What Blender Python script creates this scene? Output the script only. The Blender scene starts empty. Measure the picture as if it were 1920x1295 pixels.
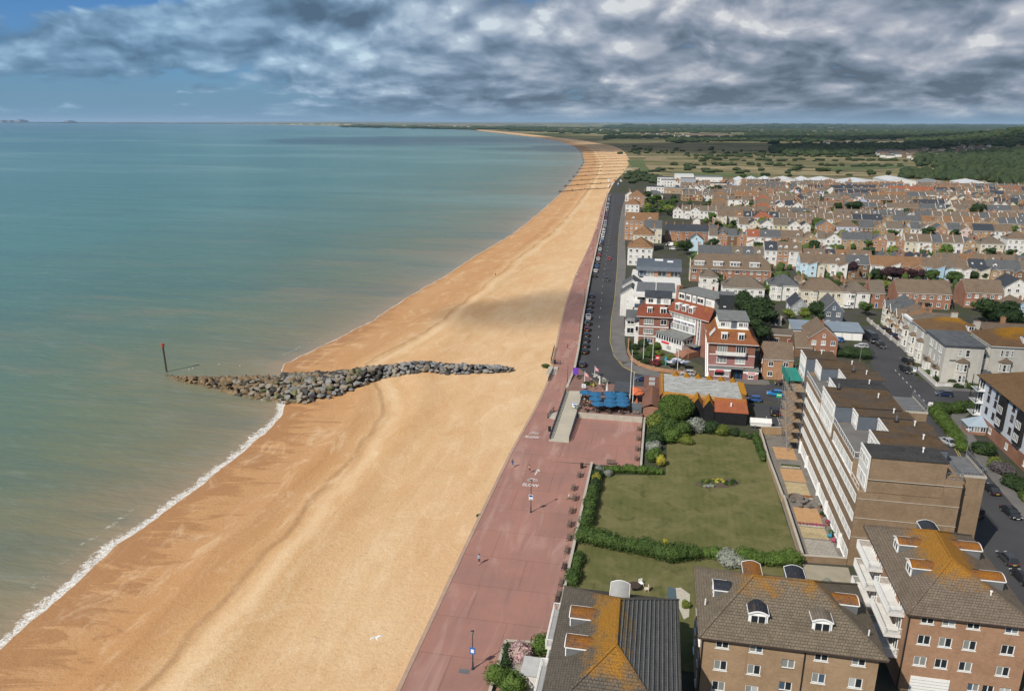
import bpy, bmesh, math, random
import numpy as np
from mathutils import Vector, Matrix, noise as mnoise
random.seed(7); np.random.seed(7)
R=math.radians
SC=bpy.context.scene
COL=SC.collection
# ---------------------------------------------------------------- camera, world, sun, exposure
CAMH=65.0; FPX=1400.0; CXP=960.0; CYP=647.5
PITCH=math.atan((CYP-231.0)/FPX); ROLL=R(0.24); YAW=R(11)
camd=bpy.data.cameras.new('camera'); cam=bpy.data.objects.new('camera',camd); COL.objects.link(cam)
camd.sensor_width=36; camd.lens=FPX/1920*36; camd.clip_start=0.5; camd.clip_end=300000
cam.matrix_world=Matrix.Translation((0,0,CAMH))@Matrix.Rotation(YAW,4,'Z')@Matrix.Rotation(math.pi/2-PITCH,4,'X')@Matrix.Rotation(ROLL,4,'Z')
SC.camera=cam
SC.view_settings.view_transform='Standard'; SC.view_settings.look='None'
SC.view_settings.exposure=0.0
SC.cycles.max_bounces=6; SC.cycles.diffuse_bounces=3; SC.cycles.glossy_bounces=2; SC.cycles.transmission_bounces=2; SC.cycles.volume_bounces=0; SC.view_settings.gamma=1.0; SC.view_settings.use_curve_mapping=False
SUN_EL=42.5; SUN_AZ=R(180+34)      # compass azimuth from +v towards +u of the direction TO the sun
sdir=Vector((math.sin(SUN_AZ)*math.cos(R(SUN_EL)),math.cos(SUN_AZ)*math.cos(R(SUN_EL)),math.sin(R(SUN_EL))))
sund=bpy.data.lights.new('sun','SUN'); sund.energy=5.0; sund.angle=R(0.5); sund.color=(1,0.93,0.82)
sun=bpy.data.objects.new('sun',sund); COL.objects.link(sun); sun.rotation_euler=(-sdir).to_track_quat('-Z','Y').to_euler()
class NT:
 """small helper for node trees"""
 def __init__(s,tree): s.t=tree; s.n=tree.nodes; s.l=tree.links; s.n.clear()
 def new(s,typ,**kw):
  n=s.n.new(typ)
  for k,v in kw.items(): setattr(n,k,v)
  return n
 def lk(s,a,b): s.l.new(a,b)
 def put(s,inp,v):
  if isinstance(v,bpy.types.NodeSocket): s.l.new(v,inp)
  elif v is not None:
   if isinstance(v,(tuple,list)) and len(v)==3 and inp.type=='RGBA': v=(*v,1)
   inp.default_value=v
 def math(s,op,a,b=None,c=None,clamp=False):
  n=s.new('ShaderNodeMath',operation=op,use_clamp=clamp)
  s.put(n.inputs[0],a)
  if b is not None: s.put(n.inputs[1],b)
  if c is not None: s.put(n.inputs[2],c)
  return n.outputs[0]
 def mix(s,f,a,b,blend='MIX'):
  n=s.new('ShaderNodeMix',data_type='RGBA',blend_type=blend)
  s.put(n.inputs[0],f); s.put(n.inputs[6],a); s.put(n.inputs[7],b)
  return n.outputs[2]
 def noise(s,vec,scale,detail=4,rough=.5,dist=0.0):
  n=s.new('ShaderNodeTexNoise'); s.put(n.inputs['Vector'],vec)
  n.inputs['Scale'].default_value=scale; n.inputs['Detail'].default_value=detail
  n.inputs['Roughness'].default_value=rough; n.inputs['Distortion'].default_value=dist
  return n.outputs[0]
 def smooth(s,v,a,b,lo=0.0,hi=1.0):
  n=s.new('ShaderNodeMapRange',interpolation_type='SMOOTHSTEP')
  s.put(n.inputs[0],v); n.inputs[1].default_value=a; n.inputs[2].default_value=b
  n.inputs[3].default_value=lo; n.inputs[4].default_value=hi
  return n.outputs[0]
 def ramp(s,v,stops,interp='LINEAR'):
  n=s.new('ShaderNodeValToRGB'); s.put(n.inputs[0],v); cr=n.color_ramp; cr.interpolation=interp
  while len(cr.elements)>1: cr.elements.remove(cr.elements[-1])
  cr.elements[0].position=stops[0][0]; cr.elements[0].color=(*stops[0][1],1)
  for p,c in stops[1:]:
   e=cr.elements.new(p); e.color=(*c,1)
  return n.outputs[0]
 def vmul(s,v,k):
  n=s.new('ShaderNodeVectorMath',operation='MULTIPLY'); s.put(n.inputs[0],v); n.inputs[1].default_value=k
  return n.outputs[0]
 def vadd(s,v,k):
  n=s.new('ShaderNodeVectorMath',operation='ADD'); s.put(n.inputs[0],v); s.put(n.inputs[1],k)
  return n.outputs[0]
 def xyz(s,v):
  n=s.new('ShaderNodeSeparateXYZ'); s.put(n.inputs[0],v); return n.outputs
 def comb(s,x,y,z):
  n=s.new('ShaderNodeCombineXYZ'); s.put(n.inputs[0],x); s.put(n.inputs[1],y); s.put(n.inputs[2],z); return n.outputs[0]
def build_world():
 w=bpy.data.worlds.new('World'); SC.world=w; w.use_nodes=True; w.cycles.sampling_method='MANUAL'; w.cycles.sample_map_resolution=512
 t=NT(w.node_tree)
 sky=t.new('ShaderNodeTexSky'); sky.sky_type='NISHITA'; sky.sun_disc=False
 sky.sun_elevation=R(SUN_EL); sky.sun_rotation=SUN_AZ; sky.altitude=0; sky.air_density=1.0; sky.dust_density=0.6; sky.ozone_density=2.0
 tc=t.new('ShaderNodeTexCoord'); d=tc.outputs['Generated']
 x,y,z=t.xyz(d)
 az=t.math('ARCTAN2',x,y)                       # 0 along +v, positive inland
 el=t.math('MAXIMUM',t.math('ARCSINE',z),-.02)
 q=t.math('LOGARITHM',t.math('ADD',el,0.03),2.718)        # bands close up towards the horizon
 hi=t.smooth(el,R(1.6),R(5.0)); M_=lambda a,b:t.math('MULTIPLY',a,b); A_=lambda a,b:t.math('ADD',a,b); S_=lambda a,b:t.math('SUBTRACT',a,b)
 wz=M_(S_(t.noise(t.comb(M_(az,5),M_(el,9),1.3),1.0,3,.5),.5),.10)
 azw=A_(az,wz)
 def field(off):
  e=A_(el,off) if off else el
  qq=t.math('LOGARITHM',A_(e,.03),2.718)
  f1=t.noise(t.comb(M_(azw,7.5),M_(e,13.0),3.7),1.0,8,.50,.1)
  f2=t.noise(t.comb(M_(azw,14.0),M_(qq,3.4),8.1),1.0,6,.55,.1)
  vo=t.new('ShaderNodeTexVoronoi'); vo.feature='SMOOTH_F1'; vo.voronoi_dimensions='2D'; vo.inputs['Smoothness'].default_value=.35; vo.inputs['Scale'].default_value=1.0; vo.inputs['Detail'].default_value=2.0; vo.inputs['Roughness'].default_value=.45
  t.lk(t.comb(A_(M_(azw,16.0),M_(f1,2.6)),A_(M_(qq,4.6),M_(f1,2.0)),0),vo.inputs['Vector']); pf=M_(S_(.42,vo.outputs['Distance']),.24)
  f1=A_(f1,pf); f2=A_(f2,M_(pf,.7))
  n=t.new('ShaderNodeMix',data_type='FLOAT'); t.put(n.inputs[0],hi); t.put(n.inputs[2],f2); t.put(n.inputs[3],f1)
  return n.outputs[0]
 def gauss(px,py,sx,sy):
  dx=t.math('DIVIDE',S_(az,R(px)),R(sx)); dy=t.math('DIVIDE',S_(el,R(py)),R(sy))
  return t.math('EXPONENT',M_(A_(M_(dx,dx),M_(dy,dy)),-1.0))
 n1=field(0); n3=field(.022)
 # broad layout: clear sky upper left and low on the left, a big shaded cloud, solid deck inland
 dens=n1
 for g,k in ((gauss(-41.5,7.6,6.0,1.3),-.62),(gauss(-36,8.2,4,.9),-.4),(gauss(-38,1.2,15,1.5),-.30),(gauss(-25,6.9,6.0,1.6),.26),(gauss(-33,5.6,5.5,1.6),.10),(gauss(-43,4.6,5,1.0),.08)): dens=A_(dens,M_(g,k))
 dens=A_(dens,A_(.13,M_(t.smooth(az,R(-32),R(-14)),.15)))
 dens=S_(dens,t.smooth(el,R(14),R(45),0,.09)); alpha=t.smooth(dens,.39,.57)
 lit=M_(S_(n1,n3),2.1)
 lit=A_(lit,M_(S_(.5,n1),-.45))
 pu=t.noise(t.comb(M_(azw,26),M_(el,44),5.1),1.0,6,.6,.2); lit=A_(lit,M_(S_(pu,.5),.62)); lw=t.noise(t.comb(M_(azw,4.2),M_(el,9),6.6),1.0,4,.5,.3); lit=A_(lit,M_(S_(lw,.5),1.2)); dens=A_(dens,M_(S_(lw,.5),.12))
 for g,k in ((gauss(7.5,6.2,4.6,2.0),.30),(gauss(-18.4,4.6,2.4,1.0),.40),(gauss(-14.6,4.3,1.6,.7),.30),(gauss(-25,6.9,5.6,1.5),-.40),(gauss(-20,5.2,4,.5),-.15),(gauss(15,7.9,3.6,.7),-.5),(gauss(18,2.9,9,.7),-.28),(gauss(-37,5.6,4,.9),.20),(gauss(-4,4.0,5,1.6),.10)): lit=A_(lit,M_(g,k))
 lit=A_(lit,M_(t.smooth(el,R(.6),R(6)),.20)); lit=A_(lit,-.09); lit=t.math('ADD',t.math('MULTIPLY',lit,.88),.43,clamp=True)
 ccol=t.ramp(lit,[(0,(.115,.145,.185)),(.25,(.185,.235,.30)),(.48,(.28,.33,.41)),(.70,(.43,.46,.53)),(.9,(.59,.61,.65)),(1,(.76,.77,.78))])
 ccol=t.mix(1.0,ccol,t.mix(t.smooth(az,R(-38),R(4)),(.70,1.02,1.22),(1.0,.99,.985)),'MULTIPLY')
 hz=t.smooth(el,R(-.2),R(3.4),1,0)
 hcol=t.mix(t.smooth(az,R(-44),R(-6)),(.155,.315,.48),(.20,.29,.40))
 bgs=t.new('ShaderNodeBackground'); skc=t.mix(1.0,sky.outputs[0],(.36,.66,1.12,1),'MULTIPLY'); t.lk(skc,bgs.inputs[0]); bgs.inputs[1].default_value=0.085
 bgh=t.new('ShaderNodeBackground'); t.lk(hcol,bgh.inputs[0])
 bgc=t.new('ShaderNodeBackground'); t.lk(ccol,bgc.inputs[0]); bgc.inputs[1].default_value=0.95
 m1=t.new('ShaderNodeMixShader'); t.lk(M_(hz,.85),m1.inputs[0]); t.lk(bgs.outputs[0],m1.inputs[1]); t.lk(bgh.outputs[0],m1.inputs[2])
 m2=t.new('ShaderNodeMixShader'); t.lk(M_(alpha,t.smooth(el,R(-.1),R(1.5),.12,.96)),m2.inputs[0])
 t.lk(m1.outputs[0],m2.inputs[1]); t.lk(bgc.outputs[0],m2.inputs[2])
 o=t.new('ShaderNodeOutputWorld'); t.lk(m2.outputs[0],o.inputs[0])
build_world()
# ---------------------------------------------------------------- pixel <-> plan helpers (photo pixels to plan metres)
_cp,_sp=math.cos(PITCH),math.sin(PITCH); _cr,_sr=math.cos(ROLL),math.sin(ROLL); _ca,_sa=math.cos(YAW),math.sin(YAW)
def ray(px,py):
 u=px-CXP; v=CYP-py
 u,v=u*_cr-v*_sr,u*_sr+v*_cr
 dx=u; dy=FPX*_cp+v*_sp; dz=-FPX*_sp+v*_cp
 return dx*_ca-dy*_sa, dx*_sa+dy*_ca, dz
def Z(px,py,z=0.0):
 a,b,c=ray(px,py); t=(z-CAMH)/c; return (a*t,b*t)
def onV(px,py,V):
 a,b,c=ray(px,py); t=V/b; return (a*t,CAMH+c*t)
def onU(px,py,U):
 a,b,c=ray(px,py); t=U/a; return (b*t,CAMH+c*t)
# ---------------------------------------------------------------- objects
ORG={}
def props(o,label=None,cat=None,group=None,kind=None):
 if label: o['label']=label
 if cat: o['category']=cat
 if group: o['group']=group
 if kind: o['kind']=kind
 return o
def thing(name,label,cat,loc=(0,0,0),rz=0.0,group=None):
 o=bpy.data.objects.new(name,None); COL.objects.link(o); o.empty_display_size=.5
 o.location=loc; o.rotation_euler=(0,0,rz); ORG[o.name]=Vector(loc)
 return props(o,label,cat,group)
def link(name,mesh,parent=None,loc=(0,0,0),rz=0.0,mats=None,scale=None):
 o=bpy.data.objects.new(name,mesh); COL.objects.link(o)
 o.location=loc; o.rotation_euler=(0,0,rz)
 if scale is not None: o.scale=scale if isinstance(scale,(tuple,list)) else (scale,)*3
 if parent is not None: o.parent=parent
 if mats:
  for i,m in enumerate(mats):
   if m is not None: o.material_slots[i].link='OBJECT'; o.material_slots[i].material=m
 return o
def uvfill(me):
 n=len(me.loops)
 if n==0: return
 uvl=me.uv_layers.new(name='UVMap')
 co=np.empty(len(me.vertices)*3,np.float32); me.vertices.foreach_get('co',co); co=co.reshape(-1,3)
 vi=np.empty(n,np.int32); me.loops.foreach_get('vertex_index',vi)
 nf=len(me.polygons); nr=np.empty(nf*3,np.float32); me.polygons.foreach_get('normal',nr); nr=nr.reshape(-1,3)
 tot=np.empty(nf,np.int32); me.polygons.foreach_get('loop_total',tot)
 fn=np.repeat(nr,tot,axis=0)
 t=np.stack([-fn[:,1],fn[:,0],np.zeros(n,np.float32)],1); ln=np.linalg.norm(t,axis=1)
 flat=ln<0.05; t[flat]=(1,0,0); ln[flat]=1; t/=ln[:,None]
 b=np.cross(fn,t); p=co[vi]
 uv=np.stack([(p*t).sum(1),(p*b).sum(1)],1).astype(np.float32)
 uvl.data.foreach_set('uv',uv.ravel())
class MB:
 def __init__(s): s.v=[]; s.f=[]; s.m=[]
 def poly(s,pts,m=0):
  i=len(s.v); s.v.extend([tuple(p) for p in pts]); s.f.append(tuple(range(i,i+len(pts)))); s.m.append(m); return s
 def box(s,x0,y0,z0,x1,y1,z1,m=0,mt=None):
  i=len(s.v); s.v+=[(x0,y0,z0),(x1,y0,z0),(x1,y1,z0),(x0,y1,z0),(x0,y0,z1),(x1,y0,z1),(x1,y1,z1),(x0,y1,z1)]
  s.f+=[(i,i+3,i+2,i+1),(i+4,i+5,i+6,i+7),(i,i+1,i+5,i+4),(i+1,i+2,i+6,i+5),(i+2,i+3,i+7,i+6),(i+3,i,i+4,i+7)]
  s.m+=[m,m if mt is None else mt,m,m,m,m]; return s
 def obox(s,c,h,rz=0,m=0):
  k=len(s.v); s.box(-h[0],-h[1],-h[2],h[0],h[1],h[2],m); co,si=math.cos(rz),math.sin(rz)
  for j in range(k,k+8):
   x,y,z=s.v[j]; s.v[j]=(c[0]+x*co-y*si,c[1]+x*si+y*co,c[2]+z)
  return s
 def bar(s,p,q,w,m=0,h=None):
  p=Vector(p);q=Vector(q);d=(q-p)
  if d.length<1e-6: return s
  d.normalize(); up=Vector((0,0,1)) if abs(d.z)<.95 else Vector((1,0,0))
  a=d.cross(up).normalized(); b=a.cross(d).normalized(); h=w if h is None else h
  i=len(s.v)
  for c in (p,q):
   for sa,sb in ((-1,-1),(1,-1),(1,1),(-1,1)): s.v.append(tuple(c+a*(sa*w/2)+b*(sb*h/2)))
  s.f+=[(i,i+1,i+2,i+3),(i+7,i+6,i+5,i+4),(i,i+4,i+5,i+1),(i+1,i+5,i+6,i+2),(i+2,i+6,i+7,i+3),(i+3,i+7,i+4,i)]
  s.m+=[m]*6; return s
 def cyl(s,x,y,z0,z1,r,n=8,m=0,r2=None,cap=True):
  r2=r if r2 is None else r2; i=len(s.v)
  for zz,rr in ((z0,r),(z1,r2)):
   for k in range(n):
    a=2*math.pi*k/n; s.v.append((x+rr*math.cos(a),y+rr*math.sin(a),zz))
  for k in range(n):
   j=(k+1)%n; s.f.append((i+k,i+j,i+n+j,i+n+k)); s.m.append(m)
  if cap:
   s.f.append(tuple(i+n+k for k in range(n))); s.m.append(m)
   s.f.append(tuple(i+k for k in reversed(range(n)))); s.m.append(m)
  return s
 def ext(s,poly,z0,z1,m=0,mt=None):
  # prism over a plan polygon
  a=sum(poly[k][0]*poly[(k+1)%len(poly)][1]-poly[(k+1)%len(poly)][0]*poly[k][1] for k in range(len(poly)))
  if a<0: poly=poly[::-1]
  n=len(poly); i=len(s.v)
  for zz in (z0,z1): s.v+=[(p[0],p[1],zz) for p in poly]
  for k in range(n):
   j=(k+1)%n; s.f.append((i+k,i+j,i+n+j,i+n+k)); s.m.append(m)
  s.f.append(tuple(i+n+k for k in range(n))); s.m.append(m if mt is None else mt)
  s.f.append(tuple(i+k for k in reversed(range(n)))); s.m.append(m); return s
 def slab(s,pts,t=.16,m=0,me=None):
  # sloping sheet with thickness downwards
  p=[Vector(q) for q in pts]; nrm=(p[1]-p[0]).cross(p[2]-p[0])
  if nrm.z<0: p=p[::-1]
  n=len(p); i=len(s.v)
  s.v+=[tuple(q-Vector((0,0,t))) for q in p]+[tuple(q) for q in p]
  s.f.append(tuple(i+n+k for k in range(n))); s.m.append(m)
  s.f.append(tuple(i+k for k in reversed(range(n)))); s.m.append(m if me is None else me)
  for k in range(n):
   j=(k+1)%n; s.f.append((i+k,i+j,i+n+j,i+n+k)); s.m.append(m if me is None else me)
  return s
 def mesh(s,name,mats,smooth=False,org=None):
  me=bpy.data.meshes.new(name)
  vv=s.v if org is None else [(a-org[0],b-org[1],c-org[2]) for a,b,c in s.v]
  me.from_pydata(vv,[],s.f)
  for m in mats: me.materials.append(m)
  if len(mats)>1: me.polygons.foreach_set('material_index',s.m)
  if smooth: me.polygons.foreach_set('use_smooth',[True]*len(me.polygons))
  me.update(); uvfill(me)
  return me
 def build(s,name,mats,parent=None,smooth=False,kind=None,**kw):
  if not isinstance(mats,(list,tuple)): mats=[mats]
  org=ORG.get(parent.name) if parent is not None else None
  o=link(name,s.mesh(name,mats,smooth,org),parent)
  if parent is not None: ORG[o.name]=org
  return props(o,kind=kind,**kw)
# ---------------------------------------------------------------- materials
MC={}
def pmat(name):
 m=bpy.data.materials.new(name); m.use_nodes=True; t=NT(m.node_tree)
 b=t.new('ShaderNodeBsdfPrincipled'); o=t.new('ShaderNodeOutputMaterial'); t.lk(b.outputs[0],o.inputs[0])
 return m,t,b
def _pos(t):
 return t.new('ShaderNodeNewGeometry').outputs['Position']
def addbump(t,b,h,strength,dist):
 n=t.new('ShaderNodeBump'); n.inputs['Strength'].default_value=strength; n.inputs['Distance'].default_value=dist
 t.lk(h,n.inputs['Height']); t.lk(n.outputs[0],b.inputs['Normal'])
def MN(name,c1,c2=None,scale=.6,rough=.8,bump=0.0,bs=8,metal=0,spec=.3,dirt=None,detail=5):
 """mottled surface: two colours mixed by noise in plan metres, fine grain on top"""
 if name in MC: return MC[name]
 m,t,b=pmat(name); p=_pos(t)
 c2=c2 or tuple(x*.82 for x in c1)
 col=t.mix(t.smooth(t.noise(p,scale,detail,.6),.35,.65),c1,c2)
 g=t.noise(p,bs,3,.6)
 col=t.mix(t.math('MULTIPLY',g,.35),col,tuple(x*.6 for x in c1))
 if dirt is not None:
  pz=t.noise(t.vmul(p,(1.2,1.2,.12)),1.5,4,.6)
  col=t.mix(t.smooth(pz,.5,.75,0,.5),col,dirt)
 t.lk(col,b.inputs['Base Color']); b.inputs['Roughness'].default_value=rough; b.inputs['Metallic'].default_value=metal
 b.inputs['Specular IOR Level'].default_value=spec
 if bump: addbump(t,b,g,bump,.05)
 MC[name]=m; return m
def MB_brick(name,c1,c2,mortar,blotch=None):
 if name in MC: return MC[name]
 m,t,b=pmat(name); uv=t.new('ShaderNodeTexCoord').outputs['UV']; p=_pos(t)
 br=t.new('ShaderNodeTexBrick'); t.lk(uv,br.inputs['Vector']); br.inputs['Scale'].default_value=1.0
 br.inputs['Brick Width'].default_value=.45; br.inputs['Row Height'].default_value=.15; br.inputs['Mortar Size'].default_value=.014
 br.inputs['Color1'].default_value=(*c1,1); br.inputs['Color2'].default_value=(*c2,1); br.inputs['Mortar'].default_value=(*mortar,1); br.inputs['Bias'].default_value=0
 big=t.noise(p,.35,5,.65); mid=t.noise(p,2.6,4,.7)
 col=t.mix(t.smooth(big,.38,.68,0,.55),br.outputs[0],blotch or tuple(x*.62 for x in c1))
 col=t.mix(t.smooth(mid,.5,.72,0,.5),col,tuple(min(1,x*1.35) for x in c2))
 st=t.noise(t.vmul(p,(1.5,1.5,.15)),1.0,4,.6)
 col=t.mix(t.smooth(st,.55,.78,0,.35),col,(.06,.045,.035))
 t.lk(col,b.inputs['Base Color']); b.inputs['Roughness'].default_value=.9; b.inputs['Specular IOR Level'].default_value=.15
 addbump(t,b,br.outputs['Fac'],-.5,.02)
 MC[name]=m; return m
def MTile(name,c1,c2,lichen=0.0,z0=0,z1=1,tw=.34,th=.30,lcol=(.42,.20,.025),bump=.6,moss=.25):
 """roof tiles in courses with orange lichen growing mostly towards the ridge"""
 if name in MC: return MC[name]
 m,t,b=pmat(name); uv=t.new('ShaderNodeTexCoord').outputs['UV']; p=_pos(t)
 br=t.new('ShaderNodeTexBrick'); t.lk(uv,br.inputs['Vector']); br.inputs['Scale'].default_value=1.0
 br.inputs['Brick Width'].default_value=tw; br.inputs['Row Height'].default_value=th; br.inputs['Mortar Size'].default_value=.022
 br.inputs['Color1'].default_value=(*c1,1); br.inputs['Color2'].default_value=(*c2,1); br.inputs['Mortar'].default_value=(*[x*.35 for x in c1],1); br.inputs['Bias'].default_value=0
 big=t.noise(p,.45,6,.7); mid=t.noise(p,3.2,4,.75)
 col=t.mix(t.smooth(mid,.45,.75,0,.7),br.outputs[0],tuple(min(1,x*1.5+.02) for x in c2))
 col=t.mix(t.smooth(big,.45,.7,0,.6),col,tuple(x*.55 for x in c1))
 if lichen>0:
  x,y,z=t.xyz(p)
  h=t.smooth(z,z0,z1)
  lf=t.math('ADD',t.math('MULTIPLY',h,.55),t.math('ADD',t.math('MULTIPLY',big,.75),t.math('MULTIPLY',mid,.35)))
  f=t.smooth(lf,1.12-lichen*.5,1.36-lichen*.5)
  lc=t.mix(t.smooth(t.noise(p,7,3,.7),.35,.65),lcol,tuple(x*.55 for x in lcol))
  col=t.mix(t.math('MULTIPLY',f,.88),col,lc)
 t.lk(col,b.inputs['Base Color']); b.inputs['Roughness'].default_value=.92; b.inputs['Specular IOR Level'].default_value=.12
 w=t.new('ShaderNodeTexWave'); w.wave_type='BANDS'; w.bands_direction='Y'; w.wave_profile='SAW'; t.lk(uv,w.inputs['Vector']); w.inputs['Scale'].default_value=1/(th*6.2832)*3.1416*.636
 hh=t.math('ADD',t.math('MULTIPLY',br.outputs['Fac'],-1.0),t.math('MULTIPLY',mid,.5))
 addbump(t,b,hh,bump,.04)
 MC[name]=m; return m
def MPane(name,col,rough=.12):
 if name in MC: return MC[name]
 m,t,b=pmat(name); b.inputs['Base Color'].default_value=(*col,1); b.inputs['Roughness'].default_value=rough
 b.inputs['Specular IOR Level'].default_value=.6; MC[name]=m; return m
def MLeaf(name,c1,c2,c3=None):
 if name in MC: return MC[name]
 m,t,b=pmat(name); g=t.new('ShaderNodeNewGeometry'); oi=t.new('ShaderNodeObjectInfo')
 col=t.mix(g.outputs['Random Per Island'],c1,c2)
 cl=t.noise(g.outputs['Position'],.9,3,.6)
 col=t.mix(t.smooth(cl,.4,.65,0,.65),col,c3 or tuple(x*.55 for x in c1))
 col=t.mix(t.math('MULTIPLY',oi.outputs['Random'],.4),col,tuple(x*.7 for x in c2))
 t.lk(col,b.inputs['Base Color']); b.inputs['Roughness'].default_value=.75; b.inputs['Specular IOR Level'].default_value=.25
 MC[name]=m; return m
def solid(name,col,rough=.5,metal=0,spec=.5,coat=0):
 if name in MC: return MC[name]
 m,t,b=pmat(name); p=t.new('ShaderNodeTexCoord').outputs['Object']
 c=t.mix(t.smooth(t.noise(p,3,3,.6),.3,.8,0,.35),col,tuple(x*.7 for x in col))
 t.lk(c,b.inputs['Base Color']); b.inputs['Roughness'].default_value=rough; b.inputs['Metallic'].default_value=metal
 b.inputs['Specular IOR Level'].default_value=spec; b.inputs['Coat Weight'].default_value=coat
 MC[name]=m; return m
white=MN('white_paint',(.74,.73,.70),(.66,.64,.60),.8,.6,dirt=(.45,.42,.36))
white2=solid('white_frame',(.80,.80,.78),.45)
cream=MN('cream_render',(.66,.60,.47),(.58,.52,.40),.7,.75,dirt=(.38,.33,.25))
BR_R=MB_brick('red_brick',(.34,.155,.095),(.27,.125,.08),(.33,.25,.19))
BR_O=MB_brick('orange_brick',(.42,.22,.12),(.34,.175,.10),(.38,.28,.19))
BR_Y=MB_brick('yellow_stock_brick',(.40,.26,.13),(.31,.20,.11),(.38,.31,.22))
BR_B=MB_brick('brown_brick',(.20,.115,.065),(.155,.092,.056),(.24,.18,.13))
BR_D=MB_brick('dark_brown_brick',(.265,.185,.115),(.205,.14,.09),(.26,.20,.14))
BR_F=MB_brick('flats_brick',(.38,.215,.13),(.31,.178,.11),(.33,.24,.17))
BR_M=MB_brick('tan_flats_brick',(.37,.25,.15),(.31,.205,.125),(.34,.26,.18))
blue_r=MN('pale_blue_render',(.38,.55,.68),(.33,.49,.62),.7,.7)
sky_r=MN('sky_blue_render',(.50,.66,.76),(.44,.60,.70),.7,.7)
lilac=MN('lilac_render',(.56,.58,.70),(.50,.52,.64),.7,.7)
grey_r=MN('grey_render',(.36,.38,.40),(.30,.32,.34),.7,.7)
yel_r=MN('pale_yellow_render',(.62,.58,.34),(.55,.5,.3),.7,.7)
pink_r=MN('pale_pink_render',(.66,.5,.44),(.6,.45,.4),.7,.7)
slate_w=MN('slate_grey_cladding',(.12,.14,.17),(.10,.115,.14),.7,.7)
T_BR=MTile('brown_tiles',(.205,.150,.105),(.165,.122,.09),.30,0,30)
T_OR=MTile('rust_tiles',(.27,.155,.082),(.22,.125,.07),.45,0,30)
T_RD=MTile('red_tiles',(.34,.12,.065),(.27,.10,.06),.2,0,30,lcol=(.36,.14,.04))
T_SL=MTile('slate_tiles',(.125,.13,.135),(.10,.105,.11),.1,0,30)
T_DS=MTile('dark_slate_tiles',(.06,.068,.082),(.048,.055,.066),0,0,1)
T_GB=MTile('grey_brown_tiles',(.185,.15,.115),(.15,.125,.098),.35,0,30)
P_D=MPane('dark_glass',(.02,.025,.03)); P_M=MPane('curtained_glass',(.22,.23,.22)); P_L=MPane('blind_glass',(.42,.43,.42)); P_B=MPane('sky_glass',(.06,.09,.13))
lead=MN('lead_grey',(.16,.165,.17),(.12,.125,.13),1,.6)
blackm=solid('black_metal',(.02,.02,.022),.4)
galv=solid('galvanised_steel',(.35,.36,.37),.45,.6)
conc=MN('pale_concrete',(.46,.42,.35),(.40,.36,.30),.5,.9,.3,12)
asph=MN('asphalt',(.062,.062,.066),(.05,.05,.054),.15,.9,.3,14)
pave=MN('pavement_slabs',(.17,.16,.15),(.13,.125,.12),.3,.9,.3,6)
woodm=MN('weathered_wood',(.16,.12,.09),(.12,.09,.07),2,.85)
darkwood=MN('dark_wood',(.07,.045,.035),(.05,.035,.03),2,.7)
# ---------------------------------------------------------------- coast lines in plan metres: (v, u)
WALLW=[(-40,-27),(109,-27),(138,-26.8),(166,-25.8),(184,-25.7),(208,-27.3),(234,-29.5),(272,-32),(323,-34.5),(425,-36.8),(508,-40),(609,-45),(745,-50),(900,-53),(1100,-52),(1400,-56),(1944,-95),(2390,-150),(3085,-320),(3857,-548),(4893,-885),(8254,-2030),(12336,-3785),(17806,-8200),(34000,-24020),(60000,-52100)]
SHORE=[(-40,-85),(71,-85),(94,-86.8),(121,-85.9),(145,-86.9),(155,-87.6),(165,-91),(180,-100),(194.5,-106.5),(207,-105),(227,-102.7),(249,-100),(284,-99.8),(330,-97.2),(399,-95.8),(474,-92.6),(595,-94.4),(826,-102),(1102,-117.2),(1411,-139),(1944,-199),(2390,-265),(3085,-407),(3857,-617),(4893,-957),(8254,-2090),(12336,-3849),(17806,-8274),(34000,-24136),(60000,-52252)]
ROADW=[(-40,-20),(177,-20.3),(192,-20),(212,-21),(250,-23.6),(325,-28),(426,-32.9),(509,-36.9),(610,-42.5),(745,-50)]
def interp(tab,v):
 return float(np.interp(v,[a for a,b in tab],[b for a,b in tab]))
SEAZ=-4.0
def stations():
 s=list(np.arange(-40,60,8))+list(np.arange(60,240,1.5))+list(np.arange(240,500,5))+list(np.arange(500,1500,18))+list(np.arange(1500,6000,150))+list(np.arange(6000,20000,900))+[25000,34000,45000,60000]
 return [float(x) for x in s]
def gridmesh(name,rows,mat,attr=None,smooth=True):
 nr=len(rows); nc=len(rows[0])
 co=np.array(rows,dtype=np.float32).reshape(-1,3)
 idx=np.arange(nr*nc).reshape(nr,nc)
 f=np.stack([idx[:-1,:-1],idx[:-1,1:],idx[1:,1:],idx[1:,:-1]],-1).reshape(-1,4)
 me=bpy.data.meshes.new(name); me.from_pydata(co.tolist(),[],f.tolist()); me.materials.append(mat)
 if attr is not None:
  a=me.attributes.new('shore','FLOAT','POINT'); a.data.foreach_set('value',np.array(attr,dtype=np.float32).ravel())
 if smooth: me.polygons.foreach_set('use_smooth',[True]*len(me.polygons))
 me.update(); uvfill(me); return link(name,me)
def wob(v): # small cusps of the waterline
 k=1.0 if v<600 else 0
 return k*(1.0*mnoise.noise((v*.055,3.1,0))+.55*mnoise.noise((v*.21,7.7,0))+.3*mnoise.noise((v*.6,1.7,0)))
def beach_z(v,t,d,W):
 # t: 0 at the wall, 1 at the waterline ; d metres from the waterline
 base=-.35-3.65*(t**1.25)
 crest=.6*math.exp(-((t-.5+.06*math.sin(v*.013))/.06)**2)+.38*math.exp(-((t-.68)/.04)**2)
 lump=.3*mnoise.noise((v*.02,t*4,0))*math.sin(math.pi*min(1,max(0,t)))
 return base+(crest+lump)*(1 if t<1 else 0)
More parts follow.
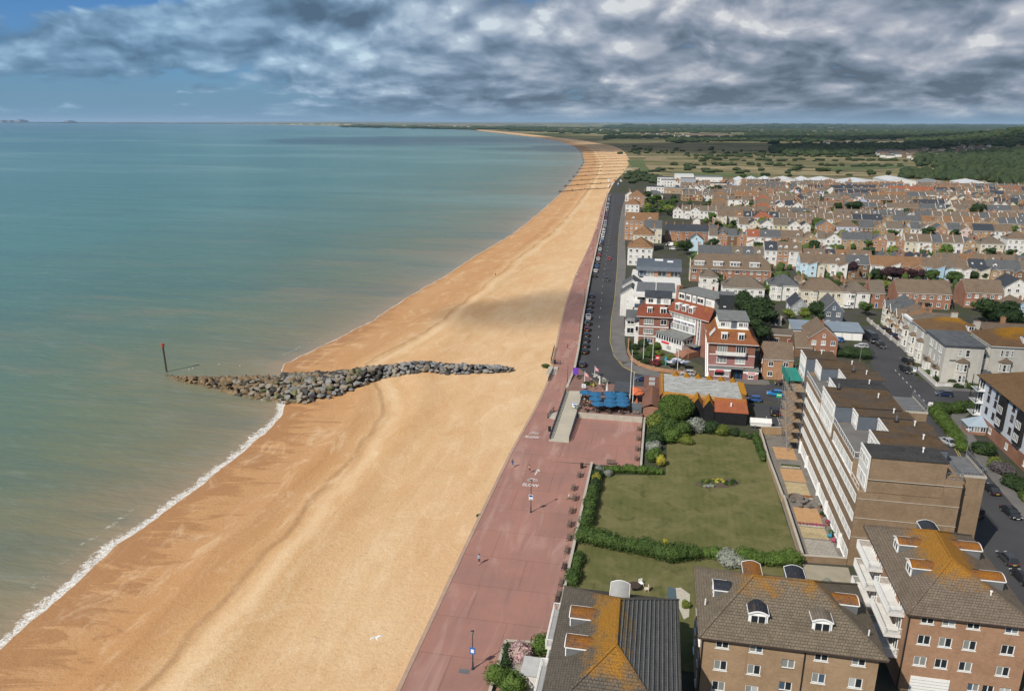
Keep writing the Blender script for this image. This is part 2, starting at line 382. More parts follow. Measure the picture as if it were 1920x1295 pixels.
def sand_mat():
 m,t,b=pmat('shingle'); p=_pos(t)
 at=t.new('ShaderNodeAttribute',attribute_name='shore'); d=at.outputs['Fac']
 x,y,z=t.xyz(p)
 big=t.noise(t.vmul(p,(1,.35,1)),.06,5,.6)
 col=t.mix(t.smooth(big,.35,.68),(.55,.325,.15),(.61,.415,.225))
 # long streaks parallel to the sea
 st=t.noise(t.comb(t.math('MULTIPLY',d,.22),t.math('MULTIPLY',y,.012),0),1.6,6,.65)
 col=t.mix(t.smooth(st,.46,.70,0,.38),col,(.52,.29,.115))
 st2=t.noise(t.comb(t.math('MULTIPLY',d,.5),t.math('MULTIPLY',y,.03),4.0),1.3,5,.6)
 col=t.mix(t.smooth(st2,.52,.75,0,.35),col,(.72,.52,.32))
 # scattered flint grain
 g=t.noise(p,2.6,4,.8); g2=t.noise(p,.55,5,.75)
 col=t.mix(t.smooth(g,.46,.66,0,.42),col,(.36,.19,.075))
 col=t.mix(t.smooth(g2,.55,.75,0,.35),col,(.78,.62,.42))
 # tide marks
 dd=t.math('ADD',d,t.math('MULTIPLY',t.math('SUBTRACT',t.noise(t.comb(t.math('MULTIPLY',y,.05),0,2),1,3,.5),.5),8.0))
 for c,wd,am in ((19.5,.9,.20),(27,1.2,.16),(44,.7,.12)):
  q=t.math('ABSOLUTE',t.math('SUBTRACT',dd,c)); col=t.mix(t.smooth(q,0,wd,am,0),col,(.27,.14,.06))
 # wet toe with fingers
 fing=t.noise(t.comb(t.math('MULTIPLY',d,.07),t.math('MULTIPLY',y,.30),1.0),1.0,7,.68,1.2)
 near=t.smooth(y,150,330,1,.18)
 reach=t.math('MULTIPLY',t.math('ADD',1.2,t.math('MULTIPLY',t.math('SUBTRACT',fing,.38),66.0)),near)
 reach=t.math('MAXIMUM',reach,t.math('MULTIPLY',near,1.3))
 wet=t.smooth(t.math('SUBTRACT',d,reach),-4.5,3.0,1,0)
 col=t.mix(t.math('MULTIPLY',wet,.85),col,(.215,.105,.042))
 dn=t.math('ADD',d,t.math('MULTIPLY',t.math('SUBTRACT',t.noise(t.comb(t.math('MULTIPLY',y,.018),0,3),1,4,.55),.5),12.0)); lower=t.smooth(dn,20,28,.66,0); col=t.mix(lower,col,(.43,.215,.088)); q=t.math('ABSOLUTE',t.math('SUBTRACT',dn,26.5)); col=t.mix(t.smooth(q,0,1.1,.42,0),col,(.25,.13,.06)); q=t.math('ABSOLUTE',t.math('SUBTRACT',dn,30.0)); col=t.mix(t.smooth(q,0,2.8,.45,0),col,(.72,.53,.33)); col=t.mix(t.smooth(d,26,60,0,.34),col,(.70,.50,.31)); pt=t.noise(t.vmul(p,(1,.5,1)),.16,6,.75,.8); col=t.mix(t.smooth(pt,.5,.68,0,.38),col,(.74,.56,.36)); col=t.mix(t.smooth(pt,.48,.34,0,.30),col,(.46,.26,.11)); fp=t.noise(p,1.1,5,.85,.6); col=t.mix(t.smooth(fp,.57,.68,0,.45),col,(.30,.17,.075))
 t.lk(col,b.inputs['Base Color'])
 t.lk(t.math('SUBTRACT',.9,t.math('MULTIPLY',wet,.35)),b.inputs['Roughness']); b.inputs['Specular IOR Level'].default_value=.25
 hb=t.math('ADD',t.noise(p,1.3,6,.75),t.math('MULTIPLY',st,.15)); addbump(t,b,hb,.55,.35)
 return m
def sea_mat():
 m,t,b=pmat('sea_water'); p=_pos(t); x,y,z=t.xyz(p)
 at=t.new('ShaderNodeAttribute',attribute_name='shore'); d=at.outputs['Fac']
 n=t.noise(t.vmul(p,(1,.45,1)),.012,5,.6,.5)
 dn=t.math('MULTIPLY',d,t.math('ADD',.45,t.math('MULTIPLY',n,1.15)))
 lg=t.math('DIVIDE',t.math('LOGARITHM',t.math('ADD',dn,6.0),10),4.0)
 col=t.ramp(lg,[(.19,(.29,.23,.15)),(.34,(.19,.175,.105)),(.44,(.135,.165,.098)),(.52,(.088,.160,.115)),(.62,(.072,.180,.152)),(.78,(.062,.172,.165)),(1,(.03,.10,.13))])
 far=t.noise(t.vmul(p,(.6,1.6,1)),.0016,4,.6)
 col=t.mix(t.smooth(far,.45,.65,0,.5),col,(.19,.32,.29)); swl=t.noise(t.vmul(p,(.12,.9,1)),.05,6,.7,.4); col=t.mix(t.smooth(swl,.42,.68,0,.42),col,(.05,.115,.115)); sw2=t.noise(t.vmul(p,(.3,1.4,1)),.22,5,.7); col=t.mix(t.smooth(sw2,.5,.72,0,.14),col,(.33,.37,.33))
 # sandy plume trails
 n2=t.noise(t.vmul(p,(.5,1.7,1)),.02,4,.6,.8)
 col=t.mix(t.math('MULTIPLY',t.smooth(n2,.5,.72,0,.45),t.smooth(d,20,260,1,0)),col,(.25,.19,.12))
 # shadowed trough of the breaking wave
 rip=t.math('ABSOLUTE',t.math('SUBTRACT',t.math('ADD',d,t.math('MULTIPLY',t.noise(t.comb(t.math('MULTIPLY',y,.03),0,0),1,2),9.0)),12.0))
 # foam
 fn=t.noise(t.vmul(p,(.8,.8,1)),.85,9,.78,1.1); fl=t.noise(t.comb(t.math('MULTIPLY',y,.06),0,9),1.0,4,.6)
 wid=t.math('MULTIPLY',t.math('MULTIPLY',t.math('ADD',t.math('MULTIPLY',fl,12.0),-2.6),t.smooth(y,168,188,1,.16)),1.0)
 wid=t.math('MAXIMUM',wid,.45)
 fd=t.math('DIVIDE',d,wid)
 f=t.smooth(t.math('SUBTRACT',t.math('ADD',fn,t.smooth(fd,0,1.15,.17,-.14)),0.0),.51,.60)
 f=t.math('MULTIPLY',f,t.smooth(fd,.9,1.3,1,0)); f=t.math('MULTIPLY',f,t.smooth(y,1300,2600,1,0))
 # thin broken crest further out
 l2=t.math('ABSOLUTE',t.math('SUBTRACT',t.math('ADD',d,t.math('MULTIPLY',fl,6.0)),9.0))
 f2=t.math('MULTIPLY',t.math('MULTIPLY',t.smooth(l2,0,.8,1,0),t.smooth(fn,.5,.62)),t.smooth(t.noise(t.comb(t.math('MULTIPLY',y,.025),0,5),1,2),.5,.58))
 f2=t.math('MULTIPLY',f2,t.smooth(y,170,250,.8,0))
 ff=t.math('MAXIMUM',f,f2)
 col=t.mix(t.math('MULTIPLY',t.smooth(d,0,7,.6,0),t.smooth(y,300,400,1,0)),col,(.30,.22,.14))
 lace=t.smooth(t.noise(t.vmul(p,(1.2,1.2,1)),1.6,7,.82,1.2),.40,.56,.10,1); col=t.mix(t.math('MULTIPLY',ff,lace),col,(.74,.72,.68))
 t.lk(col,b.inputs['Base Color'])
 t.lk(t.math('ADD',.24,t.math('MULTIPLY',ff,.5)),b.inputs['Roughness']); b.inputs['IOR'].default_value=1.33
 b.inputs['Specular IOR Level'].default_value=.32
 w=t.math('ADD',t.noise(t.vmul(p,(.35,1,1)),.55,5,.6,.3),t.math('MULTIPLY',t.noise(t.vmul(p,(.4,1,1)),.09,4,.6),1.6)); addbump(t,b,w,.55,.5)
 return m
def red_mat():
 m,t,b=pmat('red_tarmac'); p=_pos(t)
 col=t.mix(t.smooth(t.noise(p,.12,5,.6),.35,.68),(.355,.178,.138),(.295,.16,.13))
 s=t.noise(t.vmul(p,(1.2,.10,1)),.8,6,.7,.3); col=t.mix(t.smooth(s,.5,.72,0,.5),col,(.22,.13,.11)); st=t.noise(p,.33,7,.8,1.5); col=t.mix(t.smooth(st,.56,.70,0,.5),col,(.24,.17,.145)); st=t.noise(t.vmul(p,(.25,.06,1)),1.0,4,.6,1.0); col=t.mix(t.smooth(st,.5,.68,0,.5),col,(.45,.29,.24))
 s3=t.noise(t.vmul(p,(.5,.5,1)),.5,6,.75,1.2); col=t.mix(t.smooth(s3,.55,.72,0,.3),col,(.43,.24,.20))
 g=t.noise(p,9,3,.7); col=t.mix(t.smooth(g,.4,.7,0,.25),col,(.2,.11,.1))
 uv=t.new('ShaderNodeTexCoord').outputs['UV']
 br=t.new('ShaderNodeTexBrick'); t.lk(uv,br.inputs['Vector']); br.inputs['Scale'].default_value=1; br.inputs['Brick Width'].default_value=11.3; br.inputs['Row Height'].default_value=7.7; br.inputs['Mortar Size'].default_value=.035
 br.inputs['Color1'].default_value=(1,1,1,1); br.inputs['Color2'].default_value=(.93,.93,.93,1); br.inputs['Mortar'].default_value=(.55,.55,.55,1); br.inputs['Bias'].default_value=0
 col=t.mix(1.0,col,br.outputs[0],'MULTIPLY')
 t.lk(col,b.inputs['Base Color']); b.inputs['Roughness'].default_value=.85; b.inputs['Specular IOR Level'].default_value=.25; addbump(t,b,g,.25,.03)
 return m
def grass_mat(name,c1,c2,c3):
 m,t,b=pmat(name); p=_pos(t)
 col=t.mix(t.smooth(t.noise(p,.11,5,.65),.35,.65),c1,c2)
 col=t.mix(t.smooth(t.noise(p,.16,6,.7,.8),.42,.64,0,.85),col,c3); col=t.mix(t.smooth(t.noise(t.vadd(p,(40,9,0)),.28,6,.75,.5),.52,.68,0,.7),col,tuple(x*.62 for x in c1))
 g=t.noise(p,6,4,.8); col=t.mix(t.smooth(g,.4,.7,0,.4),col,tuple(x*.55 for x in c1))
 w=t.new('ShaderNodeTexWave'); t.lk(p,w.inputs['Vector']); w.bands_direction='X'; w.inputs['Scale'].default_value=.26; w.inputs['Distortion'].default_value=1.5
 col=t.mix(t.math('MULTIPLY',w.outputs[1],.12),col,c3)
 t.lk(col,b.inputs['Base Color']); b.inputs['Roughness'].default_value=.95; b.inputs['Specular IOR Level'].default_value=.1; addbump(t,b,g,.6,.12)
 return m
def land_mat():
 m,t,b=pmat('land'); p=_pos(t); x,y,z=t.xyz(p)
 # grazing marsh near the town, ploughed and cut fields further off
 q=t.vmul(p,(.0035,.0026,0))
 vo=t.new('ShaderNodeTexVoronoi'); vo.feature='F1'; vo.distance='CHEBYCHEV'; vo.inputs['Scale'].default_value=1.0; vo.inputs['Randomness'].default_value=.85; t.lk(t.vadd(q,t.vmul(t.comb(t.noise(p,.0012,2),t.noise(p,.0017,2),0),(1.2,1.2,0))),vo.inputs['Vector'])
 r,g,bb=t.xyz(vo.outputs['Color'])
 fields=t.ramp(r,[(0,(.10,.115,.045)),(.16,(.14,.14,.06)),(.3,(.30,.25,.13)),(.42,(.09,.11,.045)),(.52,(.42,.35,.19)),(.66,(.12,.13,.055)),(.78,(.34,.28,.15)),(.9,(.48,.40,.23))],'CONSTANT')
 e=t.new('ShaderNodeTexVoronoi'); e.feature='DISTANCE_TO_EDGE'; e.inputs['Scale'].default_value=1.0; e.inputs['Randomness'].default_value=.85; t.lk(t.vmul(p,(.003,.0022,0)),e.inputs['Vector'])
 marsh=t.mix(t.smooth(t.noise(t.vmul(p,(.35,2.2,1)),.006,6,.7),.4,.6),(.105,.112,.048),(.165,.145,.075))
 marsh=t.mix(t.smooth(t.noise(t.vmul(p,(.2,2.2,1)),.009,5,.7,.5),.48,.60,0,.85),marsh,(.36,.29,.175))
 marsh=t.mix(t.smooth(t.noise(t.vmul(p,(.5,1.4,1)),.016,5,.75),.5,.6,0,.75),marsh,(.045,.05,.022))
 fields=t.mix(1.0,fields,(.62,.66,.66),'MULTIPLY'); far=t.smooth(y,2600,4200)
 col=t.mix(far,marsh,fields)
 col=t.mix(t.smooth(t.noise(p,.08,5,.7),.45,.7,0,.4),col,(.06,.06,.03))
 town=t.smooth(y,930,1010,1,0)
 tw=t.mix(t.smooth(t.noise(p,.07,5,.7),.42,.6),(.068,.064,.056),(.05,.06,.028))
 col=t.mix(town,col,tw)
 t.lk(col,b.inputs['Base Color']); b.inputs['Roughness'].default_value=.95; b.inputs['Specular IOR Level'].default_value=.1
 return m
def land_h(u,v):
 # wooded hill behind the town on the inland side, far downs on the horizon
 h=74*math.exp(-((u-1330)/235)**2-((v-2500)/800)**2)+30*math.exp(-((u-830)/110)**2-((v-1560)/300)**2)
 h+=85*math.exp(-((u-2600)/900)**2-((v-3600)/1500)**2)
 if v>9000:
  a=math.atan2(u,v); h+= (v/20000)**1.2*(34+26*mnoise.noise((a*9,2.2,0))+14*mnoise.noise((a*33,5,0))) * (1/(1+math.exp(-(v-14000)/1500)))*(1 if a>-.42 else max(0,1+(a+.42)*9))
 return h
def build_setting():
 st=stations()
 # beach
 rows=[];at=[]
 ts=[-.02]+[i/46 for i in range(0,47)]+[1.06,1.2,1.6]
 for v in st:
  w=interp(WALLW,v); s=interp(SHORE,v)+wob(v); r=[];a=[]
  for t in ts:
   u=w+(s-w)*t; d=(u-s)
   z=beach_z(v,t,d,w) if t<=1 else SEAZ-(t-1)*6
   if t<0: z=-.35
   r.append((u,v,z)); a.append(d)
  rows.append(r); at.append(a)
 props(gridmesh('beach',rows,sand_mat(),at),'orange shingle beach sloping from the promenade down to the sea',kind='structure')
 # sea
 rows=[];at=[]
 ds=[-3,0,.6,1.2,2,3,4.5,6,8,11,15,20,28,40,60,90,130,200,300,450,700,1100,1800,3000,5000,9000,16000,30000,70000]
 for v in [-4000,-1500,-400]+st+[90000]:
  s=interp(SHORE,v)+wob(v)
  rows.append([(s-d,v,SEAZ) for d in ds]); at.append([d for d in ds])
 props(gridmesh('sea',rows,sea_mat(),at),'calm green blue sea with a thin line of foam at the shore',kind='structure')
 # land
 rows=[]; offs=[0,6,15,30,60,100,160,240,340,460,600,760,900,1000,1100,1200,1300,1350,1400,1450,1550,1700,1900,2200,2600,3200,4000,5500,8000,12000,20000,40000,90000]
 vs=[-400,-100,0,50,100,150,200,300,400,500,600,700,800,900,1000,1100,1200,1300,1400,1500,1650,1800,2000,2200,2400,2700,3000,3400,3900,4400,5000,6000,7500,9000,11000,13000,14500,16000,18000,20000,24000,34000,60000,90000]
 for v in vs:
  w=interp(WALLW,v)+(.3 if v<800 else 0)
  rows.append([(w+o,v,-.05+(land_h(w+o,v) if o>0 else 0)) for o in offs])
 props(gridmesh('land',rows,land_mat()),'flat coastal land with marsh and fields reaching the horizon',kind='structure')
 red=red_mat()
 # promenade (sheet above the land), red surfaced, with the square in front of the cafe
 vs=[-30,30,60,90,109,138,146,161.3,166,176,184,195,208,220,234,250,272,300,323,370,425,470,508,560,609,680,745]
 b=MB()
 for a,c in zip(vs[:-1],vs[1:]):
  b.poly([(interp(WALLW,a),a,0),(interp(ROADW,a)+.0,a,0),(interp(ROADW,c)+.0,c,0),(interp(WALLW,c),c,0)])
 b.poly([(-20.6,-30,.006),(-9.9,-30,.006),(-10.2,136.1,.006),(-20.6,136.1,.006)])
 b.poly([(-20.6,136,.010),(-.9,136.8,.010),(-1.1,161.9,.010),(-20.6,161.9,.010)])
 props(b.build('promenade',red),'wide red surfaced promenade beside the beach',kind='structure')
 b=MB()
 for a,c in zip(vs[:-1],vs[1:]):
  w0,w1=interp(WALLW,a),interp(WALLW,c)
  b.ext([(w0-.55,a),(w0,a),(w1,c),(w1-.55,c)],-1.2,.06)
 props(b.build('promenade_kerb',MN('kerb_pink',(.44,.30,.22),(.36,.25,.19),.5,.9)),'pale concrete kerb along the beach edge',kind='structure')
 # road with bend and the streets behind
 b=MB()
 rv=[192,197,205,212,225,250,285,325,353,400,438,509,560,610,680,745]
 east=[(195,-3),(201.5,-7.9),(211,-10.7),(225,-12.3),(251,-13.9),(285,-14.8),(353,-17.8),(438,-22.2),(509,-25.5),(610,-29),(732,-31.4),(745,-31.6)]
 for a,c in zip(rv[:-1],rv[1:]):
  b.poly([(interp(ROADW,a)+.6,a,.02),(interp(east,a),a,.02),(interp(east,c),c,.02),(interp(ROADW,c)+.6,c,.02)])
 b.poly([(-19.4,192.0,.024),(-15,186,.024),(-13.5,182.5,.024),(-1,185.2,.024),(22.3,184.6,.024),(31,180,.024),(31,193.5,.024),(15,192.4,.024),(3.2,192.6,.024),(-3,195,.024),(-7.2,201,.024),(-19.4,201,.024)])
 b.poly([(30,181,.02),(56,182,.02),(56,196,.02),(31,193.5,.02)])
 b.poly([(56,184,.02),(72,184,.02),(72,204,.02),(60,206,.02),(56,196,.02)])
 b.poly([(72,184.5,.02),(140,190,.02),(140,199,.02),(72,197.5,.02)])
 b.poly([(60,206,.02),(70.5,204,.02),(71.5,222,.02),(80,246,.02),(66,243,.02),(61,214,.02)])  # street going inland
 b.poly([(66,243,.02),(80,246,.02),(81,262,.02),(58,262,.02),(52,250,.02)])
 b.poly([(56,184,.02),(50.5,150,.02),(50.5,60,.02),(62,60,.02),(65.5,150,.02),(69,178,.02),(72,184.5,.02)])
 b.poly([(25,163.5,.02),(31.5,164,.02),(31.5,178,.02),(25,178,.02)])
 props(b.build('road',asph),'grey asphalt seafront road bending inland past the hotel',kind='structure')
 b=MB()
 pv=[(195,-3,3.2,196.6),]
 pe=[(201,-4.2),(214.6,-7.5),(285,-11.4),(353,-13.8),(439,-18.5),(609,-25.5),(733,-26.4),(745,-26.6)]
 for a,c in zip(rv[2:-1],rv[3:]):
  b.ext([(interp(east,a),a),(interp(pe,a),a),(interp(pe,c),c),(interp(east,c),c)],-.1,.14)
 b.ext([(-7.9,201.5),(-3,195),(3.2,192.6),(15,192.2),(31,193.2),(31,196.5),(15.7,195.6),(3.2,196.6),(-4.2,202.2),(-5,206)],-.1,.13)
 b.ext([(31.8,164),(55.9,164),(56,183.8),(31.8,180)],-.1,.10)
 b.ext([(65.6,150),(69.2,178),(72.2,184.2),(140,189.5),(140,186.5),(75,182),(71.5,177),(68,150),(64.5,60),(62.1,60)],-.1,.13)
 b.ext([(72.2,197.8),(140,199.2),(140,201),(73,200),(72.5,222),(71.7,222)],-.1,.13)
 props(b.build('pavement',pave),'grey pavement with kerb beside the roads',kind='structure')
 # painted lines
 yl=MN('yellow_line',(.52,.40,.12),(.42,.32,.1),1.5,.8); wl=MN('white_line',(.62,.62,.60),(.5,.5,.5),1.5,.8)
 b=MB()
 lp=[(-3,195.4),(-6.6,200.2),(-9.7,210),(-11.9,225),(-13.3,251),(-14.2,285),(-17.2,353),(-21.6,438),(-24.9,509),(-28.4,610),(-30.8,732)]
 for off in (-.35,-.75):
  for (a,c) in zip(lp[:-1],lp[1:]): b.bar((a[0]+off,a[1],.042),(c[0]+off,c[1],.042),.16,0,.012)
 for off in (.3,.7):
  for (a,c) in zip([(3,193),(15,192.8),(30,193.6)][:-1],[(15,192.8),(30,193.6)]): b.bar((a[0],a[1]-off,.042),(c[0],c[1]-off,.042),.14,0,.012)
  b.bar((63.2-off,150,.042),(66.7-off,176,.042),.14,0,.012); b.bar((66.7-off,176,.042),(69.6-off,183.6,.042),.14,0,.012)
 for k in range(9): b.bar((66.6+.0*k,184.5+k*3.4,.042),(66.7,186+k*3.4,.042),.15,1,.012)
 for k in range(40):
  v=215+k*13; b.bar((interp(ROADW,v)+5.6,v,.042),(interp(ROADW,v+2)+5.6,v+2,.042),.14,1,.012)
 tri=[(65.2,181.2),(67.2,181.2),(66.2,184)]
 for i in range(3): b.bar((*tri[i],.042),(*tri[(i+1)%3],.042),.22,1,.012)
 for x in (27.2,29.6): b.bar((x,165,.042),(x,170,.042),.1,1,.012)
 props(b.build('road_markings',[yl,wl]),kind='structure')
build_setting()
# ---------------------------------------------------------------- building kit
FRZ={'S':0.0,'W':-math.pi/2,'N':math.pi,'E':math.pi/2}     # S faces the camera side (-v), W faces the sea (-u)
_WM={}
def win_mesh(w,h,nx=2,ny=1,sill=True,pane=True,depth=.09,fw=.085):
 k=(round(w,2),round(h,2),nx,ny,sill,pane)
 if k in _WM: return _WM[k]
 b=MB(); d=depth
 b.box(-w/2,-d,0,-w/2+fw,.0,h,0); b.box(w/2-fw,-d,0,w/2,.0,h,0)
 b.box(-w/2+fw,-d,h-fw,w/2-fw,0,h,0); b.box(-w/2+fw,-d,0,w/2-fw,0,fw,0)
 for i in range(1,nx):
  x=-w/2+w*i/nx; b.box(x-fw*.5,-d*.9,fw,x+fw*.5,0,h-fw,0)
 for j in range(1,ny):
  z=h*j/ny; b.box(-w/2+fw,-d*.8,z-fw*.35,w/2-fw,0,z+fw*.35,0)
 if sill: b.box(-w/2-.08,-d-.1,-.09,w/2+.08,0,0,0)
 if pane: b.poly([(-w/2+fw,-.02,fw),(w/2-fw,-.02,fw),(w/2-fw,-.02,h-fw),(-w/2+fw,-.02,h-fw)],1)
 me=b.mesh('window',[white2,P_D] if pane else [white2]); _WM[k]=me; return me
_PM={}
def pane_mesh(w,h):
 k=(round(w,2),round(h,2))
 if k not in _PM:
  b=MB(); b.box(-w/2,-.03,0,w/2,-.015,h,0); _PM[k]=b.mesh('pane',[P_D])
 return _PM[k]
def rpane(): return random.choice([P_D,P_D,P_D,P_M,P_M,P_L,P_B])
def loc_in(parent,x,y,z):
 o=ORG.get(parent.name) or Vector((0,0,0)); return (x-o[0],y-o[1],z-o[2])
def window(parent,x,y,z,face='S',w=1.2,h=1.2,nx=2,ny=1,pane=None,frame=None,split=False,name='window',sill=True):
 """x,y,z: middle of the sill on the wall plane"""
 rz=FRZ[face] if isinstance(face,str) else face
 me=win_mesh(w,h,nx,ny,sill,not split)
 o=link(name,me,parent,loc_in(parent,x,y,z),rz)
 if split:
  n=nx; pw=(w-.07)/n-.07
  for i in range(n):
   link('pane',pane_mesh(pw,h-.14),o,(-w/2+.07+(pw/2)+i*(pw+.07),0,.07),0,[pane or rpane()])
 else:
  o.material_slots[1].link='OBJECT'; o.material_slots[1].material=pane or rpane()
 if frame: o.material_slots[0].link='OBJECT'; o.material_slots[0].material=frame
 return o
def chimney(parent,x,y,z0,z1,w=.9,d=.6,mat=None,pots=2):
 b=MB(); b.box(x-w/2,y-d/2,z0,x+w/2,y+d/2,z1,0); b.box(x-w/2-.06,y-d/2-.06,z1,x+w/2+.06,y+d/2+.06,z1+.12,0)
 for i in range(pots):
  px=x+(i-(pots-1)/2)*(w*.8/max(1,pots)); b.cyl(px,y,z1+.12,z1+.55,.13,6,1,.10)
 return b.build('chimney',[mat or BR_O,MN('clay_pot',(.34,.15,.08),(.28,.13,.07),3,.8)],parent)
def hip_pts(u0,v0,u1,v1,z,ra,rb,zr):
 A,B,C,D=(u0,v0,z),(u1,v0,z),(u1,v1,z),(u0,v1,z); P=(ra[0],ra[1],zr); Q=(rb[0],rb[1],zr)
 return A,B,C,D,P,Q
def hip_roof(name,mat,parent,u0,v0,u1,v1,z,zr,axis='u',inset=None,trim=None,t=.2,kw={}):
 inset=(min(u1-u0,v1-v0)/2) if inset is None else inset
 b=MB()
 if axis=='u':
  c=(v0+v1)/2; P=(u0+inset,c,zr); Q=(u1-inset,c,zr)
  A,B_,C,D=(u0,v0,z),(u1,v0,z),(u1,v1,z),(u0,v1,z)
  fs=[[A,B_,Q,P],[C,D,P,Q],[D,A,P],[B_,C,Q]]; hips=[(A,P),(D,P),(B_,Q),(C,Q),(P,Q)]
 else:
  c=(u0+u1)/2; P=(c,v0+inset,zr); Q=(c,v1-inset,zr)
  A,B_,C,D=(u0,v0,z),(u1,v0,z),(u1,v1,z),(u0,v1,z)
  fs=[[A,B_,P],[B_,C,Q,P],[C,D,Q],[D,A,P,Q]]; hips=[(A,P),(B_,P),(C,Q),(D,Q),(P,Q)]
 for f in fs: b.slab(f,t,0,1)
 for p,q in hips:
  if (Vector(p)-Vector(q)).length>.1: b.bar((p[0],p[1],p[2]+.04),(q[0],q[1],q[2]+.04),.28,0,.12)
 r=b.build(name,[mat,trim or white2],parent,**kw); return r
def gable_body(b,u0,v0,u1,v1,z0,z1,zr,axis='u',m=0):
 """walls with gable ends; ridge along axis"""
 b.box(u0,v0,z0,u1,v1,z1,m)
 e=.12
 if axis=='u':
  c=(v0+v1)/2
  for x0,x1 in ((u0,u0+.25),(u1-.25,u1)):
   i=len(b.v); b.v+=[(x0,v0,z1),(x0,v1,z1),(x0,c,zr-e),(x1,v0,z1),(x1,v1,z1),(x1,c,zr-e)]
   b.f+=[(i,i+2,i+1),(i+3,i+4,i+5),(i,i+3,i+5,i+2),(i+1,i+2,i+5,i+4)]; b.m+=[m]*4
 else:
  c=(u0+u1)/2
  for y0,y1 in ((v0,v0+.25),(v1-.25,v1)):
   i=len(b.v); b.v+=[(u0,y0,z1),(u1,y0,z1),(c,y0,zr-e),(u0,y1,z1),(u1,y1,z1),(c,y1,zr-e)]
   b.f+=[(i,i+1,i+2),(i+3,i+5,i+4),(i,i+2,i+5,i+3),(i+1,i+4,i+5,i+2)]; b.m+=[m]*4
def gable_roof(name,mat,parent,u0,v0,u1,v1,z1,zr,axis='u',ov=.3,barge=0.0,trim=None,t=.16,parapet=False,pm=None):
 b=MB()
 if axis=='u':
  c=(v0+v1)/2; k=(zr-z1)/((v1-v0)/2); zz=z1-ov*k; g=barge
  b.slab([(u0-g,v0-ov,zz),(u1+g,v0-ov,zz),(u1+g,c,zr),(u0-g,c,zr)],t,0,1)
  b.slab([(u0-g,c,zr),(u1+g,c,zr),(u1+g,v1+ov,zz),(u0-g,v1+ov,zz)],t,0,1)
  b.bar((u0-g,c,zr+.04),(u1+g,c,zr+.04),.26,0,.12)
  if parapet:
   for x in (u0,u1):
    b.bar((x,v0-.1,z1+.12),(x,c,zr+.2),.28,2,.3); b.bar((x,c,zr+.2),(x,v1+.1,z1+.12),.28,2,.3)
 else:
  c=(u0+u1)/2; k=(zr-z1)/((u1-u0)/2); zz=z1-ov*k; g=barge
  b.slab([(u0-ov,v0-g,zz),(c,v0-g,zr),(c,v1+g,zr),(u0-ov,v1+g,zz)],t,0,1)
  b.slab([(c,v0-g,zr),(u1+ov,v0-g,zz),(u1+ov,v1+g,zz),(c,v1+g,zr)],t,0,1)
  b.bar((c,v0-g,zr+.04),(c,v1+g,zr+.04),.26,0,.12)
  b.bar((u0-ov,v0-g-.02,zz-.02),(c,v0-g-.02,zr-.02),.05,1,.22); b.bar((c,v0-g-.02,zr-.02),(u1+ov,v0-g-.02,zz-.02),.05,1,.22)
 return b.build(name,[mat,trim or white2,pm or white],parent)
def gable_dormer(parent,u,v,z,w=1.6,h=1.3,d=2.0,rm=None,wm=None,face='S',roof='gable'):
 """small dormer standing on a slope, front at v, facing the camera side"""
 b=MB()
 if face=='S':
  b.box(u-w/2,v,z-.5,u+w/2,v+d,z+h,0)
  if roof=='gable':
   b.slab([(u-w/2-.15,v-.15,z+h-.05),(u,v-.15,z+h+w*.42),(u,v+d+1.2,z+h+w*.42),(u-w/2-.15,v+d+.6,z+h-.05)],.1,1,2)
   b.slab([(u,v-.15,z+h+w*.42),(u+w/2+.15,v-.15,z+h-.05),(u+w/2+.15,v+d+.6,z+h-.05),(u,v+d+1.2,z+h+w*.42)],.1,1,2)
   b.poly([(u-w/2,v-.01,z+h),(u+w/2,v-.01,z+h),(u,v-.01,z+h+w*.38)],0)
  else:
   b.box(u-w/2-.12,v-.15,z+h,u+w/2+.12,v+d+.4,z+h+.14,1)
 dd=b.build('dormer',[wm or white2,rm or T_SL,white2],parent)
 window(dd,u,v-.01,z+.12,face,w*.8,h-.25,2,1,sill=False)
 return dd
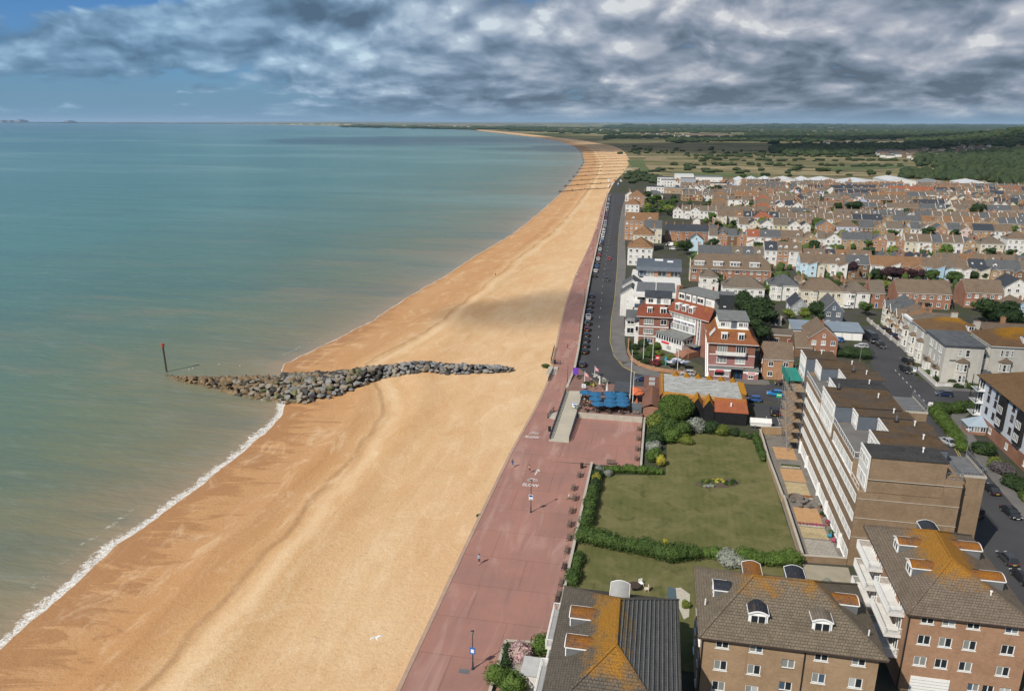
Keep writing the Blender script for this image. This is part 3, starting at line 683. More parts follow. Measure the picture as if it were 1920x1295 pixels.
# ---------------------------------------------------------------- vegetation
def leaf_mesh(name,blobs,n,size,mat,seed=1,core=None,flat=0.0,jit=.22):
 """leaf-sized quads spread over and inside the surface of lumpy ellipsoids, with a darker inner body"""
 rs=np.random.RandomState(seed); bl=np.array(blobs,float)
 area=(bl[:,3]*bl[:,4]+bl[:,3]*bl[:,5]+bl[:,4]*bl[:,5]); k=rs.choice(len(bl),n,p=area/area.sum())
 d=rs.normal(size=(n,3)); d/=np.linalg.norm(d,axis=1)[:,None]
 rr=1.0-np.abs(rs.normal(size=n))*jit*.55+rs.uniform(-.02,.10,n)
 c=bl[k,:3]+d*bl[k,3:6]*rr[:,None]
 ok=np.ones(n,bool)
 for j in range(len(bl)):
  q=((c-bl[j,:3])/(bl[j,3:6]*.82)); ok&=~((q*q).sum(1)<1)
 ok&=c[:,2]>(.02 if flat==0 else flat)
 c=c[ok]; d=d[ok]; n=len(c)
 nr=d+rs.normal(size=(n,3))*.55; nr/=np.linalg.norm(nr,axis=1)[:,None]
 a=np.cross(nr,rs.normal(size=(n,3))); a/=np.linalg.norm(a,axis=1)[:,None]; b=np.cross(nr,a)
 s=size*rs.uniform(.6,1.4,n)[:,None]
 v=np.stack([c-a*s*.5-b*s*.35,c+a*s*.5-b*s*.25,c+a*s*.4+b*s*.4,c-a*s*.3+b*s*.5],1).reshape(-1,3)
 f=np.arange(n*4).reshape(-1,4)
 vs=v.tolist(); fs=f.tolist()
 for j in range(len(bl)):
  i0=len(vs); x,y,z,rx,ry,rz=bl[j]
  for th in range(5):
   for ph in range(7):
    t1=math.pi*th/4; p1=2*math.pi*ph/7; q=.80*(1+.12*math.sin(p1*3+th+j))
    vs.append((x+rx*q*math.sin(t1)*math.cos(p1),y+ry*q*math.sin(t1)*math.sin(p1),max(.0,z+rz*q*math.cos(t1))))
  for th in range(4):
   for ph in range(7):
    fs.append([i0+th*7+ph,i0+(th+1)*7+ph,i0+(th+1)*7+(ph+1)%7,i0+th*7+(ph+1)%7])
 me=bpy.data.meshes.new(name); me.from_pydata(vs,[],fs); me.materials.append(mat); me.update()
 return me
L_MID=MLeaf('leaf_mid_green',(.038,.075,.016),(.072,.118,.024))
L_DK=MLeaf('leaf_dark_green',(.020,.042,.013),(.038,.068,.019))
L_YL=MLeaf('leaf_yellow_green',(.11,.15,.025),(.17,.20,.035))
L_BR=MLeaf('leaf_bright_green',(.058,.108,.018),(.095,.15,.026))
L_PU=MLeaf('leaf_purple',(.035,.018,.022),(.06,.025,.03))
L_GY=MLeaf('leaf_silver_grey',(.20,.22,.18),(.32,.33,.28),(.11,.13,.10))
L_FL=MLeaf('yellow_flower',(.45,.36,.03),(.36,.33,.05),(.12,.15,.03))
L_PK=MLeaf('pink_blossom',(.60,.38,.40),(.50,.32,.32),(.12,.15,.06))
L_RD=MLeaf('red_leaf',(.20,.035,.03),(.12,.03,.03))
bark=MN('bark',(.10,.075,.055),(.07,.055,.04),3,.9)
def blobs_tree(seed,h=1.0):
 rs=random.Random(seed); o=[]
 for i in range(9):
  a=rs.uniform(0,6.28); r=rs.uniform(.05,.30); z=rs.uniform(.42,.86)
  k=rs.uniform(.15,.24)*(1.15-abs(z-.6)); o.append((math.cos(a)*r,math.sin(a)*r,z,k,k,k*.85))
 o.append((0,0,.62,.25,.25,.27)); return o
TREEM=[leaf_mesh('crown_%d'%i,blobs_tree(i),2600,.042,L_MID,i) for i in range(4)]
TREEF=[leaf_mesh('crown_far_%d'%i,blobs_tree(i+20),420,.085,L_MID,i) for i in range(4)]
BUSHM=[leaf_mesh('bush_%d'%i,[(0,0,.35,.46,.46,.42),(.2*math.cos(i),.2*math.sin(i),.5,.3,.3,.35),(-.25,.1,.35,.28,.3,.3),(.1,-.27,.3,.3,.26,.3)],1500,.06,L_MID,i+9) for i in range(3)]
def _trunk():
 b=MB(); b.cyl(0,0,-.02,.5,.03,7,0,.018)
 for a in (0.3,2.3,4.4): b.bar((0,0,.38),(math.cos(a)*.17,math.sin(a)*.17,.62),.016)
 return b.mesh('trunk',[bark])
TRUNK=_trunk()
def tree(u,v,z,h,label,cat='tree',mat=None,group=None,name='tree',far=False,wide=1.0):
 t=thing(name,label,cat,(u,v,z),random.uniform(0,6.28),group)
 link('crown',random.choice(TREEF if far else TREEM),t,(0,0,0),0,[mat or L_MID],(h*wide,h*wide,h))
 link('trunk',TRUNK,t,(0,0,0),0,None,(h*wide,h*wide,h))
 return t
def bush(u,v,z,r,h,label,cat='bush',mat=None,group=None,name='bush'):
 o=link(name,random.choice(BUSHM),None,(u,v,z),random.uniform(0,6.28),[mat or L_MID],(r*2,r*2,h*1.2))
 return props(o,label,cat,group)
def hedge(name,label,pts,w,h,mat,cat='hedge',dens=60,size=.17,seed=3,lump=.25,z=0):
 """clipped or loose hedge along a line: one leafy mesh"""
 rs=random.Random(seed); bl=[]; o=pts[0]
 for (a,c) in zip(pts[:-1],pts[1:]):
  L=math.dist(a,c); n=max(1,int(L/(w*.42)))
  for i in range(n+1):
   t=i/n; x=a[0]+(c[0]-a[0])*t+rs.uniform(-.12,.12)*w; y=a[1]+(c[1]-a[1])*t
   s=1+rs.uniform(-lump,lump); bl.append((x-o[0],y-o[1],h*.46*s,w*.56*s,w*.56*s,h*.52*s))
 tot=sum(b[3]*b[5]*5 for b in bl); me=leaf_mesh(name,bl,int(min(26000,tot*dens)),size,mat,seed)
 return props(link(name,me,None,(o[0],o[1],z)),label,cat)
# ---------------------------------------------------------------- cars
def car_meshes(kind):
 # profile stations: x along the car, (half width, z bottom, z shoulder), greenhouse separately
 Ls=dict(hatch=(4.0,.86,1.46),saloon=(4.5,.88,1.44),suv=(4.5,.92,1.68),van=(5.0,.97,1.98),pickup=(5.1,.93,1.75))[kind]
 L,hw,H=Ls; b=MB()
 sh={'hatch':.92,'saloon':.90,'suv':1.02,'van':1.12,'pickup':1.05}[kind]
 st=[(-.5,.80,.42,.72*sh),(-.47,.94,.30,.86*sh),(-.36,.99,.24,.98*sh),(-.1,1,.22,1.0*sh),(.18,1,.22,.98*sh),(.33,.99,.24,.86*sh),(.45,.93,.28,.74*sh),(.5,.76,.40,.60*sh)]
 ring=[]
 for x,w,zb,zs in st:
  w*=hw; ring.append([(x*L,-w*.92,zb),(x*L,-w,zb+.25),(x*L,-w*.97,zs-.06),(x*L,-w*.86,zs),(x*L,w*.86,zs),(x*L,w*.97,zs-.06),(x*L,w,zb+.25),(x*L,w*.92,zb)])
 i0=len(b.v)
 for r in ring: b.v+=r
 for k in range(len(ring)-1):
  for j in range(8):
   a=i0+k*8+j; c=i0+k*8+(j+1)%8; b.f.append((a,c,c+8,a+8)); b.m.append(0)
 b.f.append(tuple(i0+j for j in reversed(range(8)))); b.f.append(tuple(i0+56+j for j in range(8))); b.m+=[0,0]
 # roof and pillars; glass below it
 g=dict(hatch=(-.47,-.36,.06,.24),saloon=(-.36,-.20,.08,.24),suv=(-.47,-.40,.10,.25),van=(-.48,-.46,.24,.38),pickup=(-.10,-.05,.14,.26))[kind]
 x0,x1,x2,x3=[q*L for q in g]; s=sh-.02; tw=hw*.74; bw=hw*.87
 G=MB()
 lo=[(x0,-bw,s),(x3,-bw,s),(x3,bw,s),(x0,bw,s)]; hi=[(x1,-tw,H-.05),(x2,-tw,H-.05),(x2,tw,H-.05),(x1,tw,H-.05)]
 G.v+=lo+hi; G.f+=[(0,1,5,4),(1,2,6,5),(2,3,7,6),(3,0,4,7)]; G.m+=[0]*4
 b.slab([(x1-.05,-tw-.03,H-.03),(x2+.06,-tw-.03,H-.05),(x2+.06,tw+.03,H-.05),(x1-.05,tw+.03,H-.03)],.06,0)
 b.slab([(x1+.2,-tw*.8,H),(x2-.1,-tw*.8,H-.005),(x2-.1,tw*.8,H-.005),(x1+.2,tw*.8,H)],.04,0)
 for sy in (-1,1):
  for (a,c) in ((lo[0],hi[0]),(lo[1],hi[1])):
   b.bar((a[0],sy*bw*1.0,a[2]-.02),(c[0],sy*tw*1.01,c[2]),.09)
  xm=(x1+x2)/2-.1; b.bar((xm,sy*(bw+.005),s),(xm,sy*(tw+.01),H-.06),.09)
  b.box(x3-.15,sy*(hw+.02)-.09,s+.02,x3+.05,sy*(hw+.02)+.09,s+.16)
 if kind=='van':
  for sy in (-1,1): b.poly([(x0+.02,sy*(bw+.012),s+.0),(.05*L,sy*(bw+.012),s+.0),(.05*L,sy*(tw+.012),H-.06),(x1+.02,sy*(tw+.012),H-.06)])
 if kind=='pickup': b.box(-.46*L,-hw*.8,sh-.02,-.12*L,hw*.8,sh+.18)
 P={'body':b.mesh('body',[solid('car_paint_black',(.012,.013,.016),.25,0,.5,.6)]),'windows':G.mesh('windows',[MPane('car_glass',(.02,.024,.028),.06)])}
 w=MB(); 
 n=12
 for k in range(n):
  a=2*math.pi*k/n; c=2*math.pi*(k+1)/n; r=.33; ri=.19
  w.poly([(r*math.cos(a),-.11,r*math.sin(a)),(r*math.cos(c),-.11,r*math.sin(c)),(r*math.cos(c),.11,r*math.sin(c)),(r*math.cos(a),.11,r*math.sin(a))],0)
  for y in (-.11,.11):
   w.poly([(ri*math.cos(a),y,ri*math.sin(a)),(ri*math.cos(c),y,ri*math.sin(c)),(r*math.cos(c),y,r*math.sin(c)),(r*math.cos(a),y,r*math.sin(a))],0)
   w.poly([(0,y*.8,0),(ri*math.cos(a),y,ri*math.sin(a)),(ri*math.cos(c),y,ri*math.sin(c))],1)
 P['wheel']=w.mesh('wheel',[solid('tyre',(.02,.02,.02),.9),solid('alloy',(.35,.36,.38),.35,.7)])
 h=MB(); h.box(-.05,-.2,-.08,.05,.2,.08); P['light']=h.mesh('headlight',[solid('lamp_glass',(.6,.62,.65),.15)])
 pl=MB(); pl.box(-.015,-.26,-.06,.015,.26,.06); P['plate']=pl.mesh('number_plate',[solid('plate_white',(.7,.7,.66),.5)])
 P['dim']=(L,hw,H,sh); return P
CARM={k:car_meshes(k) for k in ('hatch','saloon','suv','van','pickup')}
PAINT=dict(black=(.012,.013,.016),grey=(.11,.115,.125),silver=(.42,.43,.45),white=(.72,.72,.71),red=(.36,.02,.02),blue=(.03,.10,.30),dark_blue=(.015,.03,.075),bright_blue=(.02,.20,.50),dark_grey=(.04,.042,.048),green=(.03,.08,.05),maroon=(.12,.02,.025))
plateY=solid('plate_yellow',(.6,.46,.05),.5); tailr=solid('tail_red',(.32,.01,.01),.3)
CARS=[]
def car(kind,colr,u,v,heading,label,group=None,z=.02,cat=None,lod=0):
 """heading: degrees from +v towards +u of the bonnet"""
 P=CARM[kind]; L,hw,H,sh=P['dim']
 t=thing('parked_car' if kind not in('van',) else 'parked_van',label,cat or ('van' if kind=='van' else 'car'),(u,v,z),R(90-heading),group)
 pm=solid('car_paint_'+colr,PAINT[colr],.25,.1 if colr in('silver','grey') else 0,.5,.6)
 link('body',P['body'],t,mats=[pm])
 if lod: link('windows',P['windows'],t); [link('wheel',P['wheel'],t,(x*L,s*(hw-.09),.33)) for x in (-.30,.31) for s in (-1,1)]; CARS.append(t); return t
 link('windows',P['windows'],t)
 for x in (-.30,.31):
  for s in (-1,1): link('wheel',P['wheel'],t,(x*L,s*(hw-.09),.33))
 for s in (-1,1):
  link('headlight',P['light'],t,(.475*L,s*hw*.70,.62*sh+.02)); link('tail_light',P['light'],t,(-.485*L,s*hw*.76,.68*sh+.08),0,[tailr],(.8,.6,1.3))
 link('number_plate',P['plate'],t,(.503*L,0,.44)); link('number_plate',P['plate'],t,(-.503*L,0,.56),0,[plateY])
 CARS.append(t); return t
# ---------------------------------------------------------------- the three brick apartment houses nearest the camera
TF_R=MTile('flats_tiles_right',(.180,.142,.105),(.148,.118,.09),.70,10.8,14.9,.36,.34,(.38,.175,.022),1.0)
TF_M=MTile('flats_tiles_middle',(.172,.140,.100),(.142,.116,.085),.42,10.8,15.6,.36,.34,(.36,.17,.025),1.0)
TF_L=MTile('flats_tiles_left',(.115,.098,.078),(.094,.082,.067),.62,10.8,15.3,.36,.34,(.38,.18,.022),1.0)
SL_L=MTile('flats_slates_left',(.135,.13,.118),(.11,.108,.10),.3,11.2,15.2,.45,.28,(.36,.19,.02),.8)
DT=MTile('dormer_tiles',(.14,.085,.06),(.11,.07,.05),.45,8,15,.3,.25,(.36,.14,.02),.6)
DD=MTile('dormer_felt',(.035,.04,.05),(.03,.034,.042),.1,8,15,.5,.6); DG=MN('dormer_lead_pale',(.42,.41,.38),(.36,.35,.32),1.2,.7)
_DM={}
def arch_dormer(parent,u,v,z,deg,roof,w=2.1,h=1.35,d=3.4):
 """curved-top dormer: white front with window, tiled curved roof; deg = rotation, 0 faces the camera side"""
 k=(w,h,d)
 if k not in _DM:
  b=MB(); n=8; hw=w/2
  arc=[(-hw+w*i/n, h+.38*math.sin(math.pi*i/n)) for i in range(n+1)]
  # front board
  i0=len(b.v); b.v+=[(-hw,0,-.5),(hw,0,-.5)]+[(x,0,zz) for x,zz in reversed(arc)]; b.f.append(tuple(range(i0,i0+n+3))); b.m.append(0)
  for s in (-1,1): b.poly([(s*hw,0,-.5),(s*hw,d,-.5+d*.62),(s*hw,d,h),(s*hw,0,h)],1)
  A=b.mesh('dormer',[white2,lead])
  c=MB()
  for i in range(n):
   (xa,za),(xb,zb)=arc[i],arc[i+1]
   c.slab([(xa*1.06,-.12,za+.1),(xb*1.06,-.12,zb+.1),(xb*1.06,d,zb+.1),(xa*1.06,d,za+.1)],.09,0,0)
  # white fascia following the curve
  f=MB()
  for i in range(n):
   (xa,za),(xb,zb)=arc[i],arc[i+1]; f.bar((xa*1.06,-.16,za+.05),(xb*1.06,-.16,zb+.05),.08,0,.16)
  for s in (-1,1): f.bar((s*hw*1.06,-.1,h+.05),(s*hw*1.06,d,h+.05),.07,0,.12)
  _DM[k]=(A,c.mesh('dormer_roof',[DT]),f.mesh('fascia',[white2]))
 A,c,f=_DM[k]
 o=link('dormer',A,parent,loc_in(parent,u,v,z),R(deg))
 link('dormer_roof',c,o,mats=[roof]); link('fascia',f,o)
 wn=link('window',win_mesh(w*.78,h-.2,2,1,False,True),o,(0,-.02,.14)); wn.material_slots[1].link='OBJECT'; wn.material_slots[1].material=P_D
 return o
def railing_mesh(L,h=1.0,sp=.14,mat=None,name='railing'):
 b=MB(); b.bar((0,0,h),(L,0,h),.07); b.bar((0,0,.1),(L,0,.1),.05)
 n=int(L/sp)
 for i in range(n+1): b.box(i*L/n-.02,-.015,.1,i*L/n+.02,.015,h)
 return b.mesh(name,[mat or white2])
def balcony(parent,u0,v0,u1,v1,z,side='W',mat=None):
 """slab with a slatted railing on its open sides; side W projects towards the sea"""
 b=MB(); b.box(u0,v0,z-.22,u1,v1,z); o=b.build('balcony',[white],parent)
 lo=lambda x,y: loc_in(parent,x,y,z)
 if side=='W':
  link('railing',railing_mesh(v1-v0,1.05,mat=mat),o,lo(u0+.05,v0),math.pi/2)
  link('railing',railing_mesh(u1-u0,1.05,mat=mat),o,lo(u0,v0+.05)); link('railing',railing_mesh(u1-u0,1.05,mat=mat),o,lo(u0,v1-.05))
 else:
  link('railing',railing_mesh(u1-u0,1.05,mat=mat),o,lo(u0,v0+.05)); link('railing',railing_mesh(v1-v0,1.05,mat=mat),o,lo(u0+.05,v0),math.pi/2); link('railing',railing_mesh(v1-v0,1.05,mat=mat),o,lo(u1-.05,v0),math.pi/2)
 return o
def shadow_gap(b,x0,x1,y,z,m=0): b.box(x0,y-.03,z,x1,y,z+.09,m)
def holed_wall(u0,u1,z0,z1,V,holes,dep=.23):
 """front wall sheet with real openings and reveals; holes = (u, sill, w, h)"""
 b=MB(); xs=sorted({u0,u1,*[h[0]-h[2]/2 for h in holes],*[h[0]+h[2]/2 for h in holes]}); zs=sorted({z0,z1,*[h[1] for h in holes],*[h[1]+h[3] for h in holes]})
 for a,c in zip(xs[:-1],xs[1:]):
  for p,q in zip(zs[:-1],zs[1:]):
   x,z=(a+c)/2,(p+q)/2
   if any(abs(x-h[0])<h[2]/2 and h[1]<z<h[1]+h[3] for h in holes): continue
   b.poly([(a,V,p),(c,V,p),(c,V,q),(a,V,q)])
 for (x,s,w,h) in holes:
  a,c=x-w/2,x+w/2; b.poly([(a,V,s),(a,V,s+h),(a,V+dep,s+h),(a,V+dep,s)]); b.poly([(c,V,s),(c,V+dep,s),(c,V+dep,s+h),(c,V,s+h)]); b.poly([(a,V,s+h),(c,V,s+h),(c,V+dep,s+h),(a,V+dep,s+h)]); b.poly([(a,V,s),(a,V+dep,s),(c,V+dep,s),(c,V,s)])
 b.poly([(u0,V,z0),(u0,V,z1),(u0,V+dep+.05,z1),(u0,V+dep+.05,z0)]); b.poly([(u1,V,z0),(u1,V+dep+.05,z0),(u1,V+dep+.05,z1),(u1,V,z1)]); b.poly([(u0,V,z1),(u1,V,z1),(u1,V+dep+.05,z1),(u0,V+dep+.05,z1)])
 return b
def flats_right():
 t=thing('apartment_building','brown brick apartment house with white balconies and bright orange lichen on its hipped roof','apartment building',(38,92,0))
 wn=[(u,z-.62,1.42,1.3) for z in (10.0,7.15,4.2) for u in (33.4,35.7,38.3,42.3)]+[(u,.9,1.3,1.15) for u in (39.6,41.2,43)]
 holed_wall(31.4,44.4,-.5,10.8,82,wn).box(31.4,82.24,-.5,44.4,101,10.9).build('wall',BR_F,t)
 b=MB()
 A,B_,C,D=(30.9,81.4,10.75),(44.9,81.4,10.75),(44.9,101.8,10.75),(30.9,101.8,10.75); P=(37.3,88.3,14.6); Q=(37.6,94.9,14.6)
 for f in ([A,B_,P],[B_,C,Q,P],[C,D,Q],[D,A,P,Q]): b.slab(f,.22,0,1)
 for p,q in ((A,P),(B_,P),(C,Q),(D,Q),(P,Q)): b.bar((p[0],p[1],p[2]+.05),(q[0],q[1],q[2]+.05),.26,0,.12)
 b.build('roof',[TF_R,darkwood],t)
 for zc in (10.0,7.15,4.2):
  for u in (33.4,35.7,38.3,42.3): window(t,u,82.14,zc-.62,'S',1.42,1.3,2,1,split=True)
 for u in (39.6,41.2,43): window(t,u,82.2,.9,'S',1.3,1.15,2,1,split=True)
 g=MB(); g.box(32.7,81.92,0,37.0,82,2.1,0)
 for i in range(1,5): g.box(32.7,81.90,i*.42-.01,37.0,81.925,i*.42+.01,1)
 g.build('garage_door',[white2,lead],t)
 b=MB(); b.box(31.35,81.85,0,31.47,81.97,10.6); b.build('drainpipe',blackm,t)
 for (v0,v1) in ((92.8,98.7),(83.4,89.8)):
  for z in (9.15,6.25,3.4):
   balcony(t,29.5,v0,31.4,v1,z)
   hh=1.35 if z>9 else 2.1; window(t,31.4,v0+1.3,z+.1,'W',1.5,hh,2,1,pane=P_D,sill=False,name='balcony_door'); window(t,31.4,v1-1.6,z+.1,'W',2.2,hh,3,1,sill=False,name='balcony_door')
 for (u,v,zz,dg,m) in ((32.9,94.0,12.05,-90,DT),(32.9,88.6,12.05,-90,DT),(42.6,94.3,12.1,90,DT),(42.7,87.6,12.05,90,DT),(38.0,99.4,12.1,180,DD)):
  arch_dormer(t,u,v,zz-.25,dg,m)
 b=MB(); b.cyl(40.6,84.6,12.1,13.0,.09,8); b.cyl(40.6,84.6,12.9,13.05,.15,8); b.build('vent_pipe',white2,t)
 return t
def flats_mid():
 t=thing('apartment_building','tan brick apartment house with two arched dormers on the roof slope facing the camera','apartment building',(17,80,0))
 wn=[(u,z-.62,1.42,1.3) for z in (9.8,6.9,4.1,1.5) for u in (9.7,13.3,20.1,23.9)]+[(16.8,z-.62,1.42,1.2) for z in (8.25,5.3,2.4)]
 holed_wall(7.6,25.9,-.5,10.8,73.2,wn).box(7.6,73.44,-.5,25.9,85.8,10.9).build('wall',BR_M,t)
 b=MB(); e=10.75
 A,B_,C,D=(7.0,72.5,e),(26.6,72.5,e),(26.6,86.5,e),(7.0,86.5,e); P=(13.1,79.0,15.1); Q=(19.6,79.2,15.1)
 for f in ([A,B_,Q,P],[C,D,P,Q],[D,A,P],[B_,C,Q]): b.slab(f,.22,0,1)
 for p,q in ((A,P),(B_,Q),(C,Q),(D,P),(P,Q)): b.bar((p[0],p[1],p[2]+.05),(q[0],q[1],q[2]+.05),.26,0,.12)
 b.build('roof',[TF_M,darkwood],t)
 for zc in (9.8,6.9,4.1,1.5):
  for u in (9.7,13.3,20.1,23.9): window(t,u,73.34,zc-.62,'S',1.42,1.3,2,1,split=True)
 for zc in (8.25,5.3,2.4): window(t,16.8,73.4,zc-.62,'S',1.42,1.2,2,1,split=True)
 b=MB(); b.box(18.33,73.08,0,18.45,73.2,10.6); b.build('drainpipe',blackm,t)
 b=MB(); b.box(7.5,73.1,0,7.62,73.22,10.6); b.build('drainpipe',blackm,t)
 for z in (7.1,4.2,1.4): 
  window(t,7.6,76.5,z,'W',1.3,1.3,2,1); window(t,7.6,82.3,z,'W',1.3,1.3,2,1)
 for (u,v,zz,dg,m) in ((13.4,74.6,12.0,0,DD),(20.1,74.6,12.0,0,T_GB),(8.9,79.3,12.0,-90,DD),(24.5,79.2,12.1,90,DT),(13.6,84.6,12.0,180,DT),(18.6,84.6,12.0,180,DD)):
  arch_dormer(t,u,v,zz-.25,dg,m)
 for (x,y,z) in ((7.9,77.4,11.6),(25.1,75.2,11.6)):
  b=MB(); b.cyl(x,y,z,z+.8,.08,8); b.build('vent_pipe',white2,t)
 return t
def flats_left():
 t=thing('apartment_building','apartment house beside the promenade, its roof half slate and half lichen-covered tiles','apartment building',(-1.7,68,0))
 MB().box(-8.0,57,-.5,4.4,78.3,10.9).build('wall',BR_M,t)
 e=10.75; A,B_,C,D=(-8.7,56.4,e),(5.0,56.4,e),(5.0,79.0,e),(-8.7,79.0,e); P=(-1.7,63.9,15.1); Q=(-1.8,71.4,15.1)
 b=MB()
 for f in ([A,B_,P],[D,A,P,Q],[C,D,Q]): b.slab(f,.22,0,1)
 for p,q in ((A,P),(B_,P),(D,Q),(P,Q)): b.bar((p[0],p[1],p[2]+.05),(q[0],q[1],q[2]+.05),.26,0,.12)
 b.build('roof',[TF_L,darkwood],t)
 b=MB(); b.slab([B_,C,Q,P],.22,0,1); b.bar((C[0],C[1],C[2]+.05),(Q[0],Q[1],Q[2]+.05),.24,0,.12)
 b.build('slate_slope',[SL_L,darkwood],t,label='dark slate slope of the roof with raised seams')
 for i in range(1,14):      # raised seams parallel to the ridge
  k=i/14; x=-1.75+(5.0+1.75)*k; z=15.1-(15.1-e)*k; va=63.9-7.5*k; vb=71.4+7.6*k
  b=MB(); b.bar((x,va,z+.05),(x,vb,z+.05),.09,0,.1); b.build('seam',lead,t)
 for z in (9.1,6.25,3.4):
  for v0,v1 in ((69.6,76.4),(60.2,66.6)):
   balcony(t,-9.6,v0,-8.0,v1,z); window(t,-8.0,(v0+v1)/2,z+.1,'W',2.4,1.35 if z>9 else 2.1,3,1,sill=False,name='balcony_door')
 for z in (7.5,4.6,1.8):
  for v in (61,66,71,75.5): window(t,4.4,v,z,'E',1.3,1.3,2,1)
 for (u,v,zz,dg,m) in ((-6.9,70.9,12.05,-90,DT),(-6.8,66.0,12.05,-90,DT),(-1.9,77.2,12.0,180,DG)):
  arch_dormer(t,u,v,zz-.25,dg,m)
 return t
def long_block():
 t=thing('apartment_block','long brown brick block of flats with ribbon windows and stepped rooftop penthouses','apartment block',(38,138,0))
 MB().box(31.6,108.8,-.5,45.6,165,12.4).build('wall',BR_D,t)
 b=MB(); b.box(31.75,114,12.4,45.6,129,15.35); b.box(31.75,139.8,12.4,45.6,155,15.35); b.box(32.9,129,12.4,45.6,139.8,15.2); b.box(43.2,108.85,12.4,45.6,114,15.55); b.box(33,155,12.4,45.6,165,15.2)
 b.build('upper_storey',BR_D,t)
 for z in (4.9,8.15,11.35,14.6):
  b=MB(); b.box(31.55 if z<12 else 32.6,108.72,z,45.65,108.83,z+.07); b.build('string_course',conc,t)
 for (x0,y0,x1,y1) in ((31.75,114,45.6,129),(31.75,139.8,45.6,155)):
  b=MB(); b.box(x0+.25,y0,15.35,x1-.25,y1,15.39); b.build('terrace_floor',pave,t)
 felt=MTile('felt_roof_dark',(.050,.049,.048),(.043,.042,.041),0,0,30,3.2,1.05,bump=.2); moss=MTile('felt_roof_mossy',(.105,.065,.03),(.075,.06,.05),.5,10,40,3,1.05,(.27,.13,.02),.2)
 mods=[('A',32.6,108.85,43.3,114,18.2,1,0,12.5),('B',35.2,114,45.0,119.9,18.1,0,1,15.4),('C',38.0,120,45.5,125.7,18.0,0,1,15.4),('D',34.9,126.4,43.7,129.6,18.05,1,0,15.4),
          ('E',31.9,129.7,42.9,139.7,18.3,1,1,12.5),('F',34.2,140,43.4,145.8,18.1,0,0,15.4),('G',37.2,146.3,44.4,151.9,18.0,0,1,15.4),('H',33.9,152.2,43,157.6,18.1,1,1,15.4),('I',31.9,157.7,38.2,163.5,18.3,1,1,12.5)]
 for (n,u0,v0,u1,v1,zt,wins,ms,zb) in mods:
  q=MB(); q.box(u0+.12,v0+.12,zb,u1-.12,v1-.12,zt-.12,0 if n in('A',) else 1); p=q.build('penthouse',[BR_D,slate_w],t)
  q=MB(); q.box(u0-.05,v0-.02,zt-.12,u1+.05,v1+.02,zt+.04,0); q.build('penthouse_roof',[moss if ms or n=='D' else felt],p)
  q=MB(); q.box(u0-.06,v0,zb,u0+.12,v1,zt-.12,0); q.box(u0-.12,v0-.05,zt-.3,u0+.1,v1+.05,zt+.1,0); q.build('white_front',[white],p)
  n_=max(2,int((v1-v0)/1.35)); wv=(v1-v0-.6)/n_
  rows=[(16.1,1.5)] if zb>15 else [(12.9,1.9),(16.1,1.5)]
  for (zz,hh) in rows:
   for i in range(n_): window(p,u0-.06,v0+.3+wv*(i+.5),zz,'W',wv-.12,hh,2,1,sill=False,pane=random.choice([P_D,P_M,P_D]))
  b=MB(); b.cyl(u1-2.6,(v0+v1)/2+.6,zt,zt+.75,.10,7); b.cyl(u1-2.6,(v0+v1)/2+.6,zt+.7,zt+.85,.17,7); b.build('vent_pipe',white2,p)
  if n in 'CGE': b=MB(); b.box(u0+2.1,v1-1.5,zt,u0+2.7,v1-.9,zt+.35,1); b.cyl(u0+2.4,v1-1.2,zt+.35,zt+1.2,.14,7,0); b.build('roof_vent',[lead,blackm],p)
 # ribbon windows of four storeys, the fifth in the recessed lengths
 wd=1.86
 for s in range(4):
  z=.35+s*3.12; hh=2.0 if s==0 else 1.55; n=int((164.6-109.3)/wd)
  for i in range(n):
   window(t,31.6,109.3+wd*(i+.5),z+(.0 if s==0 else .6),'W',wd-.12,hh-.1,3,1,pane=random.choice([P_D,P_D,P_D,P_D,P_M]),sill=s==0)
 for (a,c) in ((114.3,128.8),(140.2,154.6)):
  n=int((c-a)/wd)
  for i in range(n): window(t,31.75,a+wd*(i+.5),12.85,'W',wd-.05,1.75,3,1,pane=random.choice([P_D,P_M,P_D]),sill=True)
  link('railing',railing_mesh(c-a+.2,1.05,1.15),t,loc_in(t,31.9,a,15.39),math.pi/2)
 for (a,c) in ((109.2,113.9),(129.6,139.6)): link('railing',railing_mesh(c-a,.9,1.3),t,loc_in(t,31.75,a,12.42),math.pi/2)
 link('railing',railing_mesh(3.0,1.05,1.15),t,loc_in(t,31.9,114.4,15.39)); link('railing',railing_mesh(2.1,1.1,.45,galv),t,loc_in(t,43.4,109,15.56)); link('railing',railing_mesh(4.8,1.1,.45,galv),t,loc_in(t,45.45,109,15.56),math.pi/2)
 # stair towers on the street side
 for (v0,v1) in ((110.6,118.2),(136.5,145)):
  q=MB(); q.box(45.6,v0,-.4,49.2,v1,15.45); p=q.build('stair_tower',[BR_D],t)
  q=MB(); q.box(45.7,v0+.1,15.45,49.1,v1-.1,15.5); q.build('tower_roof',[lead],p)
  q=MB(); q.box(45.6,v0-.05,15.45,49.3,v0+.15,15.8); q.box(49.1,v0+.15,15.45,49.3,v1,15.8); q.build('coping',[conc],p)
  link('railing',railing_mesh(3.5,1.3,.5,galv),p,loc_in(p,45.7,v0+.2,15.5)); link('railing',railing_mesh(v1-v0-.4,1.3,.5,galv),p,loc_in(p,49.0,v0+.2,15.5),math.pi/2)
 # white corner panels beside the fronts
 for v in (114.05,139.85): MB().box(31.62,v,12.5,33.1,v+.12,14.9).build('panel',white,t)
 # patio door surrounds at ground floor
 for v in (113.6,124.5,131.5,143.2,150.2): MB().box(31.1,v,0,31.6,v+.14,2.6).build('screen_wall',white2,t)
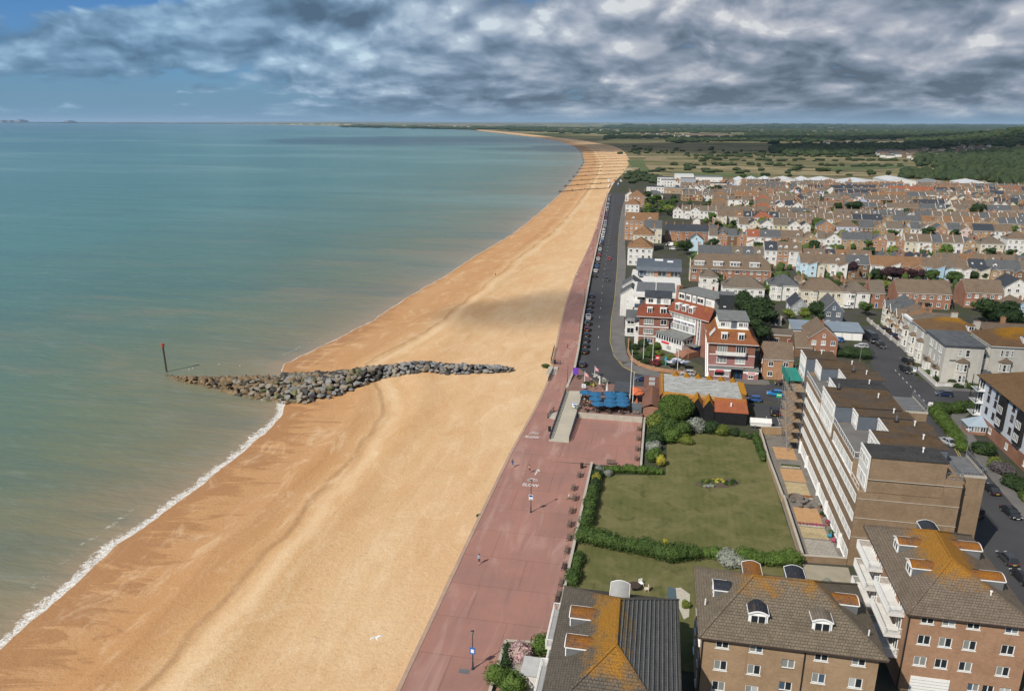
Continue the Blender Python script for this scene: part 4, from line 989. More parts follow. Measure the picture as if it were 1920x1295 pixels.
 b=MB(); b.cyl(35.2,151.5,15.39,15.5,.1,8); b.obox((36.5,154.2,16.6),(.1,.42,.42),.6,0); b.bar((36.5,154.2,15.4),(36.5,154.2,16.6),.07); b.build('satellite_dish',white2,t)
 return t
def scaffold():
 t=thing('scaffolding','steel scaffolding tower with green debris netting at the far end of the brown brick block','scaffolding',(30,158,0))
 rs=random.Random(3); us=(28.9,31.1); vs=[150.5+i*2.1 for i in range(7)]; zs=[2.2*i for i in range(7)]
 for u in us:
  for v in vs: b=MB(); b.bar((u,v,0),(u,v,15.2),.075); b.build('pole',galv,t)
 for z in zs[1:]:
  for u in us: b=MB(); b.bar((u,vs[0]-.4,z),(u,vs[-1]+.4,z),.065); b.build('pole',galv,t)
  for v in vs: b=MB(); b.bar((us[0]-.4,v,z),(us[1]+.3,v,z),.06); b.build('pole',galv,t)
  for i in range(4): b=MB(); b.box(us[0]+.1+i*.5,vs[0],z+.05,us[0]+.55+i*.5,vs[-1],z+.1); b.build('board',MN('scaffold_board',(.36,.25,.15),(.28,.2,.13),1,.85),t)
 for i in range(6):
  b=MB(); b.bar((us[0]-.05,vs[i],zs[i%5]),(us[0]-.05,vs[i+1],zs[i%5+1]),.055); b.build('brace',galv,t)
 net=MN('green_netting',(.02,.20,.16),(.03,.27,.21),2,.8)
 b=MB(); b.box(us[0]-.5,vs[2],14.1,us[1]+.2,vs[-1]+.5,14.2); b.box(us[0]-.55,vs[2],13.2,us[0]-.5,vs[-1]+.5,14.9); b.build('netting',net,t)
 return t
flats_right(); flats_mid(); flats_left(); long_block(); scaffold()
# ---------------------------------------------------------------- lawn, hedges, garden walls, patio
def build_garden():
 lawn=grass_mat('mown_lawn',(.098,.108,.036),(.130,.130,.050),(.180,.160,.075))
 b=MB(); b.ext([(-9.9,95),(-9.9,131.6),(4.2,134.4),(4.6,153),(8,158.8),(24.1,158.8),(24.8,80),(-9.9,80)],-.2,.03)
 props(b.build('lawn',lawn),'large mown lawn enclosed by hedges',kind='structure')
 # low walls
 def wall(name,label,pts,h,w,mat,cap=None,z=0,cat='wall'):
  t=thing(name,label,cat,(pts[0][0],pts[0][1],z)); b=MB()
  for a,c in zip(pts[:-1],pts[1:]): b.bar((a[0],a[1],z+h/2-.15),(c[0],c[1],z+h/2-.15),w,0,h+.3)
  b.build('wall_body',mat,t); b=MB()
  for a,c in zip(pts[:-1],pts[1:]): b.bar((a[0],a[1],z+h+.04),(c[0],c[1],z+h+.04),w+.1,0,.09)
  b.build('coping',cap or conc,t); return t
 buff=MB_brick('buff_brick',(.40,.29,.18),(.33,.24,.15),(.4,.33,.24))
 wall('garden_wall','long buff brick garden wall between the lawn and the flats terrace',[(24.4,158.5),(24.3,143.5),(24.7,128),(24.9,127.8),(24.9,108.6)],1.3,.3,buff)
 for v in (151,143.4,128,118,110.6): b=MB(); b.box(24.0,v-.35,0,24.75,v+.35,1.55); props(b.build('wall_pier',buff),'buff brick pier standing along the garden wall of the lawn','pier','brick piers of the garden wall') if False else None
 wall('garden_wall','brown brick wall closing the south end of the flats terrace',[(24.9,108.4),(31.5,108.9)],1.1,.3,BR_D)
 wall('garden_wall','brown brick wall between the small car park and the flats terrace',[(24.6,158.9),(29.5,159.6)],1.7,.3,BR_Y)
 wall('garden_wall','low stone wall behind the promenade benches',[(-10.3,80),(-10.2,136.2)],.55,.35,MN('flint_wall',(.33,.27,.21),(.25,.2,.16),1.5,.9,.4,7))
 wall('garden_wall','low wall along the edge of the shop square and shrub border',[(-.6,136.6),(-.5,162)],.6,.35,MC['flint_wall'])
 wall('promenade_wall','pale stone parapet wall between the promenade and the parked cars',[(interp(ROADW,v)-(0.1 if v>182 else .0),v) for v in (177.5,184,192,202,212,230,250,285,325,370,426,470,509,560,610,680,745)],1.05,.5,MN('parapet_stone',(.45,.38,.29),(.36,.30,.23),.8,.9,.3,5))
 wall('garden_wall','white rendered boundary wall in front of the cream villas',[(72.9,214),(73.2,200.6),(75.5,201.2),(100,202),(128,203.6)],1.0,.3,white)
 # terrace beside the long block
 b=MB(); b.ext([(24.6,108.6),(31.6,109),(31.6,158.8),(24.6,158.8)],-.3,.02); props(b.build('patio',MTile('grey_slabs',(.22,.20,.175),(.18,.165,.145),0,0,1,.6,.6,bump=.3)),kind='structure')
 gr=MN('orange_gravel',(.50,.30,.15),(.42,.25,.12),1,.95,.4,20); ys=MTile('yellow_slabs',(.46,.37,.21),(.40,.32,.19),0,0,1,.6,.6,bump=.3)
 for i,(v0,v1,m,u1) in enumerate(((146.5,152.5,gr,30.4),(136.5,142,gr,30.4),(130.5,136,ys,30.2),(120.3,126.2,gr,30.4),(115.8,119.3,ys,30.4),(109.5,115.4,MTile('pale_slabs',(.36,.33,.28),(.3,.28,.24),0,0,1,.6,.6,bump=.3),30.8))):
  b=MB(); b.box(26.3,v0,.02,u1,v1,.05); props(b.build('patio_bed',m),kind='structure')
 # flower troughs
 fl=MLeaf('mixed_flowers',(.42,.03,.06),(.30,.05,.22),(.10,.14,.03))
 def planter(u,v,L,label,deg=0,mat=fl,tm=None,z=.05,wd=.4):
  t=thing('planter',label,'planter',(u,v,z),R(deg)); b=MB(); b.box(-L/2,-wd/2,0,L/2,wd/2,.35)
  link('trough',b.mesh('trough',[tm or conc]),t)
  n=max(2,int(L/.5)); me=leaf_mesh('flowers',[(-L/2+L*(i+.5)/n,0,.42,.3,wd*.65,.22) for i in range(n)],int(70*n),.11,mat,abs(int(u*10)))
  link('flowers',me,t); return t
 planter(28.3,119.7,4.3,'long trough of magenta flowers on the flats terrace between two gravel beds')
 planter(28.6,129.9,3.6,'trough of red and orange flowers north of the round garden seats',mat=MLeaf('red_flowers',(.45,.06,.02),(.4,.12,.03),(.1,.12,.03)))
 planter(28.4,142.7,3.6,'empty looking pale stone trough near the scaffolding',mat=L_MID)
 pot_labels=['dark shrub in a pot beside the patio doors','red flowered pot beside the blue garden chair','small green pot by the flats terrace doors','grey leaved pot near the white screen wall']
 for (u,v,m),lb in zip(((30.6,123.4,L_DK),(31,120.6,fl),(30.9,117.3,L_BR),(30.8,126.6,L_GY)),pot_labels):
  t=thing('plant_pot',lb,'plant pot',(u,v,.02)); b=MB(); b.cyl(0,0,0,.45,.22,10,0,.32); link('pot',b.mesh('pot',[MN('terracotta',(.35,.16,.09),(.3,.14,.08),3,.8)]),t)
  link('plant',leaf_mesh('plant',[(0,0,.75,.4,.4,.35)],160,.12,m,int(v)),t)
 # garden chairs and tables
 def chair(u,v,deg,label,m=None,z=.02,group=None,lounger=False):
  t=thing('garden_chair',label,'chair',(u,v,z),R(deg),group); m=m or solid('grey_rattan',(.17,.15,.13),.8)
  k='gch'
  if k not in _WM:
   b=MB(); b.box(-.3,-.3,.38,.3,.3,.46); s=b.mesh('seat',[m]); b=MB(); b.box(-.3,.24,.46,.3,.32,1.0); bk=b.mesh('backrest',[m]); b=MB(); b.box(-.03,-.03,0,.03,.03,.4); lg=b.mesh('leg',[m]); _WM[k]=(s,bk,lg)
  s,bk,lg=_WM[k]
  link('seat',s,t,mats=[m]); link('backrest',bk,t,mats=[m])
  for x in (-.26,.26):
   for y in (-.26,.26): link('leg',lg,t,(x,y,0),mats=[m])
  return t
 def table(u,v,label,r=.5,m=None,z=.02,h=.74,group=None):
  t=thing('garden_table',label,'table',(u,v,z),0,group); b=MB(); b.cyl(0,0,h-.05,h,r,14); link('tabletop',b.mesh('tabletop',[m or woodm]),t)
  b=MB(); b.cyl(0,0,0,h-.05,.05,6); b.cyl(0,0,0,.05,r*.5,8); link('pedestal',b.mesh('pedestal',[blackm]),t); return t
 for (u,v,d,lb) in ((26.6,127.9,20,'rattan garden chair at the left of the round seating group'),(27.6,126.2,160,'rattan garden chair nearest the lawn wall facing north'),(29.2,126.3,200,'rattan garden chair near the patio doors'),(28.9,128.3,-30,'rattan garden chair behind the round table')):
  chair(u,v,d,lb)
 table(28.0,127.3,'round rattan table amid chairs on the flats terrace',.6,solid('grey_rattan',(.17,.15,.13),.8))
 t=thing('curved_sofa','curved rattan sofa on the flats terrace below the flower trough','sofa',(27.2,128.9,.02)); b=MB()
 for i in range(7):
  a=R(20+i*23); a2=R(20+(i+1)*23); b.bar((1.1*math.cos(a),1.1*math.sin(a)-.5,.22),(1.1*math.cos(a2),1.1*math.sin(a2)-.5,.22),.6,0,.44)
 link('seat',b.mesh('seat',[MC['grey_rattan']]),t); b=MB()
 for i in range(7):
  a=R(20+i*23); a2=R(20+(i+1)*23); b.bar((1.4*math.cos(a),1.4*math.sin(a)-.5,.5),(1.4*math.cos(a2),1.4*math.sin(a2)-.5,.5),.1,0,.9)
 link('backrest',b.mesh('backrest',[MC['grey_rattan']]),t)
 chair(30.5,116.6,-90,'turquoise garden chair beside the patio doors',solid('turquoise',(.03,.30,.42),.6)); chair(30.8,115.2,-90,'pink cushioned garden chair south of the turquoise one',solid('pink_cushion',(.45,.08,.14),.8))
 chair(.6,97.0,30,'white plastic garden chair on the lawn behind the nearest roof',white2); chair(1.4,95.8,-80,'cream garden chair on the lawn beside the brown table',solid('cream_plastic',(.6,.5,.4),.6))
 table(-.3,95.9,'brown round garden table on the lawn behind the pale dormer',.9,darkwood)
 t=thing('water_feature','small pond and pale gravel bed with boulders beside the middle flats','rockery',(6.4,94,.03)); b=MB(); b.ext([(5.2,97.2),(6.3,97.6),(7.6,96.2),(7.3,91),(6.6,90.2),(5.9,93),(5.1,94.6)],0,.08); b.build('gravel_bed',MN('pale_gravel',(.5,.46,.38),(.42,.38,.3),2,.9,.3,15),t)
 b=MB(); b.ext([(4.5,97.4),(5.6,97.2),(5.7,94.4),(4.9,93.8),(4.3,95)],0,.1); b.build('pond',MPane('pond_water',(.08,.12,.14),.05),t)
 bush(6.9,93,.05,.65,1.1,'small lime green shrub in the pale gravel bed','shrub',L_YL)
 # the hedges round the lawn
 H=hedge
 H('hedge','clipped mid green hedge along the benches, northern length by the yellow flowers',[(-8.9,112),(-8.8,119.5),(-8.7,124.3)],1.9,2.0,L_MID,seed=1)
 H('hedge','clipped hedge behind the benches, middle length opposite the runner',[(-8.7,125),(-8.8,131)],1.7,1.6,L_DK,seed=2)
 H('hedge','low clipped hedge across the north-west corner of the lawn, below the red square',[(-7.6,133.4),(-3,134.4),(3.2,134.8)],1.7,1.4,L_BR,seed=4)
 H('hedge','billowing hedge crossing the lawn from the promenade to the middle flats, left half',[(-9,107.6),(-6.2,107.2),(-3,106.3),(.6,106)],3.0,2.3,L_MID,seed=5,lump=.2)
 H('hedge','billowing hedge crossing the lawn, right half beside the yellow flowering shrub',[(.8,106),(5,104.9),(8,106)],3.0,2.4,L_MID,seed=6,lump=.2)
 H('hedge','dark green hedge bush run between the yellow shrub and the silver shrub',[(8.6,106.6),(11.8,106.9)],2.6,2.0,L_BR,seed=7)
 H('hedge','bright green hedge behind the middle flats next to the silver shrub',[(16.4,106.3),(19.5,106.6),(23.4,107.4)],2.8,2.1,L_BR,seed=8)
 H('hedge','small clipped hedge block beside the bench nearest the flats',[(-9.3,95.2),(-9.2,98.0)],1.9,1.7,L_MID,seed=9)
 H('hedge','clipped hedge block, second from the flats, beside the benches',[(-9.2,99.4),(-9.1,102.4)],1.6,1.5,L_MID,seed=10)
 H('hedge','narrow hedge down the right side of the lawn against the buff wall',[(23.2,156.5),(23.3,150),(23.5,144.6)],1.3,1.4,L_MID,seed=11)
 bush(13.6,105.6,0,1.9,2.1,'silver grey shrub in the hedge across the lawn','shrub',L_GY); bush(15.0,105.4,0,1.5,1.8,'smaller silver grey shrub touching the bright green hedge','shrub',L_GY)
 bush(4.0,106.6,.9,.75,1.4,'yellow flowering shrub on top of the hedge across the lawn','shrub',L_FL)
 bush(-8.6,128.5,.3,.9,1.7,'yellow flowering shrub beside the benches at the lawn corner','shrub',L_FL); bush(3.2,138.3,.3,1.0,2.0,'yellow flowering shrub at the inner corner of the red square','shrub',L_FL)
 bush(-8.4,132.6,0,1.0,1.6,'grey leaved shrub at the promenade corner of the lawn hedge','shrub',L_GY); bush(-6.7,131.9,0,.9,1.3,'grey leaved shrub beside the corner shrub of the lawn hedge','shrub',L_GY)
 spec=[(1.9,141,1.9,2.4,L_BR,'bright rounded shrub at the right edge of the red square, beside the yellow one'),(1.6,145.2,1.7,2.2,L_GY,'grey green shrub midway up the right edge of the red square'),(1.9,149,2.1,2.6,L_DK,'dark shrub at the right edge of the red square'),(2.2,153.4,2.0,2.6,L_MID,'green shrub beside the square, below the cafe wall'),(1.8,158.3,2.2,3.2,L_YL,'yellow green shrub just right of the cafe terrace wall'),(4.6,155.6,2.2,3.4,L_MID,'leafy shrub below the sunlit ivy tree'),(5.2,151.2,2.3,3.0,L_BR,'bright shrub at the top left of the lawn'),(7.6,154.8,2.2,3.4,L_MID,'tall shrub left of the black gables'),(8.4,150.8,1.7,1.7,L_YL,'low lime shrub at the top of the lawn'),(10.8,157.8,2.3,3.3,L_GY,'grey green shrub in front of the black gables'),(13.8,157.6,2.1,2.9,L_DK,'dark shrub below the black gables'),(16.4,156.8,1.6,2.5,L_YL,'lime shrub below the black timber wall'),(18.8,157,1.2,1.8,L_DK,'small dark shrub at the back of the lawn'),(20.6,156.6,.7,1.1,L_MID,'tiny shrub beside the white rail at the back of the lawn'),(22,155.8,.8,1.2,L_DK,'small shrub at the top right corner of the lawn'),(3.4,161.8,2.2,3.0,L_MID,'shrub behind the cafe terrace corner')]
 for (u,v,r,h,m,lb) in spec: bush(u,v,0,r,h,lb,'shrub',m)
 t=thing('tree','large dense bright green tree in front of the white flat roof','tree',(6.2,163.2,0))
 me=leaf_mesh('crown',[(0,0,3.6,2.8,2.6,2.4),(-1.6,.2,3.2,2.2,2.2,2.2),(1.9,.1,3.3,2.3,2.2,2.2),(0.2,-.8,2.4,3.0,2.2,2.0),(1.2,.6,4.4,2.1,1.9,1.5),(-1.2,.5,4.5,1.8,1.8,1.4)],15000,.24,L_BR,77)
 link('crown',me,t); b=MB(); b.cyl(0,0,0,3,.25,8); link('trunk',b.mesh('trunk',[bark]),t)
 # island flower bed on the lawn
 t=thing('flower_bed','oval flower bed in the lawn with yellow flowers and grey rocks','flower bed',(13.8,132.8,.03))
 b=MB(); n=16; b.ext([(13.8+4.3*math.cos(i*6.283/n),132.8+1.9*math.sin(i*6.283/n)+.28*4.3*math.cos(i*6.283/n)) for i in range(n)],.0,.1); b.build('soil',MN('soil',(.12,.09,.06),(.09,.07,.05),2,.95),t)
 rs=random.Random(4)
 def strew(name,mat,n,x0,x1,y0,y1,r): 
  bl=[(rs.uniform(x0,x1),0,.15,r,r,r*.8) for _ in range(n)]; bl=[(x,rs.uniform(y0,y1)+.28*x,z,a,b_,c) for (x,_,z,a,b_,c) in bl]
  link(name,leaf_mesh(name,bl,n*60,.13,mat,abs(int(x0*7+60))),t)
 strew('green_plant',L_MID,12,-3.6,3.6,-1.2,1.2,.5); strew('yellow_flowers',L_FL,9,-2.4,1.4,-.1,1.3,.42); strew('grey_plants',L_GY,8,-2.6,0,-1.5,-.6,.42); strew('dark_plants',L_DK,7,.8,3.6,-.9,.9,.45)
 # corner garden by the nearest flats
 H('hedge','large dark green shrub hedge at the bottom edge beside the promenade',[(-15.9,73.6),(-13.6,72.4),(-13.4,69)],2.6,2.3,L_BR,seed=21)
 H('shrub','pink blossoming shrub in the corner garden by the promenade',[(-14.6,79.3),(-13.6,77.9)],2.2,2.0,L_PK,cat='shrub',seed=22); H('shrub','dense clipped green shrub beside the pink blossoming one',[(-11.7,79.8),(-10.9,79.5)],2.3,2.2,L_BR,cat='shrub',seed=23)
 H('shrub','low dark planting along the corner garden wall',[(-15.9,79.6),(-15.4,76.2)],1.0,.8,L_DK,cat='shrub',seed=24)
 wall('garden_wall','low flint wall round the corner garden with the pink shrub',[(-16.4,70),(-16.3,80.6),(-10.4,81.2)],.5,.3,MC['flint_wall'])
 b=MB(); b.box(-15.6,72.5,.0,-9.6,79,.05); props(b.build('garden_paving',MC['pale_slabs']),kind='structure')
 t=thing('garden_shed','low pale flat-roofed store beside the nearest flats','shed',(-11.5,75,0)); b=MB(); b.box(-12.9,73.3,0,-10.3,76.2,1.9); b.build('shed_wall',white,t); b=MB(); b.box(-13.1,73.1,1.9,-10.1,76.4,2.05); b.build('shed_roof',MN('pale_roofing',(.5,.5,.48),(.43,.43,.42),1,.7),t)
 # far garden by the R flats
 bush(27.6,102.2,0,.9,1.2,'small shrub in the paved yard behind the right hand flats','shrub',L_GY)
 b=MB(); b.ext([(24.8,86.5),(30.6,86.5),(31.2,101.5),(31.6,108),(24.9,107.6)],-.2,.035); props(b.build('yard',MN('yard_concrete',(.36,.32,.24),(.3,.27,.2),.5,.9)),kind='structure')
 return chair,table,planter,wall
CHAIR,TABLE,PLANTER,WALL=build_garden()
# ---------------------------------------------------------------- ramp, cafe terrace, restaurant
TZ=1.1
def parasol(u,v,z,r,h,col,label,group,deg=0,cat='parasol',n=8):
 t=thing('parasol',label,cat,(u,v,z),R(deg),group); k=('par',round(r,2),round(h,2))
 if k not in _WM:
  b=MB(); p=[(r*math.cos(2*math.pi*i/n),r*math.sin(2*math.pi*i/n),h-.55*r*.42) for i in range(n)]; top=(0,0,h+.12)
  for i in range(n): b.slab([p[i],p[(i+1)%n],top],.03)
  for i in range(n):
   a,c=p[i],p[(i+1)%n]; b.poly([a,c,(c[0],c[1],c[2]-.16),(a[0],a[1],a[2]-.16)])
  cn=b.mesh('canopy',[white2]); b=MB(); b.cyl(0,0,0,h+.25,.035,6); b.cyl(0,0,0,.1,.3,8); b2=MB()
  for i in range(n): b2.bar((0,0,h-.1),(p[i][0]*.95,p[i][1]*.95,p[i][2]),.025)
  _WM[k]=(cn,b.mesh('pole',[galv]),b2.mesh('ribs',[galv]))
 cn,pl,rb=_WM[k]; link('canopy',cn,t,mats=[col]); link('pole',pl,t); link('ribs',rb,t,mats=[white2]); return t
def flagpole(u,v,z,h,label,flag=None,tilt=0):
 t=thing('flagpole',label,'flagpole',(u,v,z)); b=MB(); b.cyl(0,0,0,h,.09,8,0,.045); link('pole',b.mesh('pole',[white2]),t)
 b=MB(); b.cyl(0,0,h,h+.12,.07,6); link('finial',b.mesh('finial',[white2]),t)
 if flag:
  b=MB(); n=6
  for i in range(n):
   x0,x1=.05+i*.16,.05+(i+1)*.16; y0,y1=.08*math.sin(i*1.3),.08*math.sin((i+1)*1.3)
   b.poly([(x0,y0,h-1.1-.08*i),(x1,y1,h-1.18-.08*i),(x1,y1,h-.25-.12*i),(x0,y0,h-.13-.12*i)])
  link('flag',b.mesh('flag',[flag]),t)
 return t
def rail(name,label,pts,h,group=None,bars=False,mat=None,cat='railing'):
 t=thing(name,label,cat,pts[0],0,group); m=mat or MN('blue_grey_paint',(.035,.045,.07),(.03,.035,.055),2,.6)
 o=Vector(pts[0])
 for k in (h,h*.52,h*.15):
  b=MB()
  for a,c in zip(pts[:-1],pts[1:]): b.bar(Vector(a)-o+Vector((0,0,k)),Vector(c)-o+Vector((0,0,k)),.10)
  link('rail_bar',b.mesh('rail_bar',[m]),t)
 for a,c in zip(pts[:-1],pts[1:]):
  a=Vector(a)-o;c=Vector(c)-o; n=max(1,round((c-a).length/1.9))
  for i in range(n+1):
   if 'rp' not in _WM: b=MB(); b.cyl(0,0,-.1,1.15,.08,6); _WM['rp']=b.mesh('post',[m])
   p=a+(c-a)*i/n; link('post',_WM['rp'],t,p)
 return t
def flat_panel(name,w,h,parts,depth=.05):
 """a board with flat print on it: parts = [(x0,z0,x1,z1,material)]"""
 b=MB(); mats=[parts[0]]; b.box(-w/2,-depth/2,0,w/2,depth/2,h,0)
 for (x0,z0,x1,z1,m) in parts[1]:
  if m not in mats: mats.append(m)
  b.box(x0,-depth/2-.012,z0,x1,-depth/2,z1,mats.index(m))
 return b.mesh(name,mats)
def text_mesh(s,size,mat,bold=.0,ext=.01):
 c=bpy.data.curves.new('text','FONT'); c.body=s; c.size=size; c.extrude=ext; c.offset=bold; c.align_x='CENTER'; c.resolution_u=3
 o=bpy.data.objects.new('text',c); COL.objects.link(o); dg=bpy.context.evaluated_depsgraph_get(); dg.update()
 me=bpy.data.meshes.new_from_object(o.evaluated_get(dg)); bpy.data.objects.remove(o); me.materials.clear(); me.materials.append(mat); me.name='lettering'; return me
def build_cafe():
 # raised terrace and ramp
 b=MB(); b.ext([(-15.6,160.5),(-1.0,160.5),(-1.0,184.8),(-13,182.2),(-14.5,186),(-19.3,196.5),(-19.9,192),(-20.2,177),(-20.2,174.6),(-15.8,175.4)],-.3,TZ); b.v=[(x,y,z if z<1 or y<184 else .05) for x,y,z in b.v]
 props(b.build('cafe_terrace',MN('terrace_red_brown',(.25,.14,.11),(.20,.12,.095),.5,.9)),kind='structure')
 rc=MN('ramp_concrete',(.47,.42,.33),(.41,.37,.30),.25,.9,.25,10)
 b=MB(); i=0; b.v+=[(-20.3,145.8,.0),(-16,145.8,.0),(-15.7,175.4,-.2),(-20.2,174.6,-.2),(-20.3,145.8,.10),(-16,145.8,.10),(-15.7,175.4,TZ+.02),(-20.2,174.6,TZ+.02)]
 b.f+=[(4,5,6,7),(0,1,5,4),(1,2,6,5),(3,0,4,7)]; b.m+=[0]*4
 props(b.build('ramp',rc),'pale concrete ramp up to the cafe terrace',kind='structure')
 # concrete wall panels of the terrace front
 t=thing('terrace_wall','pale concrete panel wall below the cafe terrace, facing the red square','wall',(-8,162,0))
 for i in range(7):
  x0=-15.5+i*2.08; b=MB(); b.box(x0,160.2,-.1,x0+2.05,160.5,1.32); b.build('panel',conc,t)
 rail('railing','blue grey railing along the right side of the ramp',[(-15.95,146.6,.1),(-15.8,161.4,.62),(-15.6,172,TZ)],1.1)
 rail('railing','blue grey railing along the seaward side of the ramp',[(-20.15,146.6,.1),(-20.1,160,.58),(-20.1,174,TZ)],1.1)
 rail('railing','lower blue grey railing beside the steps left of the ramp',[(-22.4,158.6,0),(-21.6,163.2,0)],1.0)
 t=thing('steps','semicircular pale steps left of the ramp','steps',(-20.3,160.5,0))
 for k,(r,h) in enumerate(((2.2,.16),(1.75,.32),(1.3,.48))):
  b=MB(); b.ext([(-20.3-r*math.sin(math.pi*i/8),160.2-r*math.cos(math.pi*i/8)) for i in range(9)],h-.17,h); b.build('step',conc,t)
 blue=MN('parasol_blue',(.025,.13,.26),(.02,.105,.22),.9,.8); orange=MN('parasol_orange',(.62,.16,.06),(.52,.13,.05),.9,.8); wht=MN('parasol_white',(.7,.69,.66),(.6,.6,.58),1,.8)
 def TP(x,y,z=TZ): 
  return Z(1060+x*180/1920,690+y*180/1920,z)
 spots=[(400,500,'topmost at the left edge, beside the ramp railing'),(600,545,'top of the left column'),(590,665,'middle of the left column'),(645,765,'bottom of the left column, above the terrace wall'),(895,530,'topmost of the middle column'),(905,600,'second from the top of the middle column'),(890,690,'third from the top of the middle column'),(885,785,'bottom of the middle column'),(1120,545,'topmost of the right column'),(1125,615,'second from the top of the right column'),(1130,695,'third from the top of the right column'),(1140,790,'bottom of the right column')]
 for i,(x,y,lb) in enumerate(spots):
  u,v=TP(x,y,TZ+2.2); v=162.3+(v-TP(645,765,TZ+2.2)[1])*.86; parasol(u,v,TZ,1.62,2.35+.1*(i%3),blue,'open blue parasol, '+lb,'blue parasols on the cafe terrace',random.uniform(0,40))
  for k in range(1):
   TABLE(u+.1,v+.2,'cafe table under the blue parasol '+lb.split(',')[0],.45,darkwood,TZ,.74,'cafe tables under parasols')
  for k,(dx,dy,dg) in enumerate(((-.9,.1,90),(.95,.1,-90),(0,-.75,180))):
   CHAIR(u+dx,v+dy,dg,['left','right','near'][k]+' chair under the blue parasol '+lb.split(',')[0],darkwood,TZ,'cafe chairs under parasols')
 for (x,y,lb) in ((1400,410,'upper orange parasol behind the flagpole'),(1430,470,'lower orange parasol beside the kiosk')):
  u,v=TP(x,y,TZ+2.3); parasol(u,v,TZ,1.7,2.5,orange,lb,'orange parasols')
 def closed(x,y,lb):
  u,v=TP(x,y,TZ); t=thing('closed_parasol',lb,'parasol',(u,v,TZ)); b=MB(); b.cyl(0,0,.7,2.9,.30,8,0,.04); link('canopy',b.mesh('canopy',[wht]),t); b=MB(); b.cyl(0,0,0,3.0,.035,6); link('pole',b.mesh('pole',[galv]),t)
 closed(685,370,'closed white parasol furthest back on the terrace'); closed(830,500,'closed white parasol beside the kiosk')
 u,v=TP(1430,660,TZ+1.4); t=thing('closed_parasol','folded orange parasol at the right of the terrace','parasol',(u,v,TZ)); b=MB(); b.cyl(0,0,.5,2.2,.4,8,0,.05); link('canopy',b.mesh('canopy',[orange]),t); b=MB(); b.cyl(0,0,0,2.4,.03,6); link('pole',b.mesh('pole',[galv]),t)
 # kiosk
 t=thing('kiosk','cafe kiosk with a dark grey flat roof behind the blue parasols','kiosk',(-6.2,173,TZ)); 
 b=MB(); b.box(-7.9,170.2,TZ,-4.3,176.3,3.7); b.build('wall',white,t); b=MB(); b.box(-8.2,169.5,3.7,-4.1,176.7,3.86); b.build('roof',MN('felt_grey',(.075,.08,.088),(.06,.065,.072),.6,.8),t)
 b=MB(); b.box(-7.6,170.15,TZ+1.0,-4.6,170.2,TZ+2.2); b.build('hatch',P_D,t)
 for x in (-8.1,-4.25): b=MB(); b.bar((x,169.6,TZ),(x,169.6,3.7),.1); b.build('post',white2,t)
 # white lattice stall and counter at right
 t=thing('counter','long grey serving counter at the right of the cafe terrace','counter',(-2,165,TZ)); b=MB(); b.box(-3.6,163.2,TZ,-1.3,166.8,2.2); b.build('counter_body',MN('slate_screen',(.12,.14,.15),(.1,.12,.13),1,.8),t); b=MB(); b.box(-3.7,167.4,TZ+.7,-1.8,168,TZ+.8); b.build('counter_top',conc,t)
 for i in range(6):
  PLANTER(-13.2+i*2.15,162.6,1.3,['first','second','third','fourth','fifth','sixth'][i]+' flower trough from the ramp along the edge of the cafe terrace',0,MLeaf('red_white_flowers',(.45,.10,.05),(.5,.42,.35),(.1,.14,.03)),MN('dark_trough',(.08,.1,.12),(.06,.08,.1),2,.8),TZ,.5)
 # stone seat circle and plants at the back left
 for i,(x,y,r,lb,m) in enumerate(((430,330,.8,'dark planted barrel at the back left of the cafe terrace',L_DK),(550,360,.9,'round yellow green bush on the cafe terrace',L_YL),(500,280,.7,'white flowered bush on the cafe terrace edge',L_GY),(790,240,1.0,'grey stone planted ring near the road bend',L_GY),(620,260,.6,'small yellow green bush behind the terrace tables',L_YL),(250,800,.8,'palm like bush beside the ramp railing',L_GY))):
  u,v=TP(x,y); bush(u,v,TZ-.1 if v<183 else .3,r,1.0,lb,'bush',m)
 # rocks by the road bend
 for i,(x,y) in enumerate(((560,110),(610,130),(650,150),(680,180),(590,160),(760,210),(800,235),(830,265))):
  u,v=TP(x,y,.4); b=MB(); bm=bmesh.new(); rs=random.Random(i)
  for _ in range(14):
   d=Vector((rs.gauss(0,1),rs.gauss(0,1),rs.gauss(0,1))).normalized(); bm.verts.new((d.x*.55,d.y*.5,d.z*.38))
  bmesh.ops.convex_hull(bm,input=bm.verts); me=bpy.data.meshes.new('stone'); bm.to_mesh(me); bm.free(); me.materials.append(MN('pale_stone',(.42,.40,.36),(.34,.32,.29),3,.9,.3,9))
  props(link('stone',me,None,(u,v,.38 if v>183 else TZ+.25)),['first','second','third','fourth','fifth','sixth','seventh','eighth'][i]+' pale boulder from the pink flag along the pavement at the road bend','stone','pale boulders at the road bend')
 # signs
 purple=solid('purple',(.16,.05,.42),.5); pinkf=solid('pink_flag',(.75,.35,.4),.7)
 def board(x,y,w,h,pz,label,base,prints=(),zz=TZ,deg=0):
  u,v=TP(x,y,zz); t=thing('sign_board',label,'sign',(u,v,zz),R(deg)); link('panel',flat_panel('panel',w,h,(base,prints)),t,(0,0,pz))
  b=MB()
  for s in (-1,1): b.bar((s*w*.45,.03,0),(s*w*.45,.03,pz+h),.05)
  link('legs',b.mesh('legs',[blackm]),t)
 bluep=solid('sign_blue',(.03,.14,.42),.5)
 board(205,150,1.5,1.9,.3,'purple upright board beside the parapet wall',purple)
 board(365,430,1.0,1.0,.5,'white notice board beside the blue parasol at the top of the ramp',white2,[(-.35,.15,.35,.25,bluep),(-.35,.4,.35,.5,bluep),(-.35,.65,.2,.75,bluep)])
 board(185,820,1.1,1.2,.5,'white and blue notice board on the ramp railing',white2,[(-.5,.95,.5,1.15,bluep),(-.3,.3,.3,.7,bluep)],.7)
